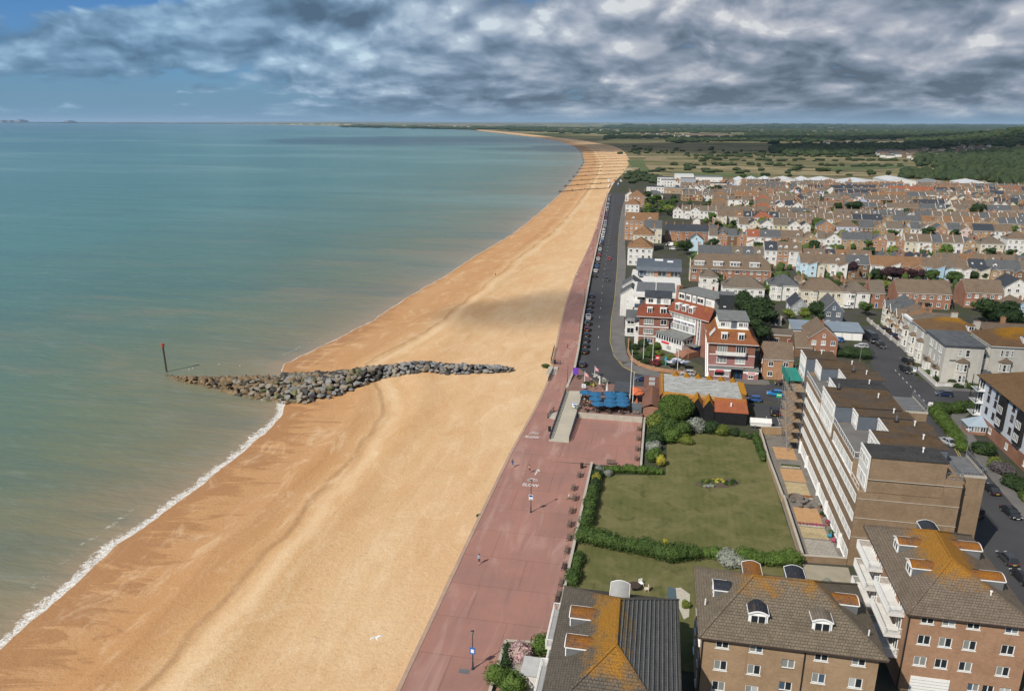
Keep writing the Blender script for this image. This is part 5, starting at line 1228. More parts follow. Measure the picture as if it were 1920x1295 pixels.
 board(1830,850,1.6,1.6,.6,'white board with a round black emblem beside the shrub border',white2,[(-.45,.35,.45,1.25,solid('emblem_black',(.05,.05,.05),.5))],.3)
 flagpole(-4.2,168.3,TZ,13.4,'tall white flagpole behind the kiosk'); flagpole(-3.5,167.5,TZ,8.2,'shorter white flagpole in front of the orange parasols')
 for (x,y,lb,h) in ((590,90,'small pink feather flag nearest the road bend',2.6),(385,260,'small pink feather flag beside the terrace entrance',2.6)):
  u,v=TP(x,y,TZ); flagpole(u,v,TZ if v<183 else .3,h,lb,pinkf)
 # picnic bench
 u,v=TP(275,180,TZ); bench(u,v,TZ if v<184 else .6,75,'wooden picnic bench beside the purple board')
 # people seated round the terrace are added later
def bench_meshes():
 b=MB()
 for i in range(4): b.box(-.85,-.26+i*.135,.43,.85,-.15+i*.135,.46)
 seat=b.mesh('seat',[woodm]); b=MB()
 for i in range(4): b.box(-.85,.27+i*.03,.52+i*.12,.85,.30+i*.03,.61+i*.12)
 back=b.mesh('backrest',[woodm]); b=MB()
 b.box(-.03,-.28,0,.03,-.22,.66); leg=b.mesh('leg',[woodm]); b=MB(); b.bar((0,.26,0),(0,.36,.98),.06); leg2=b.mesh('leg',[woodm])
 b=MB(); b.box(-.03,-.32,.64,.03,.32,.68); arm=b.mesh('armrest',[woodm]); return seat,back,leg,leg2,arm
BEN=bench_meshes()
def bench(u,v,z,deg,label,m=None,group=None):
 t=thing('bench',label,'bench',(u,v,z),R(deg),group); mm=[m or woodm]
 link('seat',BEN[0],t,mats=mm); link('backrest',BEN[1],t,mats=mm)
 for s in (-.8,.8): link('leg',BEN[2],t,(s,0,0),mats=mm); link('leg',BEN[3],t,(s,0,0),mats=mm); link('armrest',BEN[4],t,(s,0,0),mats=mm)
 return t
def restaurant():
 t=thing('restaurant_building','low restaurant with a weathered white flat roof, black timber gables and orange ridge tiles','restaurant',(12,175,0))
 wr=MN('weathered_white_roof',(.46,.46,.43),(.34,.34,.32),.5,.9,.2,4,dirt=None)
 m,tt,bb=pmat('streaked_roof'); p=_pos(tt)
 s=tt.noise(tt.vmul(p,(.5,1.6,1)),1.2,7,.75,.6); c=tt.mix(tt.smooth(s,.42,.60),(.40,.40,.375),(.20,.20,.19)); c=tt.mix(tt.smooth(tt.noise(p,5,4,.7),.5,.7,0,.6),c,(.55,.55,.52)); tt.lk(c,bb.inputs['Base Color']); bb.inputs['Roughness'].default_value=.95
 timb=MTile('black_boards',(.022,.022,.025),(.018,.018,.02),0,0,1,9,.22,bump=.8)
 org=MTile('orange_tiles',(.34,.15,.06),(.28,.125,.055),.6,2.5,5,.3,.25,(.50,.24,.02),.8); redt=MTile('restaurant_red_tiles',(.38,.12,.055),(.31,.10,.05),.35,2.5,5,.3,.25,(.45,.2,.03))
 b=MB(); b.ext([(3.2,169.4),(21.8,167.4),(22,180.8),(2.8,184)],-.2,4.3,0); b.build('wall',[BR_O],t)
 b=MB(); b.ext([(3.6,169.2),(21.3,167.2),(21.6,180.4),(3.3,183.4)],4.3,4.42,0); b.build('flat_roof',[m],t)
 # parapet slopes in orange tiles
 b=MB(); b.slab([(2.6,169.0,3.5),(3.5,169.0,4.7),(3.3,183.8,4.7),(2.4,184.4,3.5)],.12); b.build('tiled_edge',org,t)
 b=MB(); b.slab([(3.4,168.3,3.9),(15.1,167.2,3.9),(15.1,168.4,4.6),(3.4,169.4,4.6)],.12); b.build('tiled_edge',org,t)
 # red slope over the boarded wall on the right front
 b=MB(); b.slab([(14.9,162.9,3.0),(22.3,163.0,3.0),(22.0,167.3,4.75),(15.0,167.6,4.75)],.15); b.build('tiled_slope',redt,t)
 b=MB(); b.box(15.1,163.15,0,22.0,167.6,3.0); b.build('boarded_wall',timb,t)
 # twin black gables
 for (x0,x1) in ((10.0,12.45),(12.5,15.0)):
  c=(x0+x1)/2; y=164.9-(x0-10)*.35; b=MB(); b.box(x0,y-.1,0,x1,y+4,3.4,0)
  i=len(b.v); b.v+=[(x0,y-.1,3.4),(x1,y-.1,3.4),(c,y-.1,5.3)]; b.f.append((i,i+1,i+2)); b.m.append(0)
  b.build('black_gable',[timb],t)
  b=MB(); b.slab([(x0-.1,y-.3,3.35),(c,y-.3,5.4),(c,y+4.0,5.4),(x0-.1,y+4.0,3.35)],.1); b.slab([(c,y-.3,5.4),(x1+.1,y-.3,3.35),(x1+.1,y+4.0,3.35),(c,y+4.0,5.4)],.1); b.build('gable_roof',org,t)
 # small orange gablets along the back and right edges
 for i in range(6):
  x=6.5+i*2.75; y=183.0-i*.42; b=MB()
  b.slab([(x-.8,y-1.2,4.4),(x,y-1.2,5.3),(x,y+.6,5.3),(x-.8,y+.6,4.4)],.08); b.slab([(x,y-1.2,5.3),(x+.8,y-1.2,4.4),(x+.8,y+.6,4.4),(x,y+.6,5.3)],.08); b.poly([(x-.75,y-1.15,4.4),(x+.75,y-1.15,4.4),(x,y-1.15,5.25)],0); b.build('gablet',[org],t)
 for i in range(4):
  y=178.5-i*1.9; b=MB(); b.slab([(21.2,y-.85,4.5),(22.6,y-.85,4.2),(22.6,y,4.9),(21.2,y,5.2)],.1); b.slab([(21.2,y,5.2),(22.6,y,4.9),(22.6,y+.85,4.2),(21.2,y+.85,4.5)],.1); b.build('gablet',[org],t)
 b=MB(); b.slab([(21.3,167,4.7),(22.4,167,4.0),(22.4,172,4.0),(21.3,172,4.7)],.1); b.build('tiled_edge',org,t)
 # left annex with two rooflights
 brn=MTile('annex_tiles',(.24,.12,.085),(.2,.10,.075),.3,2,4,.3,.25)
 b=MB(); b.box(-1.0,163.6,-.2,2.7,184.2,2.7); b.build('annex_wall',BR_R,t)
 b=MB(); b.slab([(-1.3,163.3,2.6),(.9,163.3,3.6),(.9,176.2,3.6),(-1.3,176.2,2.6)],.12); b.slab([(.9,163.3,3.6),(2.8,163.3,2.7),(2.8,176.2,2.7),(.9,176.2,3.6)],.12); b.build('annex_roof',brn,t)
 b=MB(); b.box(-1.2,176.3,2.7,2.7,184.4,3.1); b.build('annex_flat_roof',brn,t)
 for v in (178.3,181.8): b=MB(); b.box(.0,v-.75,3.1,1.5,v+.75,3.45); b.build('rooflight',MN('rooflight_grey',(.42,.42,.42),(.36,.36,.37),2,.5),t)
 b=MB(); b.box(18.4,164.6,3.8,18.7,164.9,4.6); b.build('vent_pipe',white2,t)
 return t
build_cafe(); restaurant()
# ---------------------------------------------------------------- people
PPM={}
def person_mesh(pose):
 if pose in PPM: return PPM[pose]
 J={'pel':(0,0,.95),'ch':(0,.0,1.22),'nk':(0,0,1.48),'hd':(0,.02,1.60),'ht':(0,.02,1.72)}
 def arm(s,el,ha): J['s%d'%s]=(s*.19,0,1.42); J['e%d'%s]=el; J['h%d'%s]=ha
 def leg(s,kn,an,to): J['p%d'%s]=(s*.10,0,.92); J['k%d'%s]=kn; J['a%d'%s]=an; J['t%d'%s]=to
 if pose=='walk':
  arm(-1,(-.24,-.10,1.16),(-.24,.03,.93)); arm(1,(.24,.08,1.15),(.23,.24,.95)); leg(-1,(-.10,.16,.50),(-.10,.26,.09),(-.10,.42,.04)); leg(1,(.10,-.02,.48),(.10,-.28,.14),(.10,-.18,.04))
 elif pose=='run':
  J['ch']=(0,.05,1.22);J['nk']=(0,.10,1.47);J['hd']=(0,.14,1.59);J['ht']=(0,.15,1.71)
  arm(-1,(-.27,-.18,1.22),(-.20,.05,1.12)); arm(1,(.27,.15,1.18),(.18,.34,1.28)); J['s-1']=(-.19,.08,1.42); J['s1']=(.19,.08,1.42)
  leg(-1,(-.10,.30,.62),(-.10,.22,.22),(-.10,.38,.20)); leg(1,(.10,-.10,.50),(.10,-.42,.30),(.10,-.46,.16))
 elif pose=='sit':
  for k in list(J): J[k]=(J[k][0],J[k][1],J[k][2]-.45)
  arm(-1,(-.24,.08,.72),(-.14,.30,.68)); arm(1,(.24,.08,.72),(.14,.30,.68)); J['s-1']=(-.19,0,.97); J['s1']=(.19,0,.97)
  leg(-1,(-.12,.45,.48),(-.12,.46,.08),(-.12,.62,.04)); leg(1,(.12,.45,.48),(.12,.46,.08),(.12,.62,.04)); J['p-1']=(-.1,.02,.48); J['p1']=(.1,.02,.48)
 else:
  arm(-1,(-.23,0,1.15),(-.22,.06,.90)); arm(1,(.23,0,1.15),(.22,.06,.90)); leg(-1,(-.11,.02,.50),(-.11,0,.08),(-.12,.16,.04)); leg(1,(.11,.02,.50),(.11,0,.08),(.12,.16,.04))
 rad={'pel':(.15,.11),'ch':(.15,.105),'nk':(.06,.06),'hd':(.085,.10),'ht':(.06,.07)}
 for s in (-1,1):
  rad.update({'s%d'%s:(.06,.06),'e%d'%s:(.042,.042),'h%d'%s:(.035,.03),'p%d'%s:(.09,.09),'k%d'%s:(.06,.06),'a%d'%s:(.04,.04),'t%d'%s:(.04,.03)})
 E=[('pel','ch'),('ch','nk'),('nk','hd'),('hd','ht')]
 for s in (-1,1): E+=[('nk','s%d'%s),('s%d'%s,'e%d'%s),('e%d'%s,'h%d'%s),('pel','p%d'%s),('p%d'%s,'k%d'%s),('k%d'%s,'a%d'%s),('a%d'%s,'t%d'%s)]
 ks=list(J); me=bpy.data.meshes.new('body'); me.from_pydata([J[k] for k in ks],[(ks.index(a),ks.index(b)) for a,b in E],[])
 o=bpy.data.objects.new('tmp',me); COL.objects.link(o); o.modifiers.new('s','SKIN'); 
 for i,k in enumerate(ks):
  sv=me.skin_vertices[0].data[i]; sv.radius=rad[k]; sv.use_root=(k=='pel')
 sb=o.modifiers.new('u','SUBSURF'); sb.levels=1
 dg=bpy.context.evaluated_depsgraph_get(); dg.update(); out=bpy.data.meshes.new_from_object(o.evaluated_get(dg)); bpy.data.objects.remove(o)
 out.name='body'; out.materials.clear()
 for n in range(4): out.materials.append(SKIN)
 seg=[(a,b,(1 if (a,b) in (('pel','ch'),('ch','nk')) or a=='nk' and b[0]=='s' or a[0]=='s' else 2 if a=='pel' or (a[0]=='p') else 3 if b[0]=='t' else 0)) for a,b in E]
 for f in out.polygons:
  c=f.center; best=(9,0)
  for a,b,m in seg:
   A=Vector(J[a]);B_=Vector(J[b]); d=B_-A; t=max(0,min(1,(c-A).dot(d)/d.length_squared)); q=(c-(A+d*t)).length
   if q<best[0]: best=(q,m)
  f.material_index=best[1]; f.use_smooth=True
 hb=MB(); h=Vector(J['ht']); n=10
 for i in range(n):
  a,b=2*math.pi*i/n,2*math.pi*(i+1)/n
  for (r0,z0,r1,z1) in ((.105,-.10,.11,-.03),(.11,-.03,.08,.05),(.08,.05,.0,.08)):
   hb.poly([(h.x+r0*math.cos(a),h.y-.02+r0*math.sin(a),h.z+z0),(h.x+r0*math.cos(b),h.y-.02+r0*math.sin(b),h.z+z0),(h.x+r1*math.cos(b),h.y-.02+r1*math.sin(b),h.z+z1),(h.x+r1*math.cos(a),h.y-.02+r1*math.sin(a),h.z+z1)])
 PPM[pose]=(out,hb.mesh('hair',[SKIN])); return PPM[pose]
SKIN=solid('skin',(.50,.30,.21),.6)
CLO=dict(white=(.7,.7,.68),navy=(.02,.03,.07),blue=(.10,.20,.40),pale_blue=(.28,.42,.52),red=(.4,.04,.04),pink=(.6,.3,.3),black=(.02,.02,.022),grey=(.2,.2,.2),green=(.05,.15,.08),khaki=(.25,.2,.12),skin=(.50,.30,.21),yellow=(.5,.4,.08),purple=(.15,.06,.2))
def person(u,v,z,deg,pose,top,bot,label,hair='dark',s=1.0,group=None):
 """deg: facing, degrees from +v towards +u"""
 me,hm=person_mesh(pose); t=thing('person',label,'person',(u,v,z),R(-deg),group); t.scale=(s,s,s)
 g=lambda k: SKIN if k=='skin' else solid('cloth_'+k,CLO[k],.85)
 link('body',me,t,mats=[SKIN,g(top),g(bot),solid('shoe',(.06,.06,.06),.7)])
 link('hair',hm,t,mats=[solid('hair_'+hair,{'dark':(.03,.02,.015),'fair':(.35,.24,.12),'grey':(.35,.34,.33)}[hair],.8)])
 return t
def lamp_post(u,v,z,label,h=5.7,sign=0,group=None,deg=0):
 t=thing('lamp_post',label,'lamp post',(u,v,z),R(deg),group); m=solid('lamp_paint',(.035,.042,.055),.45)
 k=('lp',h)
 if k not in _WM:
  b=MB(); b.cyl(0,0,0,1.0,.13,10,0,.10); b.cyl(0,0,0,.08,.22,10); ba=b.mesh('base',[m]); b=MB(); b.cyl(0,0,1.0,h-.45,.075,8,0,.05); po=b.mesh('pole',[m])
  b=MB(); b.cyl(0,0,h-.45,h-.38,.16,10); b.cyl(0,0,h-.12,h,.24,10,0,.05); hd=b.mesh('lamp_head',[m]); b=MB(); b.cyl(0,0,h-.38,h-.12,.14,10,0,.2); gl=b.mesh('lamp_glass',[P_L]); _WM[k]=(ba,po,hd,gl)
 ba,po,hd,gl=_WM[k]; link('base',ba,t); link('pole',po,t); link('lamp_head',hd,t); link('lamp_glass',gl,t)
 if sign:
  sb=solid('sign_blue',(.03,.14,.42),.5)
  me=flat_panel('sign',.7,.95,(white2,[(-.3,.52,.3,.9,sb),(-.25,.1,.25,.14,sb),(-.25,.22,.25,.26,sb),(-.1,.6,.1,.82,white2)]) if sign==1 else (sb,[(-.2,.2,.2,.7,white2)]))
  link('sign',me,t,(0,-.12,2.5 if sign==1 else 2.3))
 return t
def bin_(u,v,z,label,group=None):
 t=thing('litter_bin',label,'litter bin',(u,v,z),0,group)
 if 'bin' not in _WM:
  b=MB(); b.cyl(0,0,0,1.0,.30,12,0,.33); A=b.mesh('bin_body',[blackm]); b=MB(); b.cyl(0,0,1.0,1.06,.36,12); b.cyl(0,0,1.06,1.22,.3,12,0,.12); B_=b.mesh('lid',[blackm]); _WM['bin']=(A,B_)
 link('bin_body',_WM['bin'][0],t); link('lid',_WM['bin'][1],t); return t
def flat_text(name,s,u,v,z,w,h,mat,deg=0,bold=.02,parent=None):
 me=text_mesh(s,1.0,mat,bold,.004); xs=[p.co.x for p in me.vertices]; ys=[p.co.y for p in me.vertices]; cx,cy=(max(xs)+min(xs))/2,(max(ys)+min(ys))/2
 for p in me.vertices: p.co.x=(p.co.x-cx)*w/(max(xs)-min(xs)); p.co.y=(p.co.y-cy)*h/(max(ys)-min(ys)); p.co.z+=.004
 return link(name,me,parent,(u,v,z),R(deg))
def build_prom():
 wl=MN('promenade_paint',(.66,.63,.60),(.52,.46,.43),2.5,.85)
 for (x,y,lb) in ((998,819,'white painted word SLOW with a bicycle symbol, nearer the ramp'),(995,909,'white painted word SLOW with a bicycle symbol, beside the lamp post')):
  u,v=Z(x,y); t=thing('painted_marking',lb,'road marking',(u,v,.0)); flat_text('lettering','SLOW',0,0,.012,3.1,1.15,wl,0,.03,t)
  b=MB()
  for s in (-.55,.55):
   for k in range(12):
    a,c=2*math.pi*k/12,2*math.pi*(k+1)/12; b.bar((s+.36*math.cos(a),2.1+.5*math.sin(a),.02),(s+.36*math.cos(c),2.1+.5*math.sin(c),.02),.1,0,.01)
  for p,q in (((-.55,2.1),(-.25,2.8)),((-.25,2.8),(.3,2.8)),((-.25,2.8),(0,2.1)),((0,2.1),(.3,2.8)),((.3,2.8),(.55,2.1)),((-.55,2.1),(0,2.1)),((-.4,2.95),(-.1,2.95))): b.bar((*p,.02),(*q,.02),.09,0,.01)
  link('bicycle_symbol',b.mesh('bicycle_symbol',[wl]),t)
 u,v=Z(1003,890); u2,v2=Z(1010,879); t=thing('painted_marking','white painted arrow pointing along the promenade','road marking',(u,v,0)); b=MB(); d=Vector((u2-u,v2-v,0)); n=Vector((d.y,-d.x,0)).normalized()
 b.bar((0,0,.016),tuple(d*.7+Vector((0,0,.016))),.28,0,.012); b.poly([tuple(d*.62+n*.55+Vector((0,0,.022))),tuple(d+Vector((0,0,.022))),tuple(d*.62-n*.55+Vector((0,0,.022)))]); link('arrow',b.mesh('arrow',[wl]),t)
 b=MB(); b.box(-21.0,74.2,.002,-19.7,75.0,.012); props(b.build('manhole_cover',lead),'rusty rectangular cover in the red paving beside the nearest lamp post','manhole cover')
 lamp_post(-19.4,75.2,0,'black lamp post with a small blue sign, nearest the camera',5.65,2); lamp_post(-18.9,115.1,0,'black lamp post with white and blue notices by the word SLOW',6.3,1)
 lamp_post(-20.9,183.5,.0,'lamp post beside the parapet wall near the top of the ramp',4.5,0)
 for i,v in enumerate((232,272,318,366,420,480,545,620,700)):
  lamp_post(interp(ROADW,v)-.5,v,0,['first','second','third','fourth','fifth','sixth','seventh','eighth','ninth'][i]+' distant promenade lamp post beyond the ramp, along the parapet',6,0,'distant promenade lamp posts')
 sh=['bench beside the hedge corner by the red square','bench second from the hedge corner','weathered bench level with the word SLOW','weathered bench level with the notice lamp post','weathered bench beside the yellow shrub hedge','weathered bench at the middle of the clipped hedge','brown bench where the lawn hedge meets the promenade','dark brown bench just below the hedge junction','weathered bench level with the man in pale blue','weathered bench beside the lower clipped hedge block','dark bench at the back of the nearest roof','bench partly hidden by the balcony rail','bench nearest the camera beside the balcony']
 for i,((x,y),lb) in enumerate(zip(((1085,893),(1074,917),(1076,936),(1070,960),(1067,985),(1066,1010),(1062,1034),(1057,1065),(1054,1096),(1049,1118),(1045,1130),(1042,1160),(1036,1196)),sh)):
  u,v=Z(x,y); bench(min(u,-11.0),v,0,-90,lb,darkwood if i in (7,10) else woodm,'benches along the lawn hedge')
 for (u,v,d,lb) in ((-1.7,140.2,-90,'bench at the right edge of the red square nearest the hedge'),(-1.7,145,-90,'second bench up the right edge of the red square'),(-1.7,150.5,-90,'third bench up the right edge of the red square'),(-1.7,155.8,-90,'bench at the right edge of the red square nearest the cafe'),(-6.5,136.9,0,'bench against the low hedge at the bottom of the red square')):
  bench(u,v,0,d,lb,woodm,'benches round the red square')
 bin_(-12.0,134.2,0,'black litter bin at the corner of the lawn hedge'); bin_(-20.9,151.2,0,'black litter bin beside the foot of the ramp railing'); bin_(-26.4,199,0,'dark litter bin beside the beach steps')
 person(-25.4,131.8,0,10,'walk','navy','blue','walker in dark clothes at the beach edge of the promenade'); person(-21.7,130.2,0,190,'run','skin','black','bare-chested runner in dark shorts beside the painted arrow'); person(-24.0,97.8,0,185,'walk','pale_blue','black','walker in a pale blue top and dark trousers alone on the red promenade')
 person(-12.9,120.9,0,-90,'sit','white','green','person in white seated on a bench near the yellow shrub','grey')
 pts=[((1050,440),'blue','navy'),((1108,470),'white','grey'),((1112,462),'red','navy'),((1117,440),'navy','khaki'),((1119,430),'white','white'),((1120,436),'black','navy'),((1124,415),'pink','white'),((1125,412),'white','navy'),((1127,408),'navy','black'),((1098,500),'grey','black'),((1082,520),'white','navy'),((1064,655),'red','black'),((1078,648),'pink','grey'),((1131,388),'white','khaki'),((1133,384),'blue','grey')]
 nm=['first','second','third','fourth','fifth','sixth','seventh','eighth','ninth','tenth','eleventh','twelfth','thirteenth','fourteenth','fifteenth']
 for i,((x,y),a,b_) in enumerate(pts[1:]):
  u,v=Z(x,y); person(u,v,0,random.choice([0,180]),random.choice(['walk','stand']),a,b_,'tiny distant walker in a %s top on the far promenade, %s along'%(a,nm[i]),group='distant walkers on the promenade')
 person(-72,330,-2.6,40,'stand','navy','navy','lone figure in dark clothes standing on the empty beach') 
 # beach access steps with railings
 rail('railing','blue grey railing of the upper beach steps, beyond the ramp',[(-28.6,214,.0),(-27.6,200,.0)],1.1); rail('railing','blue grey railing of the lower beach steps beside the kerb',[(-26.0,184,0),(-25.9,193,0)],1.1); rail('railing','short railing across the beach steps landing',[(-27.5,199.5,0),(-24.8,199,0)],1.1)
 t=thing('steps','pale concrete steps from the promenade down to the shingle','steps',(-26.6,194,-.5))
 for k in range(5): b=MB(); b.box(-27.6-k*.0,190+k*1.2,-.9,-24.9,191.15+k*1.2,.02+.06*k); b.build('step',conc,t)
 bush(-28.6,196.5,-.3,1.2,1.0,'green weeds growing beside the beach steps','bush',L_MID); bush(-27.6,112.5,-.4,.5,.5,'small weeds at the edge of the kerb halfway down the beach','weeds',L_MID)
 # gull
 a,b_,c=ray(706,1195); k=73/FPX; u,v,z=a*k,b_*k,CAMH+c*k
 t=thing('seagull','white seagull gliding above the beach','seagull',(u,v,z),R(35))
 bm=MB(); n=10
 prof=[(-.28,.01),(-.22,.045),(-.08,.075),(.06,.075),(.16,.05),(.22,.045),(.27,.03),(.33,.006)]
 for (x0,r0),(x1,r1) in zip(prof[:-1],prof[1:]):
  for i in range(n):
   A,B_=2*math.pi*i/n,2*math.pi*(i+1)/n; bm.poly([(r0*math.cos(A),x0,r0*math.sin(A)),(r0*math.cos(B_),x0,r0*math.sin(B_)),(r1*math.cos(B_),x1,r1*math.sin(B_)),(r1*math.cos(A),x1,r1*math.sin(A))])
 link('body',bm.mesh('body',[white2],True),t)
 for s in (-1,1):
  w=MB(); st=[(0,.14,-.10,.0),(.22,.17,-.06,.10),(.42,.12,-.06,.12),(.62,.0,-.10,.07),(.72,-.10,-.13,.04)]
  for (x0,a0,c0,z0),(x1,a1,c1,z1) in zip(st[:-1],st[1:]): w.slab([(s*x0,a0,z0),(s*x1,a1,z1),(s*x1,c1,z1),(s*x0,c0,z0)],.015)
  link('wing',w.mesh('wing',[MN('gull_grey_white',(.75,.76,.77),(.66,.68,.7),8,.7)]),t)
 w=MB(); w.slab([(-.03,-.26,0),(.03,-.26,0),(.08,-.42,0),(-.08,-.42,0)],.012); link('tail',w.mesh('tail',[white2]),t)
 w=MB(); w.bar((0,.33,0),(0,.39,-.01),.02); link('beak',w.mesh('beak',[MN('beak_yellow',(.6,.4,.05),None,5,.6)]),t)
 # gulls resting on the rocks
 for i,(x,y) in enumerate(((362,692),(411,684),(450,687),(355,694))):
  u,v=Z(x,y,-1.6); o=MB(); o.cyl(0,0,.02,.2,.05,6,0,.12); o.cyl(0,0,.2,.35,.12,6,0,.05); props(link('seagull',o.mesh('seagull',[white2]),None,(u,v,-1.55)),['tiny white gull near the seaward tip of the boulders','tiny white gull on the back of the weedy boulders','tiny white gull furthest right on the brown boulders','tiny white gull closest to the marker post'][i],'seagull','gulls resting on the rocks')
 # marker pole in the sea
 u,v=Z(313,697,SEAZ); t=thing('marker_post','tall dark marker post with a red can topmark standing in the sea','marker post',(u,v,SEAZ))
 rust=MN('rusty_iron',(.07,.05,.045),(.045,.04,.04),2,.8); b=MB(); b.bar((0,0,-3),(-.25,0,7.6),.34); b.build('pole',rust,t) if False else link('pole',b.mesh('pole',[rust]),t); b=MB(); b.cyl(-.26,0,7.4,8.5,.48,12); link('topmark',b.mesh('topmark',[MN('faded_red',(.42,.10,.07),(.34,.08,.06),2,.7)]),t)
def rocks():
 S=[(-136,178.5,.5),(-130,176.8,3),(-125,175.5,5.5),(-115,175.5,9),(-108,174.6,13),(-100,174.8,17.5),(-92,175,21),(-86,175.6,22),(-80,178,19),(-76,181.5,15),(-72,188,8.5),(-66,190.5,7),(-58,190.8,6.5),(-50,191,5.8),(-43,192,4.2),(-37.3,192.4,2.0)]
 us=[s[0] for s in S]; cv=[s[1] for s in S]; wd=[s[2] for s in S]
 t=thing('rock_groyne','long groyne of piled boulders, brown and weedy in the sea, blue grey up the beach','rock groyne',(-90,180,-3))
 wet=MN('boulder_brown',(.24,.165,.09),(.15,.11,.065),.7,.85,.5,6); gr=MN('boulder_grey',(.255,.25,.24),(.17,.17,.17),.6,.85,.5,6); bl=MN('boulder_blue_grey',(.20,.21,.225),(.13,.137,.148),.6,.8,.5,6); tn=MN('boulder_tan',(.27,.235,.18),(.19,.165,.13),.6,.85,.5,6); gn=MN('boulder_green',(.12,.135,.05),(.20,.18,.11),.9,.85,.5,6)
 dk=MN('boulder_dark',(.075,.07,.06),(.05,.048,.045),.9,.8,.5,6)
 protos=[]
 for k in range(14):
  rs=random.Random(k); bm=bmesh.new()
  for _ in range(11):
   d=Vector((rs.gauss(0,1),rs.gauss(0,1),rs.gauss(0,1))).normalized(); s=rs.uniform(.85,1.1); bm.verts.new((d.x*s*.62,d.y*s*.5,d.z*s*.42))
  r=bmesh.ops.convex_hull(bm,input=bm.verts); bmesh.ops.delete(bm,geom=[v for v in bm.verts if not v.link_faces],context='VERTS')
  bmesh.ops.bevel(bm,geom=bm.edges[:]+bm.verts[:],offset=.035,segments=1,affect='EDGES'); bmesh.ops.triangulate(bm,faces=bm.faces[:])
  me=bpy.data.meshes.new('boulder'); bm.to_mesh(me); bm.free(); me.materials.append(gr); protos.append(me)
 rs=random.Random(12); pts=[]; tries=0
 while tries<26000 and len(pts)<640:
  tries+=1; u=rs.uniform(-136,-37.2); w=np.interp(u,us,wd); c=np.interp(u,us,cv); s=rs.uniform(-1,1); v=c+s*w/2
  size=rs.uniform(1.5,2.6)*(1 if u<-66 else .85)*(.6 if w<3 else 1)
  if any((p[0]-u)**2+((p[1]-v)*1.0)**2<((p[3]+size)*.30)**2 for p in pts): continue
  pts.append((u,v,s,size,w))
 rest=MB(); pts.sort(key=lambda p:-p[3]); restm=[]
 for i,(u,v,s,size,w) in enumerate(pts):
  inner=max(0,1-abs(s)**1.7)
  base=beach_z(v,max(0,min(1,(u+26)/(interp(SHORE,v)+26))),0,0) if u>interp(SHORE,v) else -4.6-.008*(-95-u)
  z=base+.25+inner*min(2.6,.16*w+.35)
  m=wet if u<-108+rs.uniform(-6,6) else rs.choice([tn,tn,wet,wet]) if u<-94+rs.uniform(-5,5) else rs.choice([gr,tn,tn,wet]) if u<-76 else rs.choice([bl,gr,gr,tn,dk])
  if -102<u<-76 and rs.random()<.13: m=gn
  if rs.random()<.08: m=dk
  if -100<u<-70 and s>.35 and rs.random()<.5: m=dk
  me=protos[i%14]
  if i<300:
   o=link('boulder',me,t,(u+90,v-180,z+3),rs.uniform(0,6.28),[m],(size,size,size*rs.uniform(.8,1.15))); o.rotation_euler=(rs.uniform(-.5,.5),rs.uniform(-.5,.5),rs.uniform(0,6.28))
  else: restm.append((me,u,v,z,size,m))
 mats=[wet,gr,bl,tn,gn,dk]; b=MB()
 for me,u,v,z,size,m in restm:
  k=len(b.v); mt=Matrix.Translation((u-0,v-0,z))@Matrix.Rotation(rs.uniform(0,6.28),4,'Z')@Matrix.Rotation(rs.uniform(-.5,.5),4,'X')@Matrix.Scale(size,4)
  b.v+=[tuple(mt@x.co) for x in me.vertices]; b.f+=[tuple(k+i for i in p.vertices) for p in me.polygons]; b.m+=[mats.index(m)]*len(me.polygons)
 b.build('small_boulders',mats,t,kind='stuff')
 # dark interior so no sand shows through the pile
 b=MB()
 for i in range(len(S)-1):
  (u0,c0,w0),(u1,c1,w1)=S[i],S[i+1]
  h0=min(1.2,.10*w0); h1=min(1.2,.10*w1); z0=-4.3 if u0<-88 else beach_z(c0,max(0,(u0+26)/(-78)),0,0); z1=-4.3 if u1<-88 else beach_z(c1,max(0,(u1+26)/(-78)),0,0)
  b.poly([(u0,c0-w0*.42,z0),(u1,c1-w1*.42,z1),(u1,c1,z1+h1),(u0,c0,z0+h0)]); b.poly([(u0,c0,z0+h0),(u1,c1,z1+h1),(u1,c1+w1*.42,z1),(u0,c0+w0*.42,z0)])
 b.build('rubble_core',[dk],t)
build_prom(); rocks()
# ---------------------------------------------------------------- hotel
def mansard(name,mat,parent,u0,v0,u1,v1,z0,z1,inset,ov=.6,M=None):
 b=MB(); a=[(u0-ov,v0-ov,z0),(u1+ov,v0-ov,z0),(u1+ov,v1+ov,z0),(u0-ov,v1+ov,z0)]; c=[(u0+inset,v0+inset,z1),(u1-inset,v0+inset,z1),(u1-inset,v1-inset,z1),(u0+inset,v1-inset,z1)]
 mid=[((a[i][0]+c[i][0])/2+(c[i][0]-a[i][0])*.10,(a[i][1]+c[i][1])/2+(c[i][1]-a[i][1])*.10,(z0+z1)/2-.25) for i in range(4)]
 for i in range(4):
  j=(i+1)%4; b.slab([a[i],a[j],mid[j],mid[i]],.14,0,1); b.slab([mid[i],mid[j],c[j],c[i]],.10,0,1)
 b.poly([c[0],c[1],c[2],c[3]],1); o=b.build(name,[mat,white2],parent); return o
def box_dormer(parent,u,v,z,face,w=1.5,h=1.5,d=1.5,rm=None,rz=None):
 k=('bd',w,h,d)
 if k not in _WM:
  b=MB(); b.box(-w/2,0,0,w/2,d,h,0); b.box(-w/2-.1,-.1,h,w/2+.1,d,h+.1,0); _WM[k]=b.mesh('dormer',[white2,T_RD])
 o=link('dormer',_WM[k],parent,loc_in(parent,u,v,z),FRZ[face] if rz is None else rz)
 wn=link('window',win_mesh(w*.86,h*.86,2,1,False,True),o,(0,-.01,.1)); return o
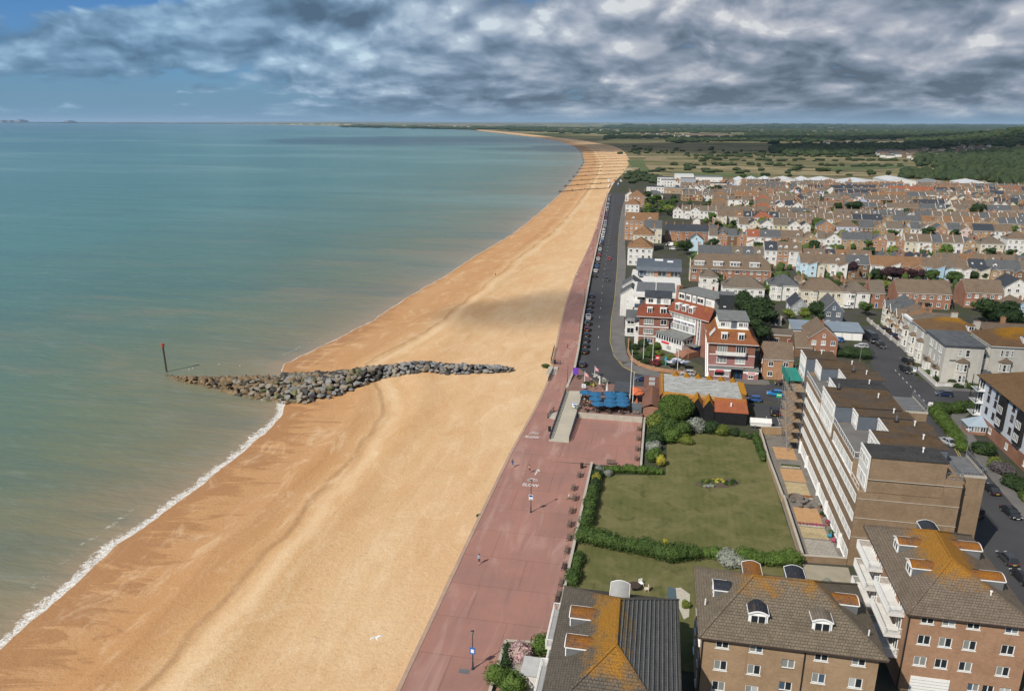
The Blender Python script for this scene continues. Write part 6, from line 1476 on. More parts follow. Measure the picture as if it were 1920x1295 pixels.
def hotel():
 HT=MTile('hotel_red_tiles',(.27,.082,.048),(.22,.07,.042),.10,9,14,.3,.28,(.42,.2,.04),.9); HO=MTile('hotel_orange_tiles',(.30,.115,.05),(.25,.095,.045),.6,9,15,.3,.28,(.46,.21,.03),.9)
 HB=MB_brick('hotel_brick',(.26,.105,.07),(.20,.085,.06),(.30,.22,.18)); PK=MN('hotel_pink_paint',(.34,.16,.15),(.30,.14,.13),.6,.8); FL=MN('hotel_grey_roof',(.20,.21,.20),(.15,.155,.15),.7,.9)
 navy=solid('navy',(.015,.02,.09),.5); redl=solid('logo_red',(.60,.02,.04),.5); dbl=solid('door_blue',(.02,.09,.25),.5)
 t=thing('hotel','red roofed seafront hotel with white glazed front and a long name sign','hotel',(12,212,0))
 # right wing
 MB().box(15.4,197,0,27,213,9.6).build('wall',HB,t)
 b=MB(); b.box(15.35,196.9,3.3,27.05,197,6.3); b.build('painted_band',PK,t)
 mansard('mansard_roof',HO,t,15.4,197,27,213,9.5,12.9,1.8,.8)
 for u in (18.9,23.2): box_dormer(t,u,197.3,10.3,'S',1.6,1.75,1.2)
 for v in (199.5,203): pass
 for v in (200.2,201.8): b=MB(); b.slab([(15.3,v-.45,10.4),(16.7,v-.45,12.3),(16.7,v+.45,12.3),(15.3,v+.45,10.4)],.06); b.build('rooflight',white2,t)
 b=MB(); b.box(17.4,199.2,12.9,24.9,210,15.1); p=b.build('top_storey',white,t); b=MB(); b.box(17.1,198.8,15.1,25.2,210.3,15.35); b.build('flat_roof',FL,p)
 b=MB(); b.box(20.5,199.15,13,22.0,199.2,15.0); b.build('panel',slate_w,p)
 for u in (18.4,19.6,23,24.2): window(p,u,199.2,13.5,'S',1.1,1.1,2,1,sill=False)
 for v in (201,204,207): window(p,17.4,v,13.5,'W',1.6,1.1,2,1,sill=False)
 for u in (18.6,23.4):
  window(t,u,197,7.0,'S',2.5,1.75,4,1); window(t,u,196.89,4.0,'S',2.6,1.6,3,1)
 # curved white balcony
 b=MB(); n=6; arc=[(17.0+.0,196.9)]+[(17.0+.6*(1-math.cos(math.pi/2*i/n)) ,196.9-1.15*math.sin(math.pi/2*i/n)) for i in range(1,n+1)]; arc2=[(24.9-(x-17.0),y) for x,y in reversed(arc)]
 b.ext(arc+arc2,6.35,6.5); pts=arc+arc2
 for a,c in zip(pts[:-1],pts[1:]): b.bar((a[0],a[1],6.95),(c[0],c[1],6.95),.1,0,.95)
 b.build('balcony',white,t)
 for z in (6.3,3.25): b=MB(); b.box(15.3,196.85,z-.12,27.1,196.99,z+.05); b.build('band',white2,t)
 # ground floor extension
 MB().box(15.5,195.3,0,21.1,196.9,3.0).build('ground_floor',PK,t); MB().box(24.3,195.5,0,28.2,200,2.6).build('ground_floor',PK,t)
 b=MB(); b.box(15.3,195.0,3.0,24.4,196.95,3.2); b.box(24.1,195.2,2.6,28.4,200.2,2.8); b.build('canopy_roof',FL,t)
 b=MB(); b.box(15.4,195.2,2.3,21.1,195.29,3.0); b.box(24.3,195.42,1.9,28.2,195.5,2.6); b.build('fascia',white2,t)
 window(t,18.2,195.3,.8,'S',2.6,1.5,1,1,pane=P_D); window(t,20.2,195.3,.8,'S',1.0,1.5,2,1)
 b=MB(); b.box(21.3,196.6,0,24.2,196.9,2.9,0); b.build('entrance',[P_D],t)
 for u in (21.5,22.7,23.9): b=MB(); b.box(u-.09,196.5,0,u+.09,196.6,2.8); b.build('door_frame',dbl,t)
 b=MB(); b.slab([(17.2,194.6,2.15),(19.2,194.6,2.15),(19.2,195.3,2.65),(17.2,195.3,2.65)],.05); b.build('awning',solid('awning_red',(.30,.03,.05),.8),t)
 link('sign',flat_panel('sign',2.4,.8,(white2,[(-.9,.25,.9,.55,redl)])),t,loc_in(t,26.4,195.4,1.6)); window(t,26.3,195.5,.5,'S',1.3,.9,2,1)
 # external stair beside the wing
 b=MB(); b.bar((15.1,196.0,.2),(15.1,207,9.2),.9,0,.18); b.bar((14.75,196.0,1.2),(14.75,207,10.2),.08); b.bar((14.75,196,.6),(14.75,207,9.6),.05); b.build('fire_escape',white2,t)
 # lift tower
 b=MB(); b.box(18.4,213.2,9,22.3,217.6,18.9); b.build('lift_tower',MN('lift_slate',(.035,.04,.042),(.028,.032,.034),1,.7),t); b=MB(); b.box(18.3,213.1,18.9,22.4,217.7,19.05); b.build('tower_roof',lead,t)
 b=MB(); 
 for z in (14,15.6,17.2): b.bar((22.6,213.6,z),(24.2,213.6,z),.08); b.bar((24.2,213.6,z),(24.2,216.6,z),.08)
 for x in (22.7,24.2): b.bar((x,213.6,12.9),(x,213.6,18.2),.1)
 b.build('roof_ladder_cage',blackm,t); b=MB(); b.box(19.4,213.1,15.4,20.1,213.2,15.7); b.build('vent',white2,t)
 # middle wing on the diagonal, built in its own frame
 ox,oy=4.7,224.2; ang=-math.pi/4; co,si=math.cos(ang),math.sin(ang)
 def D(b):
  b.v=[(ox+x*co-y*si,oy+x*si+y*co,z) for x,y,z in b.v]; return b
 def dw(x,z,w,h,nx,ny=1,y=0,pn=None,parent=None): return window(parent or t,ox+x*co-y*si,oy+x*si+y*co,z,ang,w,h,nx,ny,pane=pn,sill=False)
 L=15.8
 D(MB().box(0,0,0,L,10.5,11.3)).build('wall',HB,t)
 b=MB(); b.box(.2,-.35,5.9,11.2,0,11.2,0); D(b).build('glazed_front',white2,t)
 for z,h in ((6.2,1.75),(9.35,1.7)):
  for i in range(9): dw(.85+i*1.2,z,1.12,h,3,1,-.35,random.choice([P_M,P_M,P_L,P_D]))
 # sign
 b=MB(); b.box(.6,-.55,8.05,11.1,-.36,9.15); D(b).build('sign_board',white2,t)
 for s,x,sz,m,bo in (('OYO',1.75,.95,redl,.06),('STADE COURT HOTEL',6.95,.80,navy,.045)):
  me=text_mesh(s,sz,m,bo,.015); xs=[p.co.x for p in me.vertices]; w=max(xs)-min(xs); want=1.7 if s=='OYO' else 8.0
  for p in me.vertices: p.co.x*=want/w; p.co.y,p.co.z=p.co.z*-1,p.co.y
  link('lettering',me,t,loc_in(t,ox+x*co+.58*si,oy+x*si-.58*co,8.32),ang)
 # mansard of the middle wing
 b=MB(); z0,z1=11.2,14.6
 b.slab([(-.7,-.9,z0),(L+.6,-.9,z0),(L,1.1,z1-1.5),(0,1.1,z1-1.5)],.14,0,1); b.slab([(0,1.1,z1-1.5),(L,1.1,z1-1.5),(L-.3,2.1,z1),(.4,2.1,z1)],.1,0,1)
 b.slab([(-.7,-.9,z0),(-.7,11,z0),(.6,10,z1),(.6,2.1,z1)],.12,0,1); D(b).build('mansard_roof',[HT,white2],t)
 for x in (3.3,6.0,8.7): 
  box_dormer(t,ox+x*co+.15*si,oy+x*si-.15*co,11.9,'S',1.6,1.9,1.6,rz=ang)
 b=MB(); b.box(1.4,2.2,z1-.6,L-.5,10,17.1); p=D(b).build('top_storey',white,t)
 b=MB(); b.box(1.0,1.8,17.1,L,10.4,17.35); D(b).build('flat_roof',FL,p)
 for x,w in ((2.7,2.1),(5.2,1.6),(7.7,1.1),(10,2.4),(13.2,2.2)): dw(x,15.0,w,1.35,2,1,2.2,None,p)
 for x in (4.1,6.7,8.6,11.8): b=MB(); b.box(x-.2,2.1,14.5,x+.2,2.2,17.0); D(b).build('panel',slate_w,p)
 b=MB(); b.box(.1,2.4,13,1.3,4.0,18.4); D(b).build('chimney',BR_R,t)
 # projecting ground floor lounge
 b=MB(); b.box(-.6,-4.3,0,10.2,0,5.0); D(b).build('lounge_wall',white,t); b=MB(); b.slab([(-.9,-4.7,4.95),(10.6,-4.7,4.95),(10.6,0,5.85),(-.9,0,5.85)],.15); D(b).build('lounge_roof',FL,t)
 for i in range(10): dw(.05+i*1.04,3.05,.95,1.5,1,1,-4.3,P_D)
 for x in (.6,5.0,8.8): dw(x,.6,1.9,1.4,3,2,-4.3,None)
 for yy in (-3.2,-1.9,-.7): window(t,ox+10.2*co-yy*si,oy+10.2*si+yy*co,3.05,ang+math.pi/2,1.0,1.5,1,1,pane=P_D,sill=False)
 b=MB(); b.box(1.9,-4.42,2.2,5.0,-4.3,2.75); D(b).build('sign',redl,t)
 for x in (12.0,13.0): b=MB(); b.box(x-.12,-.5,3,x+.12,0,11); D(b).build('pilaster',white2,t)
 dw(12.5,4.5,.7,5.6,1,4,-.2,P_D)
 b=MB(); b.box(10.8,-.5,0,13.4,-.02,3.0); D(b).build('entrance',[dbl],t); b=MB(); b.box(10.2,-2.6,3.1,13.6,0,3.3); D(b).build('porch_roof',FL,t)
 # red tiled garden steps
 b=MB()
 for k in range(6): b.box(9.6,-8.2+k*.55,0,13.2,-7.65+k*.55,.2+k*.28)
 b.box(9.6,-4.9,0,13.4,-.6,1.75); D(b).build('entrance_steps',BR_R,t)
 # left wing
 MB().box(-4,222,0,4.9,233,9.6).build('wall',HB,t); mansard('mansard_roof',HT,t,-4,222,4.9,233,9.5,12.9,1.7,.8)
 for u in (-1.0,3.0): box_dormer(t,u,222.3,10.3,'S',1.5 if u<0 else 1.9,1.75,1.2)
 b=MB(); b.box(-2.4,224.2,12.7,5,231,15.0); p=b.build('top_storey',white,t); b=MB(); b.slab([(-2.8,223.8,15.0),(5.4,223.8,15.0),(5.4,227.5,16.3),(-2.8,227.5,16.3)],.12); b.slab([(-2.8,227.5,16.3),(5.4,227.5,16.3),(5.4,231.5,15),(-2.8,231.5,15)],.12); b.build('slate_roof',T_DS,p)
 for u in (-.9,3.6): window(p,u,224.2,13.2,'S',1.5,1.3,2,1,sill=False)
 b=MB(); b.box(.9,224.12,12.9,2.0,224.2,15); b.build('panel',slate_w,p)
 for z in (1.0,4.0,7.0):
  window(t,-1.1,222,z,'S',2.9,1.6,4,1); window(t,3.3,222,z,'S',1.8,1.6,2,1); window(t,-4,226,z,'W',1.8,1.5,2,1); window(t,-4,230,z,'W',1.8,1.5,2,1)
 for z in (6.1,3.1): b=MB(); b.box(-4.08,221.9,z,4.9,222,z+.28); b.build('band',white2,t)
 b=MB(); b.box(-5.2,223,0,-4,228,7.2); b.build('bay',white,t); b=MB(); b.slab([(-5.5,222.7,7.1),(-4,222.7,8.0),(-4,228.3,8.0),(-5.5,228.3,7.1)],.12); b.build('bay_roof',T_DS,t)
 window(t,-4.6,223,4.3,'S',.9,1.6,1,1)
 return t
def hotel_garden():
 t=thing('garden_wall','low red brick wall curving round the hotel garden','wall',(-5,205,.1)); pts=[(-6.9,225),(-6.6,214),(-5.4,207),(-3,202),(1,198.6),(6,197.2),(12,196.6)]
 for a,c in zip(pts[:-1],pts[1:]): b=MB(); b.bar((a[0],a[1],.55),(c[0],c[1],.55),.3,0,1.0); b.build('wall_length',BR_O,t)
 for i,p in enumerate(pts): b=MB(); b.box(p[0]-.25,p[1]-.25,0,p[0]+.25,p[1]+.25,1.35); b.build('pier',BR_O,t)
 b=MB(); b.ext([(-6.7,224),(-6.4,214),(-5.2,207.2),(-2.8,202.3),(1.1,198.9),(6,197.6),(11,197.2),(14.6,197),(14.6,205),(4,220),(-3.9,221.6)],-.1,.09); props(b.build('hotel_garden_ground',MN('garden_earth',(.10,.085,.06),(.07,.085,.04),.5,.95)),kind='structure')
 rs=random.Random(8); lab=['dark green shrub in the hotel garden near the seafront wall','green bush left of the hotel flagpoles','round shrub under the hotel sign','dark shrub along the hotel garden wall','bright green bush beside the white lounge','spreading shrub at the middle of the hotel garden','yellowish shrub below the white lounge','tall green shrub by the hotel steps','dark bush at the seaward corner of the hotel garden','olive shrub in front of the left hotel wing','brownish shrub between the flagpoles','small shrub near the hotel parasols']
 sp=[(-4.8,218,1.5,1.8,L_DK),(-5,213,1.4,1.4,L_MID),(.2,217.5,1.6,2.0,L_MID),(-3.4,208,1.5,1.3,L_DK),(2.4,213.5,1.5,1.5,L_YL),(-.8,211,2.2,1.8,L_MID),(5.4,210.5,1.6,1.2,L_YL),(7.6,207.5,1.3,1.6,L_MID),(-2.4,221,1.6,2.6,L_DK),(1.6,219.6,1.5,2.0,L_BR),(-1.2,205,1.8,1.2,L_DK),(4.2,205.5,1.4,1.0,L_MID)]
 for (u,v,r,h,m),lb in zip(sp,lab): bush(u,v,.05,r,h,lb,'bush',m)
 bush(1.4,203.6,.05,1.7,1.6,'deep red leaved bush in the hotel garden','bush',L_RD)
 nv=MN('parasol_navy',(.02,.04,.14),(.7,.7,.68),1.1,.8)
 for (u,v,lb) in ((7.2,203.6,'navy and white parasol nearest the hotel garden wall'),(9.4,201.8,'navy and white parasol at the right of the hotel tables'),(5.6,201.4,'navy and white parasol at the left of the hotel tables')):
  parasol(u,v,.1,1.5,2.4,nv,lb,'hotel garden parasols'); TABLE(u,v+.2,'table under the '+lb,.5,darkwood,.1)
 for (u,v,h,lb) in ((-2.0,206.4,8.6,'left white flagpole in the hotel garden'),(.6,203.2,8.6,'middle white flagpole in the hotel garden'),(7.4,198.4,8.4,'right white flagpole in front of the hotel tables')): flagpole(u,v,.1,h,lb)
 t=thing('hotel_sign','small dark red hotel notice board in the garden','sign',(2.0,206.6,.1)); link('panel',flat_panel('panel',1.3,1.3,(solid('logo_red',(.6,.02,.04),.5),[(-.4,.4,.4,.8,white2)])),t,(0,0,.6)); b=MB(); b.bar((0,0.06,0),(0,.06,1.8),.1); link('post',b.mesh('post',[white2]),t)
 t=thing('heater','turquoise upright heater beside the hotel parasols','heater',(4.3,203.6,.1)); b=MB(); b.cyl(0,0,0,1.5,.2,8); b.cyl(0,0,1.5,2.4,.4,8); link('heater_body',b.mesh('heater_body',[solid('turquoise',(.03,.3,.42),.6)]),t)
hotel(); hotel_garden()
# ---------------------------------------------------------------- houses of the town
WALLS=dict(w=white,c=cream,r=BR_R,o=BR_O,y=BR_Y,n=BR_B,b=blue_r,s=sky_r,l=lilac,g=grey_r,e=yel_r,k=pink_r,d=slate_w)
WNAME=dict(w='white rendered',c='cream rendered',r='red brick',o='orange brick',y='yellow brick',n='brown brick',b='blue painted',s='pale blue painted',l='lilac painted',g='grey rendered',e='pale yellow rendered',k='pale pink rendered',d='slate clad')
ROOFS=dict(b=T_BR,o=T_OR,r=T_RD,s=T_SL,d=T_DS,g=T_GB); RNAME=dict(b='brown tiled',o='rust coloured',r='red tiled',s='grey slate',d='dark slate',g='grey brown tiled')
ORD=['first','second','third','fourth','fifth','sixth','seventh','eighth','ninth','tenth','eleventh','twelfth','thirteenth','fourteenth','fifteenth','sixteenth','seventeenth','eighteenth','nineteenth','twentieth']
def ordn(i): return ORD[i] if i<20 else ('twenty-'+ORD[i-20] if i<29 else 'thirtieth' if i==29 else 'thirty-'+ORD[i-30] if i<39 else 'fortieth' if i==39 else 'forty-'+ORD[i-40])
def u_at(px,v,z=0):
 a,b,c=ray(px,600); k=a/b; 
 # two steps so that the small roll is respected
 for _ in range(3):
  py=(CYP-( ( (z-CAMH)*_cp+ (v)*_sp )/(( v)*_cp-(z-CAMH)*_sp))*FPX); a,b,c=ray(px,py); k=a/b
 return k*v
POTM=MN('clay_pot',(.34,.15,.08),(.28,.13,.07),3,.8)
def house_geo(W,Rf,u0,v0,w,d,he,hr,kind,ov=.3,par=False):
 """fills wall builder W and roof builder Rf (roof mat 0, trim 1)"""
 u1,v1=u0+w,v0+d
 if kind=='g':
  gable_body(W,u0,v0,u1,v1,-.4,he,he+hr,'v')
  c=(u0+u1)/2; k=hr/(w/2); zz=he-ov*k
  Rf.slab([(u0-ov,v0-.25,zz),(c,v0-.25,he+hr),(c,v1+.25,he+hr),(u0-ov,v1+.25,zz)],.14,0,1); Rf.slab([(c,v0-.25,he+hr),(u1+ov,v0-.25,zz),(u1+ov,v1+.25,zz),(c,v1+.25,he+hr)],.14,0,1)
 elif kind=='h':
  W.box(u0,v0,-.4,u1,v1,he); A,B_,C,D=(u0-ov,v0-ov,he),(u1+ov,v0-ov,he),(u1+ov,v1+ov,he),(u0-ov,v1+ov,he); z=he+hr
  if w>=d: P,Q=(u0+d/2,(v0+v1)/2,z),(u1-d/2,(v0+v1)/2,z); fs=[[A,B_,Q,P],[C,D,P,Q],[D,A,P],[B_,C,Q]]
  else: P,Q=((u0+u1)/2,v0+w/2,z),((u0+u1)/2,v1-w/2,z); fs=[[A,B_,P],[B_,C,Q,P],[C,D,Q],[D,A,P,Q]]
  for f in fs: Rf.slab(f,.14,0,1)
 elif kind=='f':
  W.box(u0,v0,-.4,u1,v1,he); Rf.box(u0-.1,v0-.1,he,u1+.1,v1+.1,he+.2,1,0)
 else:
  gable_body(W,u0,v0,u1,v1,-.4,he,he+hr,'u'); c=(v0+v1)/2; k=hr/(d/2); zz=he-ov*k
  Rf.slab([(u0-.03,v0-ov,zz),(u1+.03,v0-ov,zz),(u1+.03,c,he+hr),(u0-.03,c,he+hr)],.14,0,1); Rf.slab([(u0-.03,c,he+hr),(u1+.03,c,he+hr),(u1+.03,v1+ov,zz),(u0-.03,v1+ov,zz)],.14,0,1)
  if par:
   for x in (u0,u1): Rf.bar((x,v0-.1,he+.1),(x,c,he+hr+.14),.2,1,.22)
HN=[0]; HOUSES=[]
def house(u0,v0,w,d,wall,roof,label,st=2,kind='u',chim=1,dorm=0,wing=None,bay=False,hr=None,group=None,name='house',side=False,wincols=None,par=False,cat='house',porch=False,skyl=0,z=0):
 he=2.75*st+.3; hr=hr or (min(w,d)*.36 if kind in 'gh' else d*.38)
 t=thing(name,label,cat,(u0+w/2,v0+d/2,z),0,group); W,Rf=MB(),MB(); house_geo(W,Rf,u0,v0,w,d,he,hr,kind,par=par)
 W.build('wall',WALLS[wall],t); r=Rf.build('roof',[ROOFS[roof],white],t)
 zt=he+hr
 for i in range(chim):
  x=u0+(.1 if i==0 else w-.1) if kind!='g' else u0+w/2; y=v0+d/2 if kind=='u' else v0+d*(.3+.4*i)
  chimney(r,x,y,zt-1.2,zt+.9,.5,.9,BR_O if wall in 'woclsbe' else WALLS[wall],2)
 n=wincols or max(1,int(w/2.6)); ww=min(1.25,w/n*.5)
 for s in range(st):
  for i in range(n):
   x=u0+w*(i+.5)/n
   if wing and wing[0]<=x<=wing[0]+wing[2]: continue
   if s==0 and i==n-1 and not bay: 
    window(t,x,v0,0,'S',.95,2.05,1,1,pane=random.choice([P_D,solid('door_red',(.3,.02,.03),.5),solid('door_blue',(.02,.09,.25),.5),solid('door_green',(.02,.1,.06),.5)]),sill=False,name='door'); continue
   window(t,x,v0,.9+2.75*s,'S',ww,1.35,2,1)
 if kind=='g' and hr>1.6: window(t,u0+w/2,v0,he+.2,'S',.8,.95,1,1)
 if side or kind=='g':
  for s in range(st):
   for k in range(2 if d>7 else 1): window(t,u0,v0+d*(.3+.4*k),.9+2.75*s,'W',1.0,1.2,2,1)
 if bay:
  b=MB(); x=u0+w*.32; bw=min(2.6,w*.5); hb=2.75*min(st,2)+.1
  b.ext([(x-bw/2,v0),(x-bw*.3,v0-.9),(x+bw*.3,v0-.9),(x+bw/2,v0)],-.2,hb,0); bb=b.build('bay',[WALLS[wall]],t)
  b=MB(); b.v=[(x-bw/2-.15,v0,hb),(x-bw*.3,v0-1.1,hb),(x+bw*.3,v0-1.1,hb),(x+bw/2+.15,v0,hb),(x-bw*.25,v0,hb+.7),(x+bw*.25,v0,hb+.7)]; b.f=[(0,1,4),(1,2,5,4),(2,3,5),(0,3,2,1)]; b.m=[0]*4; b.build('bay_roof',[ROOFS[roof]],bb)
  for s in range(min(st,2)): window(bb,x,v0-.9,.9+2.75*s,'S',bw*.5,1.4,2,1); window(bb,x-bw*.4,v0-.45,.9+2.75*s,R(-60),.7,1.4,1,1)
 for i in range(dorm):
  x=u0+w*(i+.5)/dorm; y=v0+d*.13; gable_dormer(r,x,y,he+.35,1.5,1.35,1.7,ROOFS[roof],white2)
 for i in range(skyl):
  x=u0+w*(i+.5)/skyl; y=v0+d*.25; k=hr/(d/2); b=MB(); zz=he+d*.25*k; b.slab([(x-.35,y-.4,zz-.4*k+.1),(x+.35,y-.4,zz-.4*k+.1),(x+.35,y+.4,zz+.4*k+.1),(x-.35,y+.4,zz+.4*k+.1)],.06); b.build('skylight',[P_L],r)
 if wing:
  wu,wd,ww_,ws,wk=wing; W,Rf=MB(),MB(); whe=2.7*ws
  u_0,v_0,u_1,v_1=wu,v0-wd,wu+ww_,v0-.02
  if wk=='l':   # lean-to sloping to one side
   W.box(u_0,v_0,-.4,u_1,v_1,whe); i=len(W.v)
   W.v+=[(u_0,v_0,whe),(u_1,v_0,whe),(u_1,v_0,whe+ww_*.45),(u_0,v_1,whe),(u_1,v_1,whe),(u_1,v_1,whe+ww_*.45)]; W.f+=[(i,i+1,i+2),(i+3,i+5,i+4),(i+1,i+4,i+5,i+2)]; W.m+=[0]*3
   Rf.slab([(u_0-.15,v_0-.2,whe),(u_1+.1,v_0-.2,whe+ww_*.45+.05),(u_1+.1,v_1,whe+ww_*.45+.05),(u_0-.15,v_1,whe)],.12,0,1)
  else: house_geo(W,Rf,u_0,v_0,ww_,wd,whe,ww_*.36,'g',.2)
  q=W.build('rear_wing',WALLS[wall],t); Rf.build('wing_roof',[ROOFS[roof],white],q)
  for s in range(ws): window(q,(u_0+u_1)/2,v_0,.9+2.6*s,'S',1.1,1.25,2,1); window(q,u_0,v_0+wd*.5,.9+2.6*s,'W',.9,1.2,1,1)
 HOUSES.append(t); return t
def row(py,items,where,d=8.5,px0=None):
 """terrace row: py = base line of the front wall at its left end; items = (pxl,pxr,wall,roof,opts)"""
 v=Z(items[0][0],py)[1]; tot=len(items)
 for i,it in enumerate(items):
  pl,pr,wl,rf=it[:4]; o=dict(it[4]) if len(it)>4 else {}
  vv=v+o.pop('dv',0); u0,u1=u_at(pl,vv),u_at(pr,vv); w=u1-u0; dd=o.pop('d',d); sub=o.pop('n',1)
  lab='%s house, %s roof, %s from left in the %s'%(WNAME[wl],RNAME[rf],ordn(i),where)
  wg=o.pop('wing',None)
  if wg: o['wing']=(u0+(w*.45 if wg[0] in 'rR' else 0.1),wg[1],w*.5,wg[2],wg[3])
  house(u0,vv,w-.02,dd,wl,rf,lab,group=where,side=(i==0) or o.pop('side',False),**o)
 return v
rw=random.Random(21)
def autorow(py,pl,pr,where,mix='wwwcroynnls',roofs='bbgosd',wpx=None,st=2,d=8.5,wingp=.6,dormp=.25,gp=.15,step=5.4):
 v=Z(pl,py)[1]; u=u_at(pl,v); end=u_at(pr,v); items=[]; i=0
 rf=rw.choice(roofs); wl=rw.choice(mix)
 while u<end-3:
  w=rw.uniform(.9,1.12)*step
  if rw.random()<.45: rf=rw.choice(roofs)
  if rw.random()<.5: wl=rw.choice(mix)
  g=rw.random()<gp; o=dict(kind='g' if g else 'u',chim=rw.choice([1,1,2]) if not g else 1,dorm=0 if g else (1 if rw.random()<dormp else 0),par=rw.random()<.3,skyl=1 if rw.random()<.2 else 0)
  if g: w*=1.15
  if rw.random()<wingp and not g: o['wing']=(u+(w*.45 if rw.random()<.5 else .1),rw.uniform(2.5,4.5),w*.5,rw.choice([1,2]),rw.choice('lg'))
  house(u,v,w-.02,d,wl,rf,'%s house, %s roof, %s from left in the %s'%(WNAME[wl],RNAME[rf],ordn(i),where),st=st,group=where,side=i==0,**o)
  u+=w; i+=1
 return v
def detached(pl,pr,py,wl,rf,label,**o):
 v=Z(pl,py)[1]; u0,u1=u_at(pl,v),u_at(pr,v); o.setdefault('d',9); d=o.pop('d')
 return house(u0,v,u1-u0,d,wl,rf,label,side=True,**o)
def town_near():
 # brick mansard flats
 t=thing('apartment_building','long brick flats with a brown mansard roof and white dormers behind the hotel','apartment building',(31,331,0))
 MB().box(14.8,326,-.3,47.5,338,5.9).build('wall',BR_R,t)
 b=MB(); b.slab([(14.4,325.5,5.7),(47.9,325.5,5.7),(47.2,328,8.8),(15.1,328,8.8)],.15,0,1); b.slab([(15.1,328,8.8),(47.2,328,8.8),(44,332.5,11.2),(18,332.5,11.2)],.12,0,1); b.slab([(18,332.5,11.2),(44,332.5,11.2),(47.9,338.5,5.7),(14.4,338.5,5.7)],.12,0,1); b.slab([(14.4,325.5,5.7),(15.1,328,8.8),(18,332.5,11.2),(14.4,338.5,5.7)],.1,0,1); b.slab([(47.9,325.5,5.7),(47.2,328,8.8),(44,332.5,11.2),(47.9,338.5,5.7)],.1,0,1)
 b.build('mansard_roof',[T_BR,white2],t); MB().box(14.45,325.9,-.3,14.8,333,8.8).build('end_wall',cream,t)
 for u in (18.3,26,33,41):
  b=MB(); b.box(u-2,326.3,6.9,u+2,328.6,8.6); b.box(u-2.2,326.0,8.6,u+2.2,329,8.75); o=b.build('dormer',white2,t)
  for k in (-1.3,0,1.3): window(o,u+k,326.28,7.2,'S',1.1,1.2,2,1,sill=False)
 for z in (1.2,3.9):
  for i in range(11): window(t,16.4+i*2.95,326,z,'S',1.7 if i%3==0 else 1.1,1.3,2,1)
 # white modern house with the covered roof terrace
 t=thing('modern_house','white modern seafront building with a glazed roof terrace left of the hotel','building',(0,247,0))
 b=MB(); b.box(-6.0,237,-.3,7,256,8.6); b.box(-6,246,8.6,7,256,12.4); b.box(7,240,-.3,14,256,10.5); b.build('wall',white,t)
 b=MB(); b.box(-6.6,236.4,12.0,7.2,256.4,12.9); b.build('roof_frame',white,t); b=MB(); b.box(-5.8,240.5,12.9,.2,255.6,13.1); b.box(.6,240.5,12.9,6.6,255.6,13.1); b.box(7.6,241,10.5,13.6,255,10.7); b.build('roof_panel',lead,t)
 b=MB(); 
 for x in (-6.2,-.8,3.4,6.8): b.box(x-.14,236.7,8.6,x+.14,237,12.1)
 b.build('terrace_post',white2,t)
 for x,w,m in ((-4.2,2.6,P_D),(-1.2,2.6,P_M),(1.8,2.4,P_B),(4.8,2.8,P_D)): window(t,x,245.98,9.0,'S',w,2.7,2,1,pane=m,sill=False)
 b=MB(); b.box(-6,236.7,8.6,6.8,236.78,9.7); b.build('glass_balustrade',P_B,t); 
 for z in (2.8,5.7,8.6): b=MB(); b.box(-8.4,238,z-.25,-6,252,z); b.build('balcony',white,t)
 for z in (.4,3.2,6.1):
  for v in (240,244.5,249): window(t,-6,v,z,'W',2.6,2.0,2,1,pane=P_D,sill=False)
 for z in (3.4,6.2):
  for x in (-3.5,.5,4): window(t,x,237,z,'S',2.4,1.8,2,1)
 b=MB(); b.box(-8.4,237.9,0,-8.2,238.1,8.6); b.box(-8.4,251.8,0,-8.2,252,8.6); b.build('post',white2,t)
 b=MB(); b.box(7.2,238.5,10.5,10.2,243,12.8,0); b.build('roof_cabin',MN('sea_green_boards',(.12,.24,.20),(.10,.2,.17),1,.7),t)
 # small white gabled bays facing the sea further along
 for i,(v,z,lb) in enumerate(((232.5,5.5,'low white gabled building squeezed between the hotel and the seafront pavement'),(258,8,'white gabled seafront house with a grey balcony recess'),(270,8.5,'pale boarded gabled seafront house further along'))):
  t=thing('seafront_house',lb,'house',(-9,v+4,0)); W,Rf=MB(),MB(); house_geo(W,Rf,-11.5 if i else -8.5,v,7 if i else 3.6,9 if i else 7,z,2.4,'g' if i else 'u'); W.build('wall',white,t); Rf.build('roof',[T_SL,white2],t)
  for k in range(2):
   window(t,-8 if i else -6.8,v,1+k*3,'S',2.2,1.8,2,1); window(t,-11.5 if i else -8.5,v+4,1+k*3,'W',2.2,1.8,2,1)
 # white rendered building with curved zinc roof
 t=thing('modern_building','white rendered building with dark glazed top floor and a zinc roof','building',(2,280,0))
 b=MB(); b.box(-4.4,268,-.3,9.2,292,9.7); b.box(-9,282,-.3,-4.4,300,9); b.build('wall',white,t); b=MB(); b.box(-4.5,267.9,9.7,9.3,268.2,10.1); b.build('parapet',cream,t)
 b=MB(); b.box(-6.5,283,9.7,9.0,300,12.2); p=b.build('top_floor',slate_w,t)
 for x,w,m in ((-4.6,2.6,P_B),(-1.8,2.4,P_M),(2.4,3.2,P_D),(6.9,3,P_D)): window(p,x,283,9.9,'S',w,2.1,2,1,pane=m,sill=False)
 for x in (.3,5.0): b=MB(); b.box(x-.7,282.9,9.8,x+.7,283,12.1); b.build('brick_panel',BR_O,p)
 b=MB(); pr=[(282,12.1),(283,13.4),(286,14.3),(291,14.6),(297,14.2),(301,12.6)]
 for (a,za),(c,zc) in zip(pr[:-1],pr[1:]): b.slab([(-7.2,a,za),(9.6,a,za),(9.6,c,zc),(-7.2,c,zc)],.15)
 b.build('zinc_roof',MN('zinc',(.10,.12,.145),(.085,.10,.12),.6,.5),p); b=MB(); b.box(-.5,290,14.5,2.6,292,14.9); b.box(4.2,288,14.4,6.4,290,14.7); b.build('rooflight',white2,p)
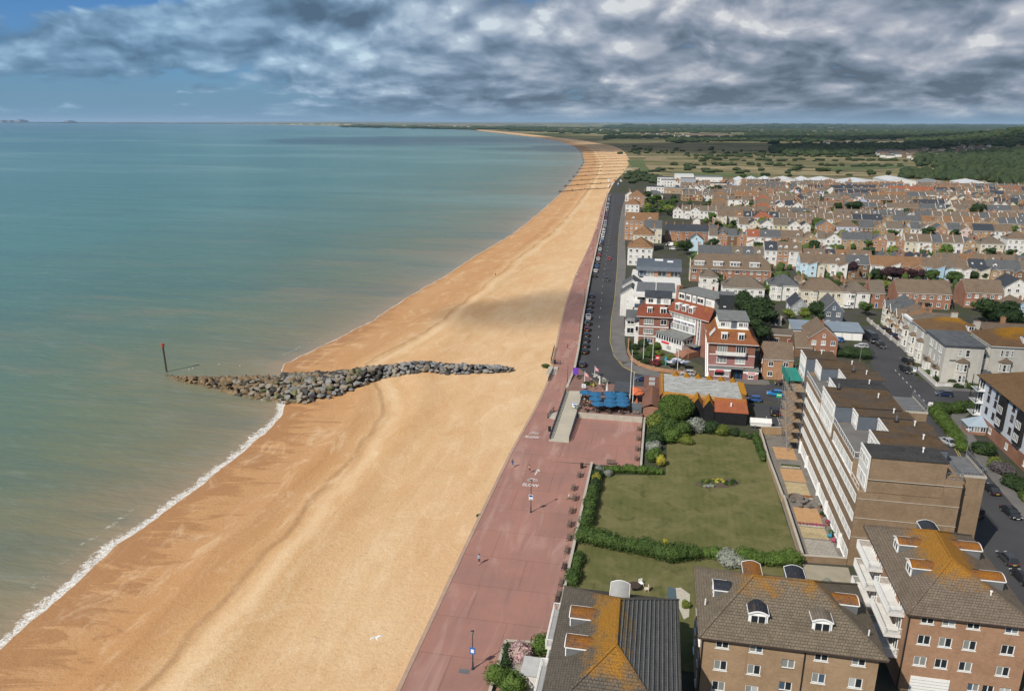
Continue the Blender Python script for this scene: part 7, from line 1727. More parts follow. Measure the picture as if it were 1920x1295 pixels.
 for x in (-2.6,2.2,6.4): window(t,x,268,4.2,'S',1.0,2.6,1,1,pane=P_D)
 for x in (-1.5,3,7): window(t,x,268,1.0,'S',1.4,1.5,2,1)
 b=MB(); b.v=[(-8,262,8.6),(-2.5,262,8.6),(-2.5,268,8.6),(-8,268,8.6),(-5.2,265,12.2)]; b.f=[(0,1,4),(1,2,4),(2,3,4),(3,0,4)]; b.m=[0]*4; b.build('turret_roof',T_DS,t); MB().box(-7.8,262.2,-.3,-2.7,267.9,8.6).build('turret',white,t)
 # detached and semi-detached houses between the hotel and the terraces
 D=detached
 D(1312,1347,545,'w','g','small white house with brown roof directly behind the hotel roof',kind='h',d=9); D(1355,1433,566,'w','g','pair of white semi-detached houses with solar panels behind the hotel tower',kind='h',d=10,wincols=5,chim=2)
 D(1443,1498,562,'w','s','white detached house with slate hipped roof and red ridge tiles',kind='h',d=10,bay=True); D(1497,1512,555,'c','b','narrow cream house squeezed beside the white slate roofed one',kind='g',d=10)
 D(1502,1583,572,'c','b','cream semi-detached pair with brown hipped roof',kind='h',d=10,wincols=4,chim=2,bay=True); D(1583,1632,576,'w','g','white semi-detached house with grey brown hipped roof',kind='h',d=10,bay=True,wincols=2); D(1632,1660,577,'r','g','brick half of the semi-detached pair beside the white one',kind='u',d=10)
 D(1420,1467,607,'c','g','low cream bungalow with grey brown gable behind the hotel trees',st=1,kind='g',d=12,hr=3); D(1484,1517,590,'g','d','dark slate roofed bungalow behind the palm trees',st=1,kind='g',d=11,hr=3)
 D(1545,1581,612,'d','s','grey slate-clad gabled house facing the side street',kind='g',d=12,hr=3.4)
 D(1446,1493,646,'n','g','single storey brick outbuilding right of the hotel trees',st=1,kind='f',d=8,chim=0); D(1431,1487,710,'o','b','orange brick house with brown roof beside the scaffolding',kind='u',d=9,chim=0,porch=True)
 D(1517,1571,668,'r','b','red brick gabled house with white bargeboards beside the car park hedge',kind='g',d=13,hr=3.2)
 D(1492,1525,668,'n','b','low brown roofed brick range left of the red gabled house',st=1,kind='u',d=9,chim=0)
 t=thing('garage_block','long low white garage block with blue grey metal roof','garages',(62,262,0)); v=Z(1490,632)[1]; u0,u1=u_at(1488,v),u_at(1620,v)
 b=MB(); b.box(u0,v,-.2,u1,v+8,2.8); b.build('wall',white,t); b=MB(); b.slab([(u0-.4,v-.4,2.8),(u1+.4,v-.4,2.8),(u1+.4,v+8.4,3.8),(u0-.4,v+8.4,3.8)],.15); b.build('roof',MN('blue_grey_metal',(.22,.27,.32),(.19,.235,.28),.4,.5),t)
 for i in range(7): x=u0+1.5+i*(u1-u0-3)/6; b=MB(); b.box(x-1.2,v-.04,0,x+1.2,v,2.2); b.build('garage_door',white2,t)
 # brown brick flats
 for (pl,pr,py,lb) in ((1682,1786,576,'long brown brick sheltered flats with plain brown roof, left block'),(1812,1885,576,'brown brick flats with plain brown roof, right block beside the white van')):
  v=Z(pl,py)[1]; u0,u1=u_at(pl,v),u_at(pr,v); t=house(u0,v,u1-u0,11,'r','b',lb,kind='u',chim=0,wincols=7 if pr-pl>80 else 5,cat='apartment building',name='apartment_building',hr=4.0)
  window(t,(u0+u1)/2,v,0,'S',2.4,2.2,2,1,pane=P_D,name='entrance',sill=False); b=MB(); b.slab([((u0+u1)/2-2,v-1.6,2.5),((u0+u1)/2+2,v-1.6,2.5),((u0+u1)/2+2,v,3.1),((u0+u1)/2-2,v,3.1)],.1); b.build('porch_roof',T_BR,t)
 D(1887,1935,565,'w','d','white gabled house at the right edge behind the brown flats',kind='g',d=12); D(1893,1945,612,'b','b','pale blue rendered house at the right edge above the villas',kind='g',d=11)
 # bay fronted terrace facing the side street (faces the sea side)
 z=[(1640,'c','o'),(1652,'y','s'),(1665,'y','b'),(1677,'y','b')]
 us,vs=78.5,0
 for i,(wl,rf,lb) in enumerate((('c','s','cream bay-fronted gabled terrace house furthest up the side street'),('y','s','stone bay-fronted gabled terrace house, second down the side street'),('y','b','stone bay-fronted gabled terrace house, third down the side street'),('y','o','stone bay-fronted gabled terrace house, fourth down the side street'),('g','s','blue grey rendered terrace house with small dormer down the side street'),('s','d','teal painted terrace house beside the white villa'))):
  v0=263-i*6.6; u0=78+.9*(5-i)*0+ (0 if i<4 else -1.6); t=thing('terrace_house',lb,'house',(u0+5,v0+3,0),0,'terrace down the side street'); W,Rf=MB(),MB()
  wm=WALLS[wl] if i!=5 else MN('teal_render',(.12,.20,.23),(.10,.17,.2),.7,.7)
  if i==4: wm=MN('blue_grey_render',(.34,.40,.47),(.3,.36,.42),.7,.7)
  gable_body(W,u0,v0,u0+11,v0+6.5,-.3,6.6,9.8,'v' if 0 else 'v'); W.build('wall',wm,t)
  b=MB(); c=u0+5.5; b.slab([(u0-.3,v0-.05,6.4),(c,v0-.05,9.8),(c,v0+6.55,9.8),(u0-.3,v0+6.55,6.4)],.14); b.slab([(c,v0-.05,9.8),(u0+11.3,v0-.05,6.4),(u0+11.3,v0+6.55,6.4),(c,v0+6.55,9.8)],.14); r=b.build('roof',[ROOFS[rf],white],t)
  chimney(r,c,v0+.2,8.8,10.8,.6,1.0,BR_O,3)
  if i<4:   # gabled double-height bay towards the street
   W=MB(); W.box(u0-1.3,v0+.8,-.3,u0,v0+4.2,6.4); k=len(W.v); W.v+=[(u0-1.3,v0+.8,6.4),(u0-1.3,v0+4.2,6.4),(u0-1.3,v0+2.5,8.4)]; W.f.append((k,k+1,k+2)); W.m.append(0); q=W.build('bay',wm,t)
   b=MB(); b.slab([(u0-1.5,v0+.5,6.2),(u0-1.5,v0+2.5,8.5),(u0+2.4,v0+2.5,8.5),(u0+.3,v0+.5,6.2)],.1); b.slab([(u0-1.5,v0+4.5,6.2),(u0-1.5,v0+2.5,8.5),(u0+2.4,v0+2.5,8.5),(u0+.3,v0+4.5,6.2)],.1); b.bar((u0-1.55,v0+.5,6.2),(u0-1.55,v0+2.5,8.5),.1,1,.22); b.bar((u0-1.55,v0+4.5,6.2),(u0-1.55,v0+2.5,8.5),.1,1,.22); b.build('bay_roof',[ROOFS[rf],white2],q)
   for zz in (.9,3.8): window(q,u0-1.3,v0+2.5,zz,'W',2.4,1.6,3,1); window(q,u0-.65,v0+.8,zz,'S',.8,1.6,1,1)
   window(t,u0,v0+5.4,3.9,'W',.9,1.5,1,1); window(t,u0,v0+5.4,0,'W',1,2.1,1,1,name='door',sill=False)
  else:
   for zz in (.9,3.8): window(t,u0,v0+1.8,zz,'W',1.6,1.7,2,1); window(t,u0,v0+4.8,zz,'W',1.0,1.7,1,1)
   if i==4: b=MB(); b.box(u0+.6,v0+2.4,6.6,u0+2.2,v0+4,8.4); o=b.build('dormer',white2,r); window(o,u0+.6,v0+3.2,7.0,'W',1.2,1.1,2,1,sill=False)
   for zz in (1.2,4.0): window(t,u0+3,v0,zz,'S',1.1,1.3,2,1) if i==5 else None
 PO=MN('pale_wall',(.5,.48,.44),(.42,.4,.36),1,.85)
 t=thing('garden_wall','low pale wall with piers in front of the bay-fronted terrace','wall',(76,245,0)); 
 for i in range(6): b=MB(); b.box(74.6-i*.35,232+i*6.4,0,74.9-i*.35,238+i*6.4,1.0); b.build('wall_length',PO,t); b=MB(); b.box(74.4-i*.35,231.8+i*6.4,0,75-i*.35,232.4+i*6.4,1.5); b.build('pier',PO,t)
def villa_windows(t,u,v,face,z0,bayw=2.9):
 pass
def villas():
 vw=MN('villa_cream',(.60,.575,.51),(.53,.505,.445),.7,.7,dirt=(.36,.33,.28)); felt=MN('villa_flat_roof',(.13,.14,.145),(.09,.095,.10),.6,.9,.2,4); org=MTile('villa_orange_tiles',(.21,.125,.06),(.17,.10,.055),.62,9,14,.3,.28,(.44,.21,.02),.8)
 H_=10.4
 def bay(t,u,v,face='S',st=2,w=3.0,roof=True):
  s=-1; b=MB(); hb=2.9*st+.4
  if face=='S': pts=[(u-w/2,v),(u-w*.3,v-1.1),(u+w*.3,v-1.1),(u+w/2,v)]
  else: pts=[(u,v-w/2),(u-1.1,v-w*.3),(u-1.1,v+w*.3),(u,v+w/2)]
  b.ext(pts,-.3,hb); q=b.build('bay',vw,t)
  b=MB(); c=(u,v); e=[(c[0]+(p[0]-c[0])*1.18,c[1]+(p[1]-c[1])*1.18) for p in pts]; n=len(b.v); top=(c[0],c[1],hb+1.1)
  for i in range(3): b.slab([(*e[i],hb),(*e[i+1],hb),top],.08)
  b.build('bay_roof',T_BR,q)
  for k in range(st):
   z=.9+2.95*k
   if face=='S':
    for dx in (-.75,.75) : window(q,u+dx*.62,v-1.1,z,'S',.75,1.9,1,2)
    window(q,u-w*.4,v-.55,z,R(-70),.7,1.9,1,2)
   else:
    for dx in (-.75,.75) : window(q,u-1.1,v+dx*.62,z,'W',.75,1.9,1,2)
    window(q,u-.55,v-w*.4,z,R(-20),.7,1.9,1,2)
 t=thing('villa','large cream three storey corner villa with a grey flat roof and bay windows','villa',(80,210,0))
 MB().box(75,203.5,-.3,84.2,218,H_).build('wall',vw,t); b=MB(); b.box(74.5,202.9,H_,84.6,218.4,H_+.28); b.build('roof',[felt],t)
 bay(t,79.6,203.5,'S',2); bay(t,75,206.8,'W',1,3.4); bay(t,75,213.6,'W',1,3.4)
 for u in (78.6,80.4): window(t,u,203.5,7.6,'S',.95,1.8,1,2)
 for v in (206.2,207.6,210.2,213.0,214.4): window(t,75,v,7.5,'W',.8 if v!=210.2 else .6,1.7,1,2)
 for v in (206.8,213.6): window(t,75,v,4.0,'W',1.3,2.4,2,2,sill=False); link('railing',railing_mesh(3.4,.8,.25,blackm),t,loc_in(t,73.9,v-1.7,3.5),math.pi/2)
 window(t,75,210.2,4.4,'W',.6,1.5,1,2)
 b=MB(); b.box(76.4,203.42,6.2,77.9,203.49,6.6); b.build('name_plate',[lead],t)
 MB().box(84.2,206,-.3,86.6,218,9.6).build('link_wall',vw,t); window(t,85.4,206,3.5,'S',.9,1.6,1,2); window(t,85.4,206,6.6,'S',.9,1.4,1,2)
 b=MB(); b.box(84.4,204.2,-.2,87.2,206,3.0); q=b.build('porch',vw,t); window(q,85.8,204.2,.8,'S',1.5,1.5,2,1); b=MB(); b.slab([(84.2,204,2.95),(87.4,204,2.95),(87.4,206,3.7),(84.2,206,3.7)],.08); b.build('porch_roof',T_SL,q)
 t=thing('villa','pair of cream villas with orange brown roof and two white dormers behind the corner villa','villa',(96,212,0))
 MB().box(86.6,205.5,-.3,112,220,H_).build('wall',vw,t); b=MB(); e=H_; A,B_,C,D=(86.2,205,e),(112.4,205,e),(112.4,220.5,e),(86.2,220.5,e); P=(94,213,13.8); Q=(106,213,13.8)
 for f in ([A,B_,Q,P],[C,D,P,Q],[D,A,P],[B_,C,Q]): b.slab(f,.18,0,1)
 b.build('roof',[org,white2],t)
 for u in (90.4,): bay(t,u,205.5,'S',2)
 for u in (90.4,98,106): 
  for du in (-1.2,0,1.2): window(t,u+du,205.5,7.6,'S',.55 if du else .9,1.7,1,2)
  if u>91: window(t,u,205.5,4.3,'S',1.2,2.1,1,2); window(t,u,205.5,.9,'S',1.4,1.9,2,2)
 for u in (95,99.6): gable_dormer(t,u,206.6,11.3,1.9,1.5,2.2,org,white2,roof='flat')
 t=thing('villa','cream villa with mottled orange roof and parapet behind the corner villa','villa',(82,226,0))
 MB().box(75.5,218.5,-.3,88,232,H_-.6).build('wall',vw,t); b=MB(); e=H_-.6; A,B_,C,D=(75,218.3,e),(90,218.3,e),(90,232.5,e),(75,232.5,e); P=(80.5,225,12.8); Q=(85,225,12.8)
 for f in ([A,B_,Q,P],[C,D,P,Q],[D,A,P],[B_,C,Q]): b.slab(f,.18,0,1)
 b.build('roof',[org,white2],t); chimney(t,84,226,11.8,13.8,1.6,.7,vw,3); chimney(t,88.6,222,10,12.6,1.6,.7,vw,3); bay(t,75.5,229,'W',2,3.0); bay(t,75.5,222.5,'W',2,3.0)
 for v in (222.5,229): window(t,75.5,v,7.2,'W',1.2,1.6,2,2)
 gable_dormer(t,86.5,219.6,10.5,1.6,1.4,2,org,white2,roof='flat')
 t=thing('villa','brown roofed house with white cornice beside the teal terrace house','villa',(80,238,0))
 MB().box(75.8,232.6,-.3,90,241,8.8).build('wall',vw,t); b=MB(); b.box(75.4,232.4,8.8,76.3,241.2,9.5); b.build('cornice',white2,t); b=MB()
 A,B_,C,D=(76.3,232.5,8.8),(92,232.5,8.8),(92,241.5,8.8),(76.3,241.5,8.8); P=(82,237,11.3); Q=(87,237,11.3)
 for f in ([A,B_,Q,P],[C,D,P,Q],[D,A,P],[B_,C,Q]): b.slab(f,.18,0,1)
 b.build('roof',[T_GB,white2],t); bay(t,75.8,236.8,'W',2,2.8); window(t,75.8,236.8,6.6,'W',.8,1.5,1,2); window(t,75.8,239.8,4,'W',.7,1.5,1,2)
 t=thing('villa','dark roofed rear range joining the villas, with small chimneys','villa',(100,228,0)); MB().box(90,220.6,-.3,116,233,8.0).build('wall',vw,t); gable_roof('roof',T_BR,t,90,220.6,116,233,8.0,11.5,'u'); chimney(t,97,226.8,11,13,1.2,.6,BR_O,2); chimney(t,107,226.8,11,13,1.2,.6,BR_O,2)
 # flats at the right edge: white upper floors, black bays, brick base, orange roof
 t=thing('apartment_building','white and black timbered flats with brick base and orange brown roof at the right edge','apartment building',(82,160,0))
 f=[(1840,800),(1830,770)]
 U0,U1,V0,V1=73.2,92,138,176.5; MB().box(U0,V0,-.3,U1,V1,3.0).build('brick_base',BR_R,t); wb=MN('bluish_white_render',(.66,.70,.75),(.6,.64,.69),.6,.7); MB().box(U0,V0,3.0,U1,V1,11.2).build('wall',wb,t)
 b=MB(); e=11.1; A,B_,C,D=(U0-.6,V0-.6,e),(U1,V0-.6,e),(U1,V1+.6,e),(U0-.6,V1+.6,e); P=(82,V0+8,15.4); Q=(82,V1-8,15.4)
 for g in ([A,B_,P],[B_,C,Q,P],[C,D,Q],[D,A,P,Q]): b.slab(g,.2,0,1)
 b.build('roof',[MTile('edge_orange_tiles',(.22,.13,.065),(.18,.11,.055),.5,11,15.4,.3,.28,(.40,.19,.03),.9),darkwood],t)
 for v in (146,154.5,163):
  b=MB(); b.box(U0-.7,v-1.4,3.8,U0,v+1.4,10.6); q=b.build('black_bay',MTile('black_weatherboard',(.03,.028,.03),(.025,.024,.025),0,0,1,9,.25),t)
  for z in (4.3,7.0): window(q,U0-.7,v,z+.2,'W',2.0,1.5,3,1,sill=False)
 for v in (142,150.4,158.8,167,170.5):
  for z in (4.4,7.1,9.3 if v<166 else 9.0): window(t,U0,v,z,'W',1.1,1.3,2,1,frame=darkwood)
  window(t,U0,v,.9,'W',1.1,1.3,2,1)
 for z in (3.0,5.8,8.6): 
  b=MB(); b.box(U0-1.6,172.8,z-.2,U0,176.4,z); o=b.build('balcony',white2,t); link('railing',railing_mesh(3.6,1.0,.3,blackm),o,loc_in(o,U0-1.55,172.8,z),math.pi/2); window(t,U0,174.6,z+.05,'W',2.6,2.3,2,1,pane=P_D,sill=False)
  b=MB(); b.bar((U0-1.5,176.3,z),(U0-1.5,176.3,z+2.8),.12); b.bar((U0-1.5,172.9,z),(U0-1.5,172.9,z+2.8),.12); b.build('post',blackm,o)
 t=thing('conservatory','small white conservatory with pale glass roof beside the timbered flats','conservatory',(71,170,0)); b=MB(); b.box(69.2,168,0,72.9,171.8,.7); b.build('base_wall',BR_R,t)
 for x in (69.8,71,72.2): window(t,x,168,.7,'S',1.1,1.2,2,1,sill=False)
 b=MB(); b.box(69.2,168.06,.7,72.9,171.8,1.9); b.build('glazing',P_M,t)
 b=MB(); b.slab([(69,167.8,1.95),(73.1,167.8,1.95),(73.1,172,3.2),(69,172,1.95)],.06); b.build('glass_roof',MPane('pale_glass_roof',(.35,.42,.48),.2),t)
def rows():
 o=lambda **k:k
 G='dormered terrace'
 row(497,[(1308,1332,'w','s'),(1332,1352,'r','s'),(1352,1372,'o','s'),(1372,1392,'y','g',o(dorm=1)),(1392,1412,'w','s',o(dorm=1)),(1412,1432,'w','g',o(dorm=1)),(1432,1456,'w','d',o(dorm=1,st=3)),(1456,1478,'o','b',o(dorm=2,st=3)),(1478,1502,'w','b',o(dorm=1,st=3)),(1502,1527,'y','b',o(dorm=1)),(1527,1548,'c','g',o(dorm=1)),(1548,1567,'w','d',o(dorm=1)),(1567,1591,'y','o',o(dorm=1)),(1591,1612,'r','b',o(dorm=1)),(1612,1636,'o','b',o(dorm=1)),
  (1648,1674,'r','s',o(kind='g',hr=3)),(1674,1699,'r','s',o(kind='g',hr=3)),(1703,1727,'w','d',o(kind='g',hr=3)),(1727,1753,'w','d',o(kind='g',hr=3)),(1757,1779,'y','g'),(1779,1803,'n','g'),(1803,1826,'r','o'),(1826,1850,'o','b'),(1852,1880,'y','b',o(skyl=1)),(1880,1908,'n','b'),(1908,1936,'w','s')],G,d=9)
 G='nearest long terrace'
 w=('r',4,2,'l'); w2=('l',4.5,2,'g')
 row(515,[(1500,1530,'s','b',o(wing=w)),(1530,1555,'c','b',o(wing=w2,dorm=0)),(1555,1586,'w','b',o(wing=('r',5,2,'l'),dorm=1)),(1586,1630,'n','s',o(dorm=1,wing=('l',4,1,'l'))),(1632,1684,'w','o',o(wing=('r',5,2,'l'))),(1684,1730,'r','o',o(wing=('r',5,2,'g'))),(1730,1768,'b','b',o(wing=('r',4,2,'l'))),(1768,1792,'s','g',o(wing=('l',4,2,'l'))),(1792,1816,'w','b',o(wing=('r',4,2,'l'))),(1818,1852,'c','d',o(wing=('r',4.5,2,'l'),skyl=2)),(1852,1884,'y','s',o(wing=('l',4,2,'g'),dorm=1)),(1884,1918,'n','s',o(wing=('r',4,2,'g'))),(1918,1950,'y','g')],G,d=9)
 G='red-door terrace'
 row(451,[(1247,1263,'o','d'),(1263,1279,'o','d'),(1279,1296,'r','d'),(1296,1312,'o','d'),(1312,1328,'r','d'),(1328,1345,'w','s'),(1345,1372,'w','s',o(kind='h'))],G,d=9)
 detached(1292,1318,470,'s','s','pale sky blue gabled house standing alone in front of the brick terrace',kind='g',d=9,hr=3)
 G='second long terrace'
 row(460,[(1329,1345,'w','g'),(1345,1364,'o','s',o(kind='g')),(1364,1382,'n','s'),(1382,1400,'o','s',o(kind='g')),(1400,1424,'w','r',o(skyl=1,wing=('l',3,1,'l'))),(1424,1446,'w','s',o(wing=('r',3,1,'l'),skyl=1)),(1446,1464,'o','s',o(wing=('r',3,2,'l'))),(1464,1485,'r','b',o(wing=('l',3,2,'l'))),(1485,1506,'y','b',o(dorm=1)),(1506,1533,'y','b',o(kind='g')),(1533,1548,'w','g'),(1548,1578,'w','b',o(kind='g',chim=2)),(1578,1606,'y','s'),(1606,1636,'y','s',o()),(1636,1664,'o','s',o(kind='g')),(1664,1680,'w','b'),(1680,1697,'o','o',o(kind='g')),(1697,1722,'c','b',o(par=True,dorm=1)),(1722,1748,'w','b',o(par=True,wing=('r',3,1,'g'))),(1748,1768,'y','s',o(par=True)),(1768,1790,'c','b',o(par=True,skyl=1,wing=('l',3,1,'g'))),(1790,1808,'w','g',o(par=True)),(1808,1832,'y','s',o(kind='g')),(1840,1885,'c','g',o(kind='h')),(1889,1935,'w','b',o(kind='h',st=3))],G,d=9)
 G='third long terrace'
 row(437,[(1385,1403,'w','b'),(1403,1425,'c','d',o(kind='g')),(1425,1450,'w','s',o(kind='g')),(1450,1478,'e','g'),(1478,1502,'w','s',o(kind='g')),(1502,1520,'w','d',o(kind='g')),(1533,1566,'o','s',o(kind='g')),(1568,1610,'l','b',o(kind='h')),(1611,1638,'n','s'),(1638,1662,'y','b',o(kind='g')),(1662,1694,'w','g'),(1694,1708,'y','s',o(kind='g')),(1708,1726,'w','s'),(1726,1750,'w','g',o(kind='g')),(1752,1778,'o','s',o(kind='g')),(1778,1803,'c','s'),(1803,1824,'k','b',o(kind='g')),(1826,1866,'y','d'),(1866,1900,'w','b')],G,d=9)
 autorow(421,1345,1925,'fourth long terrace',step=5.8)
 autorow(409,1262,1925,'fifth long terrace',mix='nnyyowwc',roofs='bbgssg',step=5.6)
 autorow(398,1440,1925,'sixth long terrace',mix='wwcnyo',step=5.8,gp=.25)
 # seafront side blocks going away
 D=detached
 D(1170,1232,450,'o','o','tall orange brown brick gabled seafront building beyond the zinc roof',st=4,kind='u',d=16,hr=4,dorm=2); D(1186,1225,470,'c','o','cream building with mottled roof and tall stone chimneys on the seafront',st=3,kind='h',d=13,chim=2); D(1205,1240,455,'c','s','narrow grey roofed seafront block behind the orange building',st=3,kind='u',d=10)
 D(1176,1222,497,'w','o','white seafront building with mottled orange roof beyond the zinc roof',st=3,kind='h',d=14)
 D(1172,1198,405,'w','o','white seafront house with orange hipped roof',st=3,kind='h',d=14); D(1178,1208,388,'o','o','orange brick seafront building at the end of the parade',st=3,kind='h',d=14); D(1172,1190,378,'w','b','small white seafront house with brown roof',st=2,kind='g',d=12)
 D(1208,1243,372,'c','s','low hipped slate roofed house beside the public garden',st=1,kind='h',d=12,hr=4); D(1212,1245,362,'w','d','white round-cornered building with dark flat roof',st=2,kind='f',d=16,chim=0)
 G='houses along the left side street'
 for i in range(9):
  v=555+i*19; wl=rw.choice('wwroc'); house(36+i*1.5,v,12,8.5,wl,'b' if i%3 else 'o','%s hip-roofed house on the left side street, %s from the near end'%(WNAME[wl],ORD[i]),kind='h',group=G)
 G='houses along the right side street'
 for i in range(9):
  v=520+i*21; wl=rw.choice('wwwcr'); house(62+i*2.5,v,12,9,wl,'b' if i%3 else 'r','%s hip-roofed house on the right side street, %s from the near end'%(WNAME[wl],ORD[i]),kind='h',group=G)
def fartown():
 # everything beyond the sixth row reads as one mass: walls, roofs, windows and chimneys of the remaining houses
 mats=[white,cream,BR_R,BR_O,BR_Y,BR_B,lilac,T_BR,T_OR,T_SL,T_DS,T_GB,T_RD,P_D,white2]; idx={m:i for i,m in enumerate(mats)}
 B=MB()
 ANG=[0.0,0.0,0.0]
 def H(u,v,w,d,wl,rf,st,kind,z=0):
  k0=len(B.v); H0(u,v,w,d,wl,rf,st,kind,z)
  if ANG[0]:
   co,si=math.cos(ANG[0]),math.sin(ANG[0])
   for j in range(k0,len(B.v)): x,y,q=B.v[j]; x-=ANG[1]; y-=ANG[2]; B.v[j]=(ANG[1]+x*co-y*si,ANG[2]+x*si+y*co,q)
 def H0(u,v,w,d,wl,rf,st,kind,z=0):
  W,Rf=MB(),MB(); he=2.7*st; house_geo(W,Rf,u,v,w,d,he,min(w,d)*.36 if kind!='u' else d*.36,kind,par=rw.random()<.25)
  for X,(a,b_) in ((W,(idx[wl],0)),(Rf,(idx[rf],idx[white2]))):
   k=len(B.v); B.v+=[(x,y,q+z) for x,y,q in X.v]; B.f+=[tuple(k+i for i in f) for f in X.f]; B.m+=[(a if X is W else (a if m==0 else b_)) for m in X.m]
  n=max(1,int(w/2.7))
  for s in range(st):
   for i in range(n):
    x=u+w*(i+.5)/n; B.poly([(x-.45,v-.05,z+1+2.7*s),(x+.45,v-.05,z+1+2.7*s),(x+.45,v-.05,z+2.2+2.7*s),(x-.45,v-.05,z+2.2+2.7*s)],idx[P_D] if rw.random()<.8 else idx[white2])
  if rw.random()<.75: B.box(u-.4,v+d*.45,z+he,u+.3,v+d*.6,z+he+d*.36+1.2,idx[BR_O])
  if rw.random()<.25 and kind=='u': x=u+w/2; B.box(x-.8,v+d*.14,z+he-.2,x+.8,v+d*.4,z+he+1.5,idx[white2]); B.poly([(x-.5,v+d*.14-.04,z+he+.4),(x+.5,v+d*.14-.04,z+he+.4),(x+.5,v+d*.14-.04,z+he+1.3),(x-.5,v+d*.14-.04,z+he+1.3)],idx[P_D])
 wls=[white,white,white,white,white,cream,cream,BR_R,BR_O,BR_Y,BR_Y,BR_B,lilac]; rfs=[T_BR,T_BR,T_OR,T_SL,T_SL,T_GB,T_GB,T_GB,T_DS]
 vs=[Z(1600,y)[1] for y in (391,384.5,379,374,369.5,365.5,361.8,358.5,355.5)]
 for k,v in enumerate(vs):
  u=u_at(1335 if k<1 else 1275,v)+rw.uniform(0,9); end=u_at(1950,v)
  while u<end:
   if rw.random()<.10: u+=rw.uniform(6,22); continue
   n=rw.randint(3,9); wl=rw.choice(wls); rf=rw.choice(rfs); dv=rw.uniform(-5,5); ANG[:]=[rw.choice([0,0,R(8),R(-9),R(75),R(95)]),u,v+dv]
   if abs(ANG[0])>1: n=min(n,5)
   for _ in range(n):
    w=rw.uniform(5,6.6)
    if rw.random()<.3: wl=rw.choice(wls)
    if rw.random()<.2: rf=rw.choice(rfs)
    H(u,v+dv,w,8.5,wl,rf,2,rw.choice(['u','u','u','g','h']) if n<5 else 'u'); u+=w
    if rw.random()<.4: H(u-w*.6,v+dv-3.5,w*.5,3.4,wl,rf,rw.choice([1,2]),'g')
   if abs(ANG[0])>1: u=ANG[1]+9
   u+=rw.uniform(2,10)
 ANG[0]=0.0
 # second-line houses filling the plots between the named rows
 for py in (478,445,428.5,415,403):
  v=Z(1600,py)[1]; u=u_at(1300 if py<440 else 1500,v)
  while u<u_at(1930,v):
   if rw.random()<.42: w=rw.uniform(3.5,6); H(u,v,w,rw.uniform(3,5),rw.choice(wls),rw.choice(rfs),1,rw.choice('gguh'))
   u+=rw.uniform(6,14)
 B.build('distant_houses',mats,kind='stuff',label='mass of terraced houses filling the far part of the town')
 # fences and walls between the back gardens
 G=MB(); gm=[MN('fence_wood',(.22,.16,.11),(.17,.125,.09),1,.9),BR_O,BR_Y]
 for py,dp in ((515,13),(497,12),(460,11),(437,12),(421,13),(409,13),(398,14),(545,10)):
  v=Z(1500,py)[1]; u=u_at(1330 if py<500 else 1505,v); e=u_at(1930,v)
  while u<e: k=rw.randrange(3); G.box(u,v-dp,0,u+.12,v-rw.uniform(.2,4),rw.uniform(1.2,1.8),k); u+=rw.uniform(4.5,7)
  G.box(u_at(1330 if py<500 else 1505,v),v-dp-.15,0,e,v-dp,1.3,0)
 G.build('garden_fences',gm,kind='stuff',label='fences and low walls between the back gardens of the terraces')
 # a few far buildings that stand out
 def far(name,label,cat,pl,pr,py,d,h,wm,rm,kind='f',hr=0,n=0,st=1):
  v=Z(pl,py)[1]; u0,u1=u_at(pl,v),u_at(pr,v); t=thing(name,label,cat,((u0+u1)/2,v,0)); W,Rf=MB(),MB(); house_geo(W,Rf,u0,v,u1-u0,d,h,hr or (u1-u0)*.12,kind); W.build('wall',wm,t); Rf.build('roof',[rm,white2],t)
  for s in range(st):
   for i in range(n): window(t,u0+(u1-u0)*(i+.5)/n,v,1+s*2.9,'S',(u1-u0)/n*.5,1.5,2,1)
  return t
 far('terrace_building','long white building with a bright orange tiled roof near the sheds','building',1666,1753,369,12,5.6,white,T_RD,'u',4,12,2)
 far('terrace_building','long low brown roofed terrace right of the white orange-roofed building','building',1764,1822,360,12,5,BR_R,T_BR,'u',3.6,9,2)
 far('terrace_building','brown terrace with orange roof at the far right of the town','building',1880,1913,368,12,5,BR_O,T_RD,'u',4,5,2)
 far('terrace_building','long brown roofed terrace in front of the white sheds','building',1600,1650,359,12,5,BR_R,T_BR,'u',3.6,8,2)
 wr=MN('white_metal_roof',(.60,.61,.62),(.52,.53,.54),.1,.6); gr_=MN('grey_metal_roof',(.25,.26,.26),(.2,.21,.21),.1,.7)
 for (pl,pr,py,d,rm,lb) in ((1380,1402,349,40,wr,'small white shed furthest left in the line of sheds'),(1403,1427,348,40,wr,'second small white shed in the line of sheds'),(1428,1455,348,40,wr,'third white shed from the left in the line of sheds'),(1458,1500,349,45,wr,'fourth white shed from the left, beside the marsh'),(1502,1528,349,45,wr,'fifth white shed from the left, with a twin gable'),(1530,1580,350,50,wr,'sixth white shed, behind the brown terraces'),(1590,1662,354,60,wr,'largest white industrial shed with pale roof'),(1664,1722,349,60,wr,'white industrial shed behind the orange roofed building'),(1740,1790,354,45,gr_,'low grey shed among scrub right of the white sheds'),(1806,1868,354,40,wr,'single shed with white roof among the trees on the right')):
  far('industrial_shed',lb,'shed',pl,pr,py,d,5.6,white if rm is wr else gr_,rm,'g',2.6)
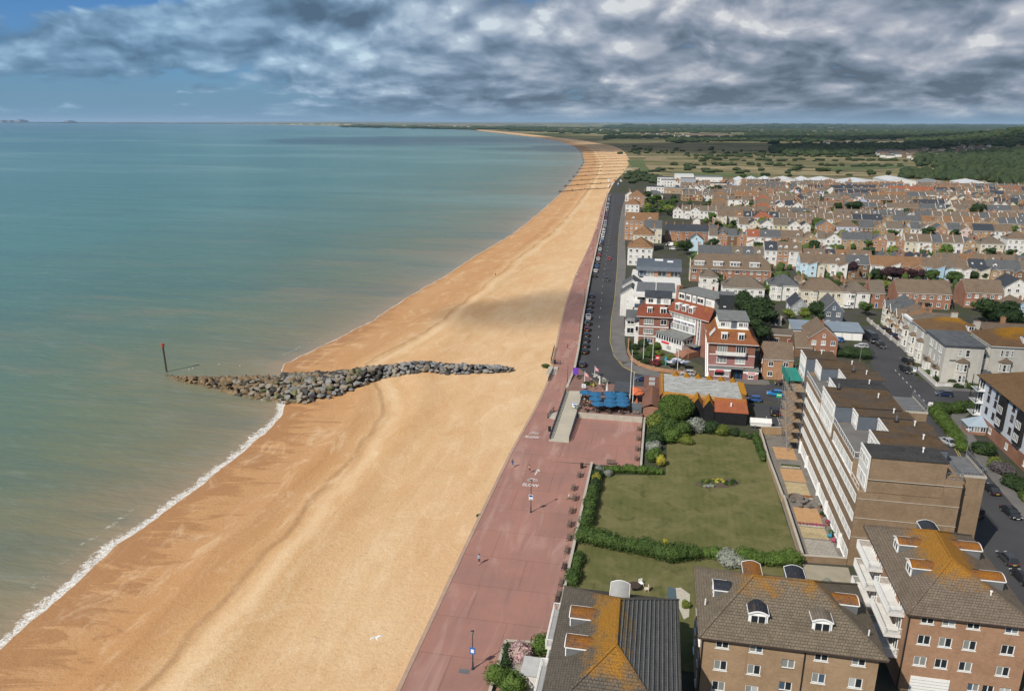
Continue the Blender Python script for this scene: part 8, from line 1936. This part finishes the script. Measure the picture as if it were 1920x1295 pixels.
 for (pl,pr,py,d,h,wm,rm,lb) in ((1232,1262,349,24,9,white,T_SL,'white flat-roofed apartment block furthest left by the marsh'),(1239,1266,356,20,9.5,white,lead,'white block with ribbed grey roof in front of the marsh'),(1264,1300,350,30,12,white,wr,'white curved-roof block in the group by the marsh'),(1276,1304,356,24,11,grey_r,lead,'dark grey block in the middle of the modern group'),(1302,1354,352,30,11,white,lead,'wide white block with balconies in the modern group'),(1286,1330,360,18,6,white,lead,'low white block with picture windows in the modern group'),(1332,1362,362,18,9,cream,T_DS,'cream block with dark roof at the right of the modern group'),(1245,1280,363,16,5,BR_Y,lead,'low brown brick block with grey roof in the modern group'),(1282,1306,364,14,5,slate_w,T_DS,'low dark roofed block near the public garden')):
  far('apartment_block',lb,'apartment block',pl,pr,py,d,h,wm,rm,'f',0,5,3 if h>8 else 1)
town_near(); villas(); rows(); fartown()
# ---------------------------------------------------------------- trees of the town
rt=random.Random(5)
def T(px,py,h,m,label,wide=1.0,far=False,group=None,name='tree',cat='tree'):
 u,v=Z(px,py); return tree(u,v,0,h,label,cat,m,group,name,far,wide)
def town_trees():
 for (x,y,h,m,w,lb) in ((1393,598,10,L_DK,1.2,'dark tree directly behind the hotel lift tower'),(1412,612,11,L_DK,1.2,'tall dark tree right of the hotel, second in the cluster'),(1428,622,9,L_DK,1.3,'broad dark tree at the right of the cluster behind the hotel'),(1404,640,9,L_DK,1.3,'dark tree in the shade between hotel and brick outbuilding'),(1425,648,7,L_DK,1.3,'lower dark tree beside the hotel end wall'),
  (1525,568,6,L_MID,1.1,'round green tree in front of the cream semis'),(1532,607,8,L_DK,1.15,'dark round tree beside the grey slate-clad house'),(1507,602,5,L_YL,1.3,'yellow green tree behind the dark bungalow'),(1512,618,4.5,L_BR,1.4,'bright bushy tree by the garage block'),(1479,600,4,L_YL,1.5,'yellow green shrubby tree right of the cream bungalow'),
  (1598,520,7,L_PU,1.2,'small purple leaved tree furthest left behind the semis'),(1642,528,6,L_DK,1.2,'dark green tree beside the purple trees'),(1672,532,8,L_PU,1.6,'largest purple leaved tree behind the brown flats'),(1714,530,6,L_PU,1.4,'purple leaved tree in front of the blue house'),(1744,532,6,L_MID,1.4,'green tree in front of the blue painted house'),(1783,534,6,L_MID,1.6,'wide green tree between the brown flats blocks'),(1836,530,5,L_DK,1.5,'low dark tree behind the right brown flats'),
  (1622,592,5,L_MID,1.3,'small round street tree at the top of the side street'),(1574,562,4,L_YL,1.4,'yellow green bush tree in the garden of the cream semis'),(1440,560,6,L_BR,1.2,'bright green tree right of the solar panelled pair'),(1478,552,6,L_YL,1.3,'yellowish tree above the white slate roofed house'),(1286,478,8,L_DK,1.1,'dark conifer shaped tree beside the pale sky blue house'),(1275,470,5,L_YL,1.5,'yellow green tree left of the dark conifer'),
  (1597,466,8,L_DK,1.3,'large dark tree above the dormered terrace'),(1495,462,5,L_MID,1.5,'tree at the end of the second terrace'),(1570,402,9,L_DK,1.1,'tall dark tree in the middle of the town, left one'),(1604,402,10,L_DK,1.7,'broad dark tree in the middle of the town'),(1829,408,10,L_DK,1.7,'broad dark tree far right in the town'),(1833,378,8,L_DK,1.4,'dark tree beyond the blue gabled house, far right'),(1344,366,10,L_DK,1.3,'dark tree beside the cream modern block'),(1205,640,4,L_MID,1.6,'garden tree left of the hotel wing'),(1183,624,3,L_YL,2.0,'low green tree beside the seafront pavement'),(1560,545,5,L_MID,1.2,'palm like tree behind the cream semis'),(1870,610,9,L_DK,1.6,'large dark tree behind the villas'),(1893,625,8,L_DK,1.6,'dark tree behind the villas nearest the frame edge'),(1850,605,6,L_MID,1.5,'green tree beside the white van'),(1835,585,3.5,L_MID,1.8,'bushy tree in front of the right brown flats'),(1885,600,5,L_YL,1.4,'olive tree beside the pale blue house')):
  T(x,y,h,m,lb,w)
 for i in range(24):
  x,y=rt.uniform(1205,1268),rt.uniform(374,406)
  T(x,y,rt.uniform(4,8),rt.choice([L_MID,L_DK,L_YL,L_BR]),'%s tree from the near side in the green public garden'%ordn(i),1.4,True,'trees in the public garden') if i<23 else None
 n=0
 for (pyf,cnt) in ((545,5),(488,11),(470,9),(449,12),(429,12),(415,12),(404,10),(394,9),(377,9),(366,8)):
  for k in range(cnt):
   x=1300+(620*(k+rt.uniform(.1,.9))/cnt); m=rt.choice([L_MID,L_DK,L_DK,L_BR,L_YL]); nm={L_MID:'green',L_DK:'dark green',L_BR:'bright green',L_YL:'yellow green'}[m]
   T(x,pyf+rt.uniform(-2,2),rt.uniform(4.5,8),m,'%s garden tree, %s from the left in the line %s'%(nm,ORD[k],{545:'above the hotel trees',488:'behind the nearest long terrace',470:'behind the dormered terrace',449:'behind the second long terrace',429:'behind the third long terrace',415:'behind the fourth long terrace',404:'behind the fifth long terrace',394:'behind the sixth long terrace',377:'in the far town',366:'just before the sheds'}[pyf]),rt.uniform(1.1,1.5),True,'garden trees between the terraces')
 # hedges and shrubs round the flats at the right edge
 hedge('hedge','dark green clipped hedge block beside the side street and red gabled house',[Z(1576,668),Z(1622,672)],4.2,3.0,L_DK,seed=31,dens=40)
 P=lambda x,y:Z(x,y,1)
 hedge('hedge','tall green hedge along the road opposite the cream villas',[P(1752,768),P(1795,766),P(1838,762)],2.6,2.6,L_MID,seed=32); hedge('hedge','tall green hedge along the pavement left of the conservatory',[P(1752,772),P(1775,796),P(1795,822),P(1806,838)],2.4,2.4,L_BR,seed=33)
 for (x,y,r,h,m,lb) in ((1815,838,2.2,2.4,L_MID,'green shrub below the conservatory'),(1838,840,2.4,2.6,L_DK,'dark shrub in front of the brick base'),(1840,872,2.4,2.2,L_GY,'grey purple shrub beside the street lamp'),(1866,868,2.0,2.0,L_YL,'lime shrub in front of the timbered flats'),(1862,900,2.4,2.2,L_DK,'dark green shrub beside the parked cars'),(1890,905,2.0,2.0,L_DK,'dark shrub at the right edge beside the black car'),(1898,925,1.8,1.8,L_MID,'green shrub at the right edge beside the second black car'),(1912,930,1.6,1.7,L_YL,'yellow green shrub furthest right by the street'),(1908,968,1.6,1.6,L_DK,'dark shrub at the frame edge beyond the pavement')):
  u,v=P(x,y); bush(max(u,68.6),v,0,r,h,lb,'shrub',m if m is not L_GY else MLeaf('leaf_grey_purple',(.10,.09,.10),(.14,.12,.12)))
 for i,(x,y) in enumerate(((1738,700),(1748,706),(1758,714),(1770,712),(1784,722),(1796,726),(1806,720),(1818,728),(1832,729),(1843,716))):
  u,v=Z(x,y); bush(u,v,0,rt.uniform(.8,1.4),rt.uniform(1,1.9),'%s shrub from the left in the front garden of the cream villas'%ORD[i],'shrub',rt.choice([L_MID,L_DK,L_YL]),'shrubs in the villa garden')
def field_plants():
 # countable scrub on the marsh
 k=0
 for (x,y,n,w,h) in ((1460,333,9,60,7),(1395,334,6,40,5),(1520,322,8,60,7),(1570,326,4,30,6),(1490,318,6,50,5),(1620,330,5,40,5),(1660,332,4,40,5),(1430,325,4,60,4),(1750,330,9,70,8),(1780,340,7,60,7),(1850,335,8,60,8),(1700,345,6,50,6)):
  for i in range(n):
   xx=x+rt.uniform(-.5,.5)*w; yy=y+rt.uniform(-2,2); u,v=Z(xx,yy); k+=1
   tree(u,v,0,rt.uniform(.7,1.1)*h,'dark scrub tree on the marsh beyond the town, %s in the clump near the sheds'%ordn(k%40),'tree',rt.choice([L_DK,L_MID]),'scrub trees on the marsh','tree',True,rt.uniform(1.5,2.4)) if k<=40 and k%2 else None
 # woods, hedgerows and the wooded hill: one mass of crowns
 V=[];F=[];rs=np.random.RandomState(3)
 ico=[]; t_=(1+5**.5)/2
 iv=np.array([(-1,t_,0),(1,t_,0),(-1,-t_,0),(1,-t_,0),(0,-1,t_),(0,1,t_),(0,-1,-t_),(0,1,-t_),(t_,0,-1),(t_,0,1),(-t_,0,-1),(-t_,0,1)]); iv/=np.linalg.norm(iv[0])
 fi=[(0,11,5),(0,5,1),(0,1,7),(0,7,10),(0,10,11),(1,5,9),(5,11,4),(11,10,2),(10,7,6),(7,1,8),(3,9,4),(3,4,2),(3,2,6),(3,6,8),(3,8,9),(4,9,5),(2,4,11),(6,2,10),(8,6,7),(9,8,1)]
 def clump(u,v,r,h):
  z=land_h(u,v); k=len(V); p=iv*(1+rs.uniform(-.22,.22,12))[:,None]*np.array([r,r*.9,h*.6])+np.array([u,v,z+h*.45]); V.extend(p.tolist()); F.extend([(a+k,b+k,c+k) for a,b,c in fi])
 def belt(x0,y0,x1,y1,n,sp,r,h):
  for _ in range(n):
   s=rs.rand(); x=x0+(x1-x0)*s; y=y0+(y1-y0)*s+rs.normal()*sp; 
   if y<237.2: continue
   u,v=Z(x,y); k=max(1,v/5200); clump(u,v,r*rs.uniform(.6,1.5)*k,h*rs.uniform(.6,1.4)*k**.6)
 B=belt
 B(1130,246,1925,243,1500,1.9,26,11); B(1140,239.5,1925,239.5,900,.9,30,12); B(1135,258,1260,256,260,1.5,16,9); B(1250,264,1500,258,420,2.2,15,10); B(1400,252,1900,250,620,2.0,20,11); B(1430,262,1760,256,700,3.0,14,11); B(1450,282,1720,278,700,3.0,10,11)
 B(1470,290,1640,288,240,1.6,9,10); B(1700,270,1920,262,600,5,13,12); B(1640,252,1920,258,500,4,16,12); B(1720,300,1925,296,420,5,8,9); B(1760,318,1925,312,420,5,7,9); B(1780,334,1925,332,260,4,6,8); B(1690,330,1800,334,140,4,6,7); B(1880,345,1925,344,80,5,6,9)
 B(1160,284,1500,290,60,3,6,5); B(1300,299,1800,303,60,1.2,6,4); B(1250,309,1700,312,50,1.0,5,4); B(1200,320,1700,326,26,3,5,4); B(1280,292,1650,294,70,.8,6,4); B(1170,330,1240,340,50,5,4,4)
 B(640,234.6+3,960,243,170,.5,40,14); B(960,243,1140,250,260,1.2,26,12); B(880,240,1130,244,200,1,34,13)
 for _ in range(5200):      # cover of the hill
  a=rs.rand(); 
  if a<.55: u,v=rs.normal(1300,200),rs.normal(2450,560)
  elif a<.8: u,v=rs.normal(840,90),rs.normal(1560,220)
  else: u,v=rs.normal(2500,700),rs.normal(3500,1100)
  if v<1000 or u<620: continue
  if land_h(u,v)<6: continue
  clump(u,v,rs.uniform(7,13),rs.uniform(8,13))
 wm=MLeaf('distant_foliage',(.024,.042,.016),(.048,.068,.022),(.016,.028,.012))
 me=bpy.data.meshes.new('distant_woods'); me.from_pydata(V,[],F); me.materials.append(wm); me.update(); props(link('distant_woods',me),'dark woods, hedgerows and scrub beyond the town',kind='stuff')
 V.clear(); F.clear()
 for py,n in ((540,40),(524,40),(506,60),(486,70),(468,70),(448,80),(430,80),(416,80),(404,80),(392,70),(382,60),(372,60),(363,60)):
  for _ in range(n):
   u,v=Z(rs.uniform(1290 if py<500 else 1430,1930),py+rs.normal()*1.2); clump(u,v,rs.uniform(.9,2.4),rs.uniform(1.5,4.2))
 me=bpy.data.meshes.new('garden_shrubs'); me.from_pydata(V,[],F); me.materials.append(MLeaf('garden_foliage',(.035,.07,.018),(.09,.13,.03),(.02,.04,.012))); me.update(); props(link('garden_shrubs',me),'small shrubs in the back gardens between the terraces',kind='stuff')
 # distant villages
 bb=MB(); mats=[white,cream,BR_R,T_BR,T_SL,T_GB]
 def vill(x0,y0,x1,y1,n,sp,k=1.0):
  for _ in range(n):
   s=rs.rand(); x=x0+(x1-x0)*s; y=y0+(y1-y0)*s+rs.normal()*sp
   if y<238: continue
   u,v=Z(x,y); z=land_h(u,v); w=rs.uniform(9,18)*k; d=9*k; he=5.2*k; m=rs.choice([0,0,1,2]); r=rs.choice([3,3,4,5])
   bb.box(u,v,z-1,u+w,v+d,z+he,int(m)); i=len(bb.v); h=he+3.2*k; bb.v+=[(u-.3,v-.4,z+he),(u+w+.3,v-.4,z+he),(u+w+.3,v+d/2,z+h),(u-.3,v+d/2,z+h),(u+w+.3,v+d+.4,z+he),(u-.3,v+d+.4,z+he)]; bb.f+=[(i,i+1,i+2,i+3),(i+3,i+2,i+4,i+5)]; bb.m+=[int(r)]*2
 vill(1640,288,1800,296,120,3.5); vill(1540,270,1640,276,40,2); vill(1290,256,1370,258,70,1.6,1.3); vill(1200,254,1290,256,30,1.5,1.4); vill(640,237,960,240,50,.3,3.0); vill(1000,243,1160,247,40,1,2); vill(1780,276,1860,286,30,3); vill(1200,245,1900,247,60,2,2)
 bb.build('distant_villages',mats,kind='stuff',label='scattered pale houses of far villages among the woods')
 # pale fields and tracks beyond the marsh
 def field(label,pts,m,z=.25):
  q=[Z(*p) for p in pts]; b=MB(); b.poly([(a,c,z+max(0,land_h(a,c))) for a,c in q]); props(b.build('field',m),label,kind='structure')
 st=MN('stubble_field',(.36,.29,.16),(.30,.24,.13),.004,.95); gn=MN('green_field',(.10,.13,.045),(.085,.11,.04),.01,.95); tn=MN('tan_field',(.27,.21,.125),(.22,.175,.10),.01,.95)
 for (lb,pts,m) in (('long pale stubble field near the horizon',[(1400,245.5),(1640,244),(1660,247),(1430,248.5)],st),('pale stubble field right of the long one',[(1660,247.5),(1760,247.5),(1770,251),(1670,251)],st),('pale field near the coast',[(1180,247),(1260,246.5),(1270,249),(1190,250)],st),('tan field square behind the beach',[(1208,293),(1245,293),(1252,299),(1212,300)],tn),('second tan field beside the beach marsh',[(1212,312),(1242,311),(1246,320),(1222,323)],tn),('green meadow beside the coast marsh',[(1175,300),(1206,300),(1218,326),(1196,330)],gn),('green meadow on the hill foot at the right',[(1760,330),(1830,325),(1838,334),(1765,340)],gn),('olive meadow between the hedges',[(1550,313),(1700,310),(1712,316),(1560,320)],gn),('green strip below the marsh scrub',[(1250,322),(1420,326),(1440,334),(1290,330)],gn)): field(lb,pts,m)
 # groynes across the far beach
 gm=MN('groyne_timber',(.17,.12,.08),(.12,.09,.06),1,.9)
 for i in range(17):
  v=800+i*72+(i**2)*2.2; w=interp(WALLW,v); s=interp(SHORE,v); t=thing('groyne','low dark timber groyne across the far beach, %s from the near end'%ordn(i),'groyne',(w,v,-1),0,'timber groynes on the far beach')
  b=MB(); b.bar((w-2,v+6,-.2),((w+s)/2,v-2,-1.2),.5,0,.8); b.bar(((w+s)/2,v-2,-1.2),(s-4,v-10,-3.6),.5,0,.8); b.build('planking',gm,t)
  for k in range(5): q=k/4; b=MB(); x=w-2+(s-w)*q; b.box(x-.5,v+6-16*q-.5,-4,x+.5,v+6-16*q+.5,1.2-3*q); b.build('post',gm,t)
 # boats drawn up on the shingle
 for i,(x,y,L,c,lb) in enumerate(((1143,351,7,'white','white fishing boat on the shingle furthest left'),(1150,346,6,'white','small white boat behind the first fishing boat'),(1159,349,7,'blue','blue fishing boat on the shingle'),(1141,341,8,'white','white boat with a cabin further up the beach'),(1152,340,7,'red','red hulled fishing boat on the shingle'),(1164,342,6,'white','white boat nearest the town on the shingle'))):
  u,v=Z(x,y,-1); t=thing('fishing_boat',lb,'boat',(u,v,-.75),R(70+i*9)); m={'white':white,'blue':solid('boat_blue',(.05,.15,.35),.5),'red':solid('boat_red',(.4,.05,.04),.5)}[c]
  b=MB(); sec=[(-.5,.75,.5),(-.2,1,.35),(.15,.95,.35),(.38,.6,.5),(.5,.05,.9)]; i0=0; hw=L*.17
  for x_,w_,zb in sec: b.v+=[(x_*L,-hw*w_*.5,zb*.5),(x_*L,hw*w_*.5,zb*.5),(x_*L,hw*w_,1.6+zb*.3),(x_*L,-hw*w_,1.6+zb*.3)]
  for k in range(4):
   for j in range(4): a=k*4+j; c_=k*4+(j+1)%4; b.f.append((a,c_,c_+4,a+4)); b.m.append(0)
  b.f.append((0,3,2,1)); b.m.append(0); link('hull',b.mesh('hull',[m]),t); b=MB(); b.box(-L*.1,-hw*.5,1.6,L*.14,hw*.5,3.1); link('cabin',b.mesh('cabin',[white]),t); b=MB(); b.bar((-L*.15,0,1.7),(-L*.15,0,5),.12); link('mast',b.mesh('mast',[galv]),t)
 t=thing('martello_tower','round pale fort like tower beside the beach at the edge of the marsh','tower',(*Z(1186,325),0)); b=MB(); b.cyl(0,0,-1,7,11,20,0,9.5); link('tower_wall',b.mesh('tower_wall',[MN('tower_stone',(.34,.28,.19),(.28,.23,.16),.2,.9)]),t)
 # power station on the horizon
 for (x,w,h,lb) in ((8,14,40,'leftmost pale block of the power station on the horizon'),(24,10,36,'middle low block of the power station on the horizon'),(40,16,62,'tallest twin block of the power station on the horizon'),(132,12,34,'small dark building on the spit right of the power station')):
  a,b_,c=ray(x,232); k=26000/b_; u,v=a*k,26000; ww=w*26000/FPX*.5; t=thing('power_station_block',lb,'power station',(u,v,-4)); q=MB(); q.box(-ww,-200,0,ww,200,h+90*.4); q.box(-ww*.5,-150,h+36,ww*.4,150,h+62); link('block',q.mesh('block',[MN('hazy_concrete',(.20,.22,.25),(.16,.18,.2),.001,.9)]),t)
 q=MB()
 for (x0,x1,h) in ((0,150,12),(100,640,14)):
  for k in range(40):
   x=x0+(x1-x0)*k/40; a,b_,c=ray(x,232.5); vv=24000; u=a*vv/b_; w=(x1-x0)/40*vv/FPX*1.3; q.box(u,vv,-4,u+w,vv+600,-4+h+rs.uniform(0,22))
 props(q.build('shingle_spit',MN('spit_dark',(.07,.08,.075),(.05,.06,.055),.001,.9)),'thin dark spit of land along the sea horizon',kind='structure')
town_trees(); field_plants()
# ---------------------------------------------------------------- cars
def place_cars():
 rc=random.Random(9)
 seq=[(687,'hatch','dark_grey'),(662,'saloon','black'),(651,'hatch','black'),(641,'saloon','black'),(631,'hatch','black'),(620,'hatch','maroon'),(609,'suv','dark_grey'),(598,'pickup','silver'),(586,'hatch','dark_blue'),(577,'hatch','black'),(568,'saloon','dark_grey'),(557,'hatch','dark_blue'),(519,'hatch','black'),(510,'hatch','white'),(501,'saloon','blue'),(494,'hatch','grey'),(487,'hatch','white'),(480.5,'hatch','red'),(474.5,'saloon','grey'),(469,'hatch','white'),(464,'hatch','grey'),(459,'suv','black')]
 y=455
 while y>366: seq.append((y,rc.choice(['hatch','hatch','saloon','suv','van']),rc.choice(['white','silver','silver','grey','black','blue','red','dark_grey','white']))); y-=max(1.0,(y-231)**2/(65*1400)*6.4)
 for i,(y,k,c) in enumerate(seq[:80]):
  v=Z(1120,y)[1]; v2=Z(1110,y)[1]; u=interp(ROADW,v2)+1.75; 
  car(k,c,u,v2,-6 if v2>250 else -3,'parked %s %s beside the seafront parapet, %s from the near end'%(c.replace('_',' '),{'hatch':'hatchback','saloon':'saloon','suv':'tall car','van':'van','pickup':'pickup'}[k],ordn(i) if i<49 else ordn(i-49)+' beyond the midpoint'),'cars parked along the seafront parapet',lod=i>24)
 for (x,y,k,c,h,lb) in ((1141.6,487,'hatch','red',172,'red car driving down the middle of the seafront road'),(1138,526,'hatch','dark_grey',172,'dark hatchback driving on the seafront road below the red car')):
  u,v=Z(x,y); car(k,c,u,v,h,lb,cat='car')
 L=[(1857,921,'saloon','black',-8,'black saloon parked beside the shrubs, upper of the two'),(1894,965,'saloon','black',172,'black saloon parked nearest the frame edge'),(1822,962,'van','black',-4,'black van parked behind the brick block'),(1888,1052,'hatch','dark_grey',-6,'dark grey hatchback beside the right hand flats'),(1916,1088,'saloon','black',-6,'black car half hidden beyond the dark grey hatchback'),(1833,887,'hatch','black',-4,'black car beside the stair tower of the brick block'),(1776,832,'saloon','silver',-20,'silver car parked beyond the brick block parapet'),
       (1770,742,'hatch','dark_blue',-86,'dark blue hatchback driving along the road past the villas'),(1700,680,'suv','black',-14,'black tall car, upper of the pair below the bay terrace'),(1697,697,'suv','black',168,'black tall car, lower of the pair below the bay terrace'),(1650,650,'suv','black',170,'black tall car on the left of the side street'),(1698,645,'saloon','dark_blue',-22,'dark blue saloon parked beside the teal house'),(1675,632,'saloon','dark_blue',-24,'dark blue saloon parked below the bay fronted terrace'),(1659,621,'hatch','black',-26,'black hatchback parked third up the side street'),
       (1412,752,'hatch','blue',-88,'blue hatchback parked nearest the restaurant'),(1453,741,'hatch','bright_blue',-88,'bright blue hatchback on the road by the scaffolding'),(1469,722,'saloon','black',-88,'black car in front of the orange brick house'),(1451,776,'suv','black',4,'black tall car in the small car park'),(1466,776,'hatch','maroon',4,'dark red car in the small car park'),(1443,648,'hatch','bright_blue',-80,'bright blue car behind the hotel'),(1585,578,'hatch','white',-80,'white car beside the pink flowering drive'),(1857,580,'van','white',-80,'white van in front of the right brown flats'),(1777,577,'hatch','black',-80,'dark car in front of the left brown flats'),(1615,652,'hatch','silver',-80,'silver car beside the garage block'),(1570,640,'hatch','blue',-80,'blue car in front of the garage block'),
       (1257,461,'van','white',-80,'white van in the car park below the red-door terrace'),(1262,468,'hatch','white',-80,'white car beside the white van below the red-door terrace'),(1330,392,'hatch','blue',0,'blue car in the street between the hipped houses'),(1335,386,'hatch','black',0,'black car behind the blue car between the hipped houses'),(1205,714,'hatch','dark_blue',-88,'dark car parked behind the orange gablets of the restaurant'),(1289,703,'hatch','silver',-86,'silver car beside the hotel garden wall')]
 for (x,y,k,c,h,lb) in L:
  u,v=Z(x,y); car(k,c,u,v,h,lb)
 # work truck and small things
 u,v=Z(1633,640); t=car('van','black',u,v,170,'large dark removal truck at the top of the side street',cat='truck'); t.scale=(1.5,1.25,1.5)
 for (x,y,h,lb) in ((1809,866,7,'grey street lamp beside the parked black saloons'),(1610,690,7,'street lamp at the hedge beside the side street'),(1742,772,2.4,'')):
  if not lb: continue
  u,v=Z(x,y); t=thing('street_lamp',lb,'street lamp',(u,v,0)); b=MB(); b.cyl(0,0,0,h,.09,8,0,.06); link('pole',b.mesh('pole',[galv]),t); b=MB(); b.box(-.9,-.12,h,.1,.12,h+.12); link('lamp_head',b.mesh('lamp_head',[white2]),t)
 def sgn(x,y,w,h,pz,base,pr,lb):
  u,v=Z(x,y); t=thing('road_sign',lb,'sign',(u,v,0)); link('panel',flat_panel('panel',w,h,(base,pr)),t,(0,-.08,pz)); b=MB(); b.cyl(0,0,0,pz+h,.04,6); link('post',b.mesh('post',[galv]),t)
 gs=solid('sign_green',(.02,.35,.16),.5); sgn(1459,758,1.3,1.1,1.8,gs,[(-.5,.5,.5,.75,white2)],'small bright green sign board beside the scaffolding'); sgn(1742,773,1.0,1.0,1.6,white2,[(-.3,.4,.3,.5,blackm)],'white sign on a post at the hedge corner'); sgn(1713,706,.8,1.3,1.4,white2,[(-.3,.8,.3,1.2,solid('sign_blue',(.03,.14,.42),.5))],'white and blue sign at the corner of the villa garden')
 # skip bins and white covered trailer in the car park
 u,v=Z(1425,800); t=thing('covered_trailer','white covered trailer beside the restaurant yard','trailer',(u,v,.02)); b=MB(); b.box(-2.2,-1.1,.5,2.2,1.1,1.4); b.slab([(-2.3,-1.2,1.4),(2.3,-1.2,1.4),(2.3,0,2.1),(-2.3,0,2.1)],.08); b.slab([(-2.3,0,2.1),(2.3,0,2.1),(2.3,1.2,1.4),(-2.3,1.2,1.4)],.08); link('trailer_body',b.mesh('trailer_body',[white]),t)
 for x in (-1.2,1.2):
  for y in (-1.0,1.0): link('wheel',CARM['hatch']['wheel'],t,(x,y,.33))
place_cars()
def cafe_people():
 rc=random.Random(2); sh=['nearest the ramp','by the closed white parasol','beside the blue parasols','under the orange parasols','at the front trough','behind the kiosk']
 for i,(x,y,p) in enumerate(((380,700,'sit'),(400,640,'sit'),(370,760,'sit'),(440,740,'sit'),(480,770,'sit'),(520,300,'sit'),(480,330,'sit'),(700,290,'sit'),(760,420,'sit'),(560,430,'stand'),(740,540,'sit'),(1380,600,'sit'),(1450,640,'sit'),(1290,640,'stand'),(410,880,'sit'),(640,870,'sit'),(880,880,'sit'),(1130,870,'sit'))):
  u,v=Z(1060+x*180/1920,690+y*180/1920,TZ); v=max(v,161.6); top=rc.choice(['white','navy','black','red','blue','grey','yellow','pink']); 
  person(u,v,TZ if v<183 else .1,rc.choice([0,90,180,-90]),p,top,rc.choice(['navy','black','khaki','grey']),'%s person in a %s top on the cafe terrace, %s from the left group'%({'sit':'seated','stand':'standing'}[p],top,ORD[i]),rc.choice(['dark','fair','grey']),group='people at the cafe')
  if p=='sit': CHAIR(u,v-.05,180,'dark chair under the %s seated cafe visitor'%ORD[i],darkwood,TZ if v<183 else .1,'cafe chairs in use')
cafe_people()
# ---------------------------------------------------------------- clouds that shade the ground, and the air
def clouds():
 m=bpy.data.materials.new('cloud_vapour'); m.use_nodes=True; t=NT(m.node_tree); p=t.new('ShaderNodeVolumePrincipled'); p.inputs['Color'].default_value=(.95,.95,.96,1); p.inputs['Density'].default_value=.011; m2=None; p.inputs['Anisotropy'].default_value=.2
 o=t.new('ShaderNodeOutputMaterial'); t.lk(p.outputs[0],o.inputs['Volume'])
 rs=random.Random(6)
 for (cu,cv,ru,rv,alt,th) in CLOUDS:
  off=sdir*((alt)/sdir.z); bm=bmesh.new(); bmesh.ops.create_icosphere(bm,subdivisions=4,radius=1)
  for v in bm.verts:
   c=v.co; n=mnoise.fractal(Vector((c.x*1.7+cu,c.y*1.7+cv,c.z*1.7)),1,2,4); k=1+.30*n; v.co=Vector((c.x*ru*k,c.y*rv*k,c.z*th*(1.0 if c.z>0 else .35)*k))
  me=bpy.data.meshes.new('cloud'); bm.to_mesh(me); bm.free()
  mm=m
  if ru<40: mm=m.copy(); mm.node_tree.nodes['Principled Volume'].inputs['Density'].default_value=.017
  me.materials.append(mm)
  props(link('cloud',me,None,(cu+off.x,cv+off.y,alt)),'cumulus cloud above and behind the shore',kind='structure')
CLOUDS=[(118,180,50,100,900,25),(-50,256,30,22,900,36),(420,2350,900,620,1000,120),(900,3700,1300,500,1100,80),(-900,3200,700,900,1000,90)]
clouds()
def haze():
 m=bpy.data.materials.new('haze_air'); m.use_nodes=True; t=NT(m.node_tree); p=t.new('ShaderNodeVolumePrincipled'); p.inputs['Color'].default_value=(.50,.74,1,1); p.inputs['Density'].default_value=HAZE; p.inputs['Anisotropy'].default_value=.0
 o=t.new('ShaderNodeOutputMaterial'); t.lk(p.outputs[0],o.inputs['Volume'])
 b=MB(); b.box(-125000,-12000,-9,125000,125000,330); me=b.mesh('haze',[m]); props(link('haze',me),'thin blue haze in the air over sea and land',kind='stuff')
HAZE=.000019
haze()
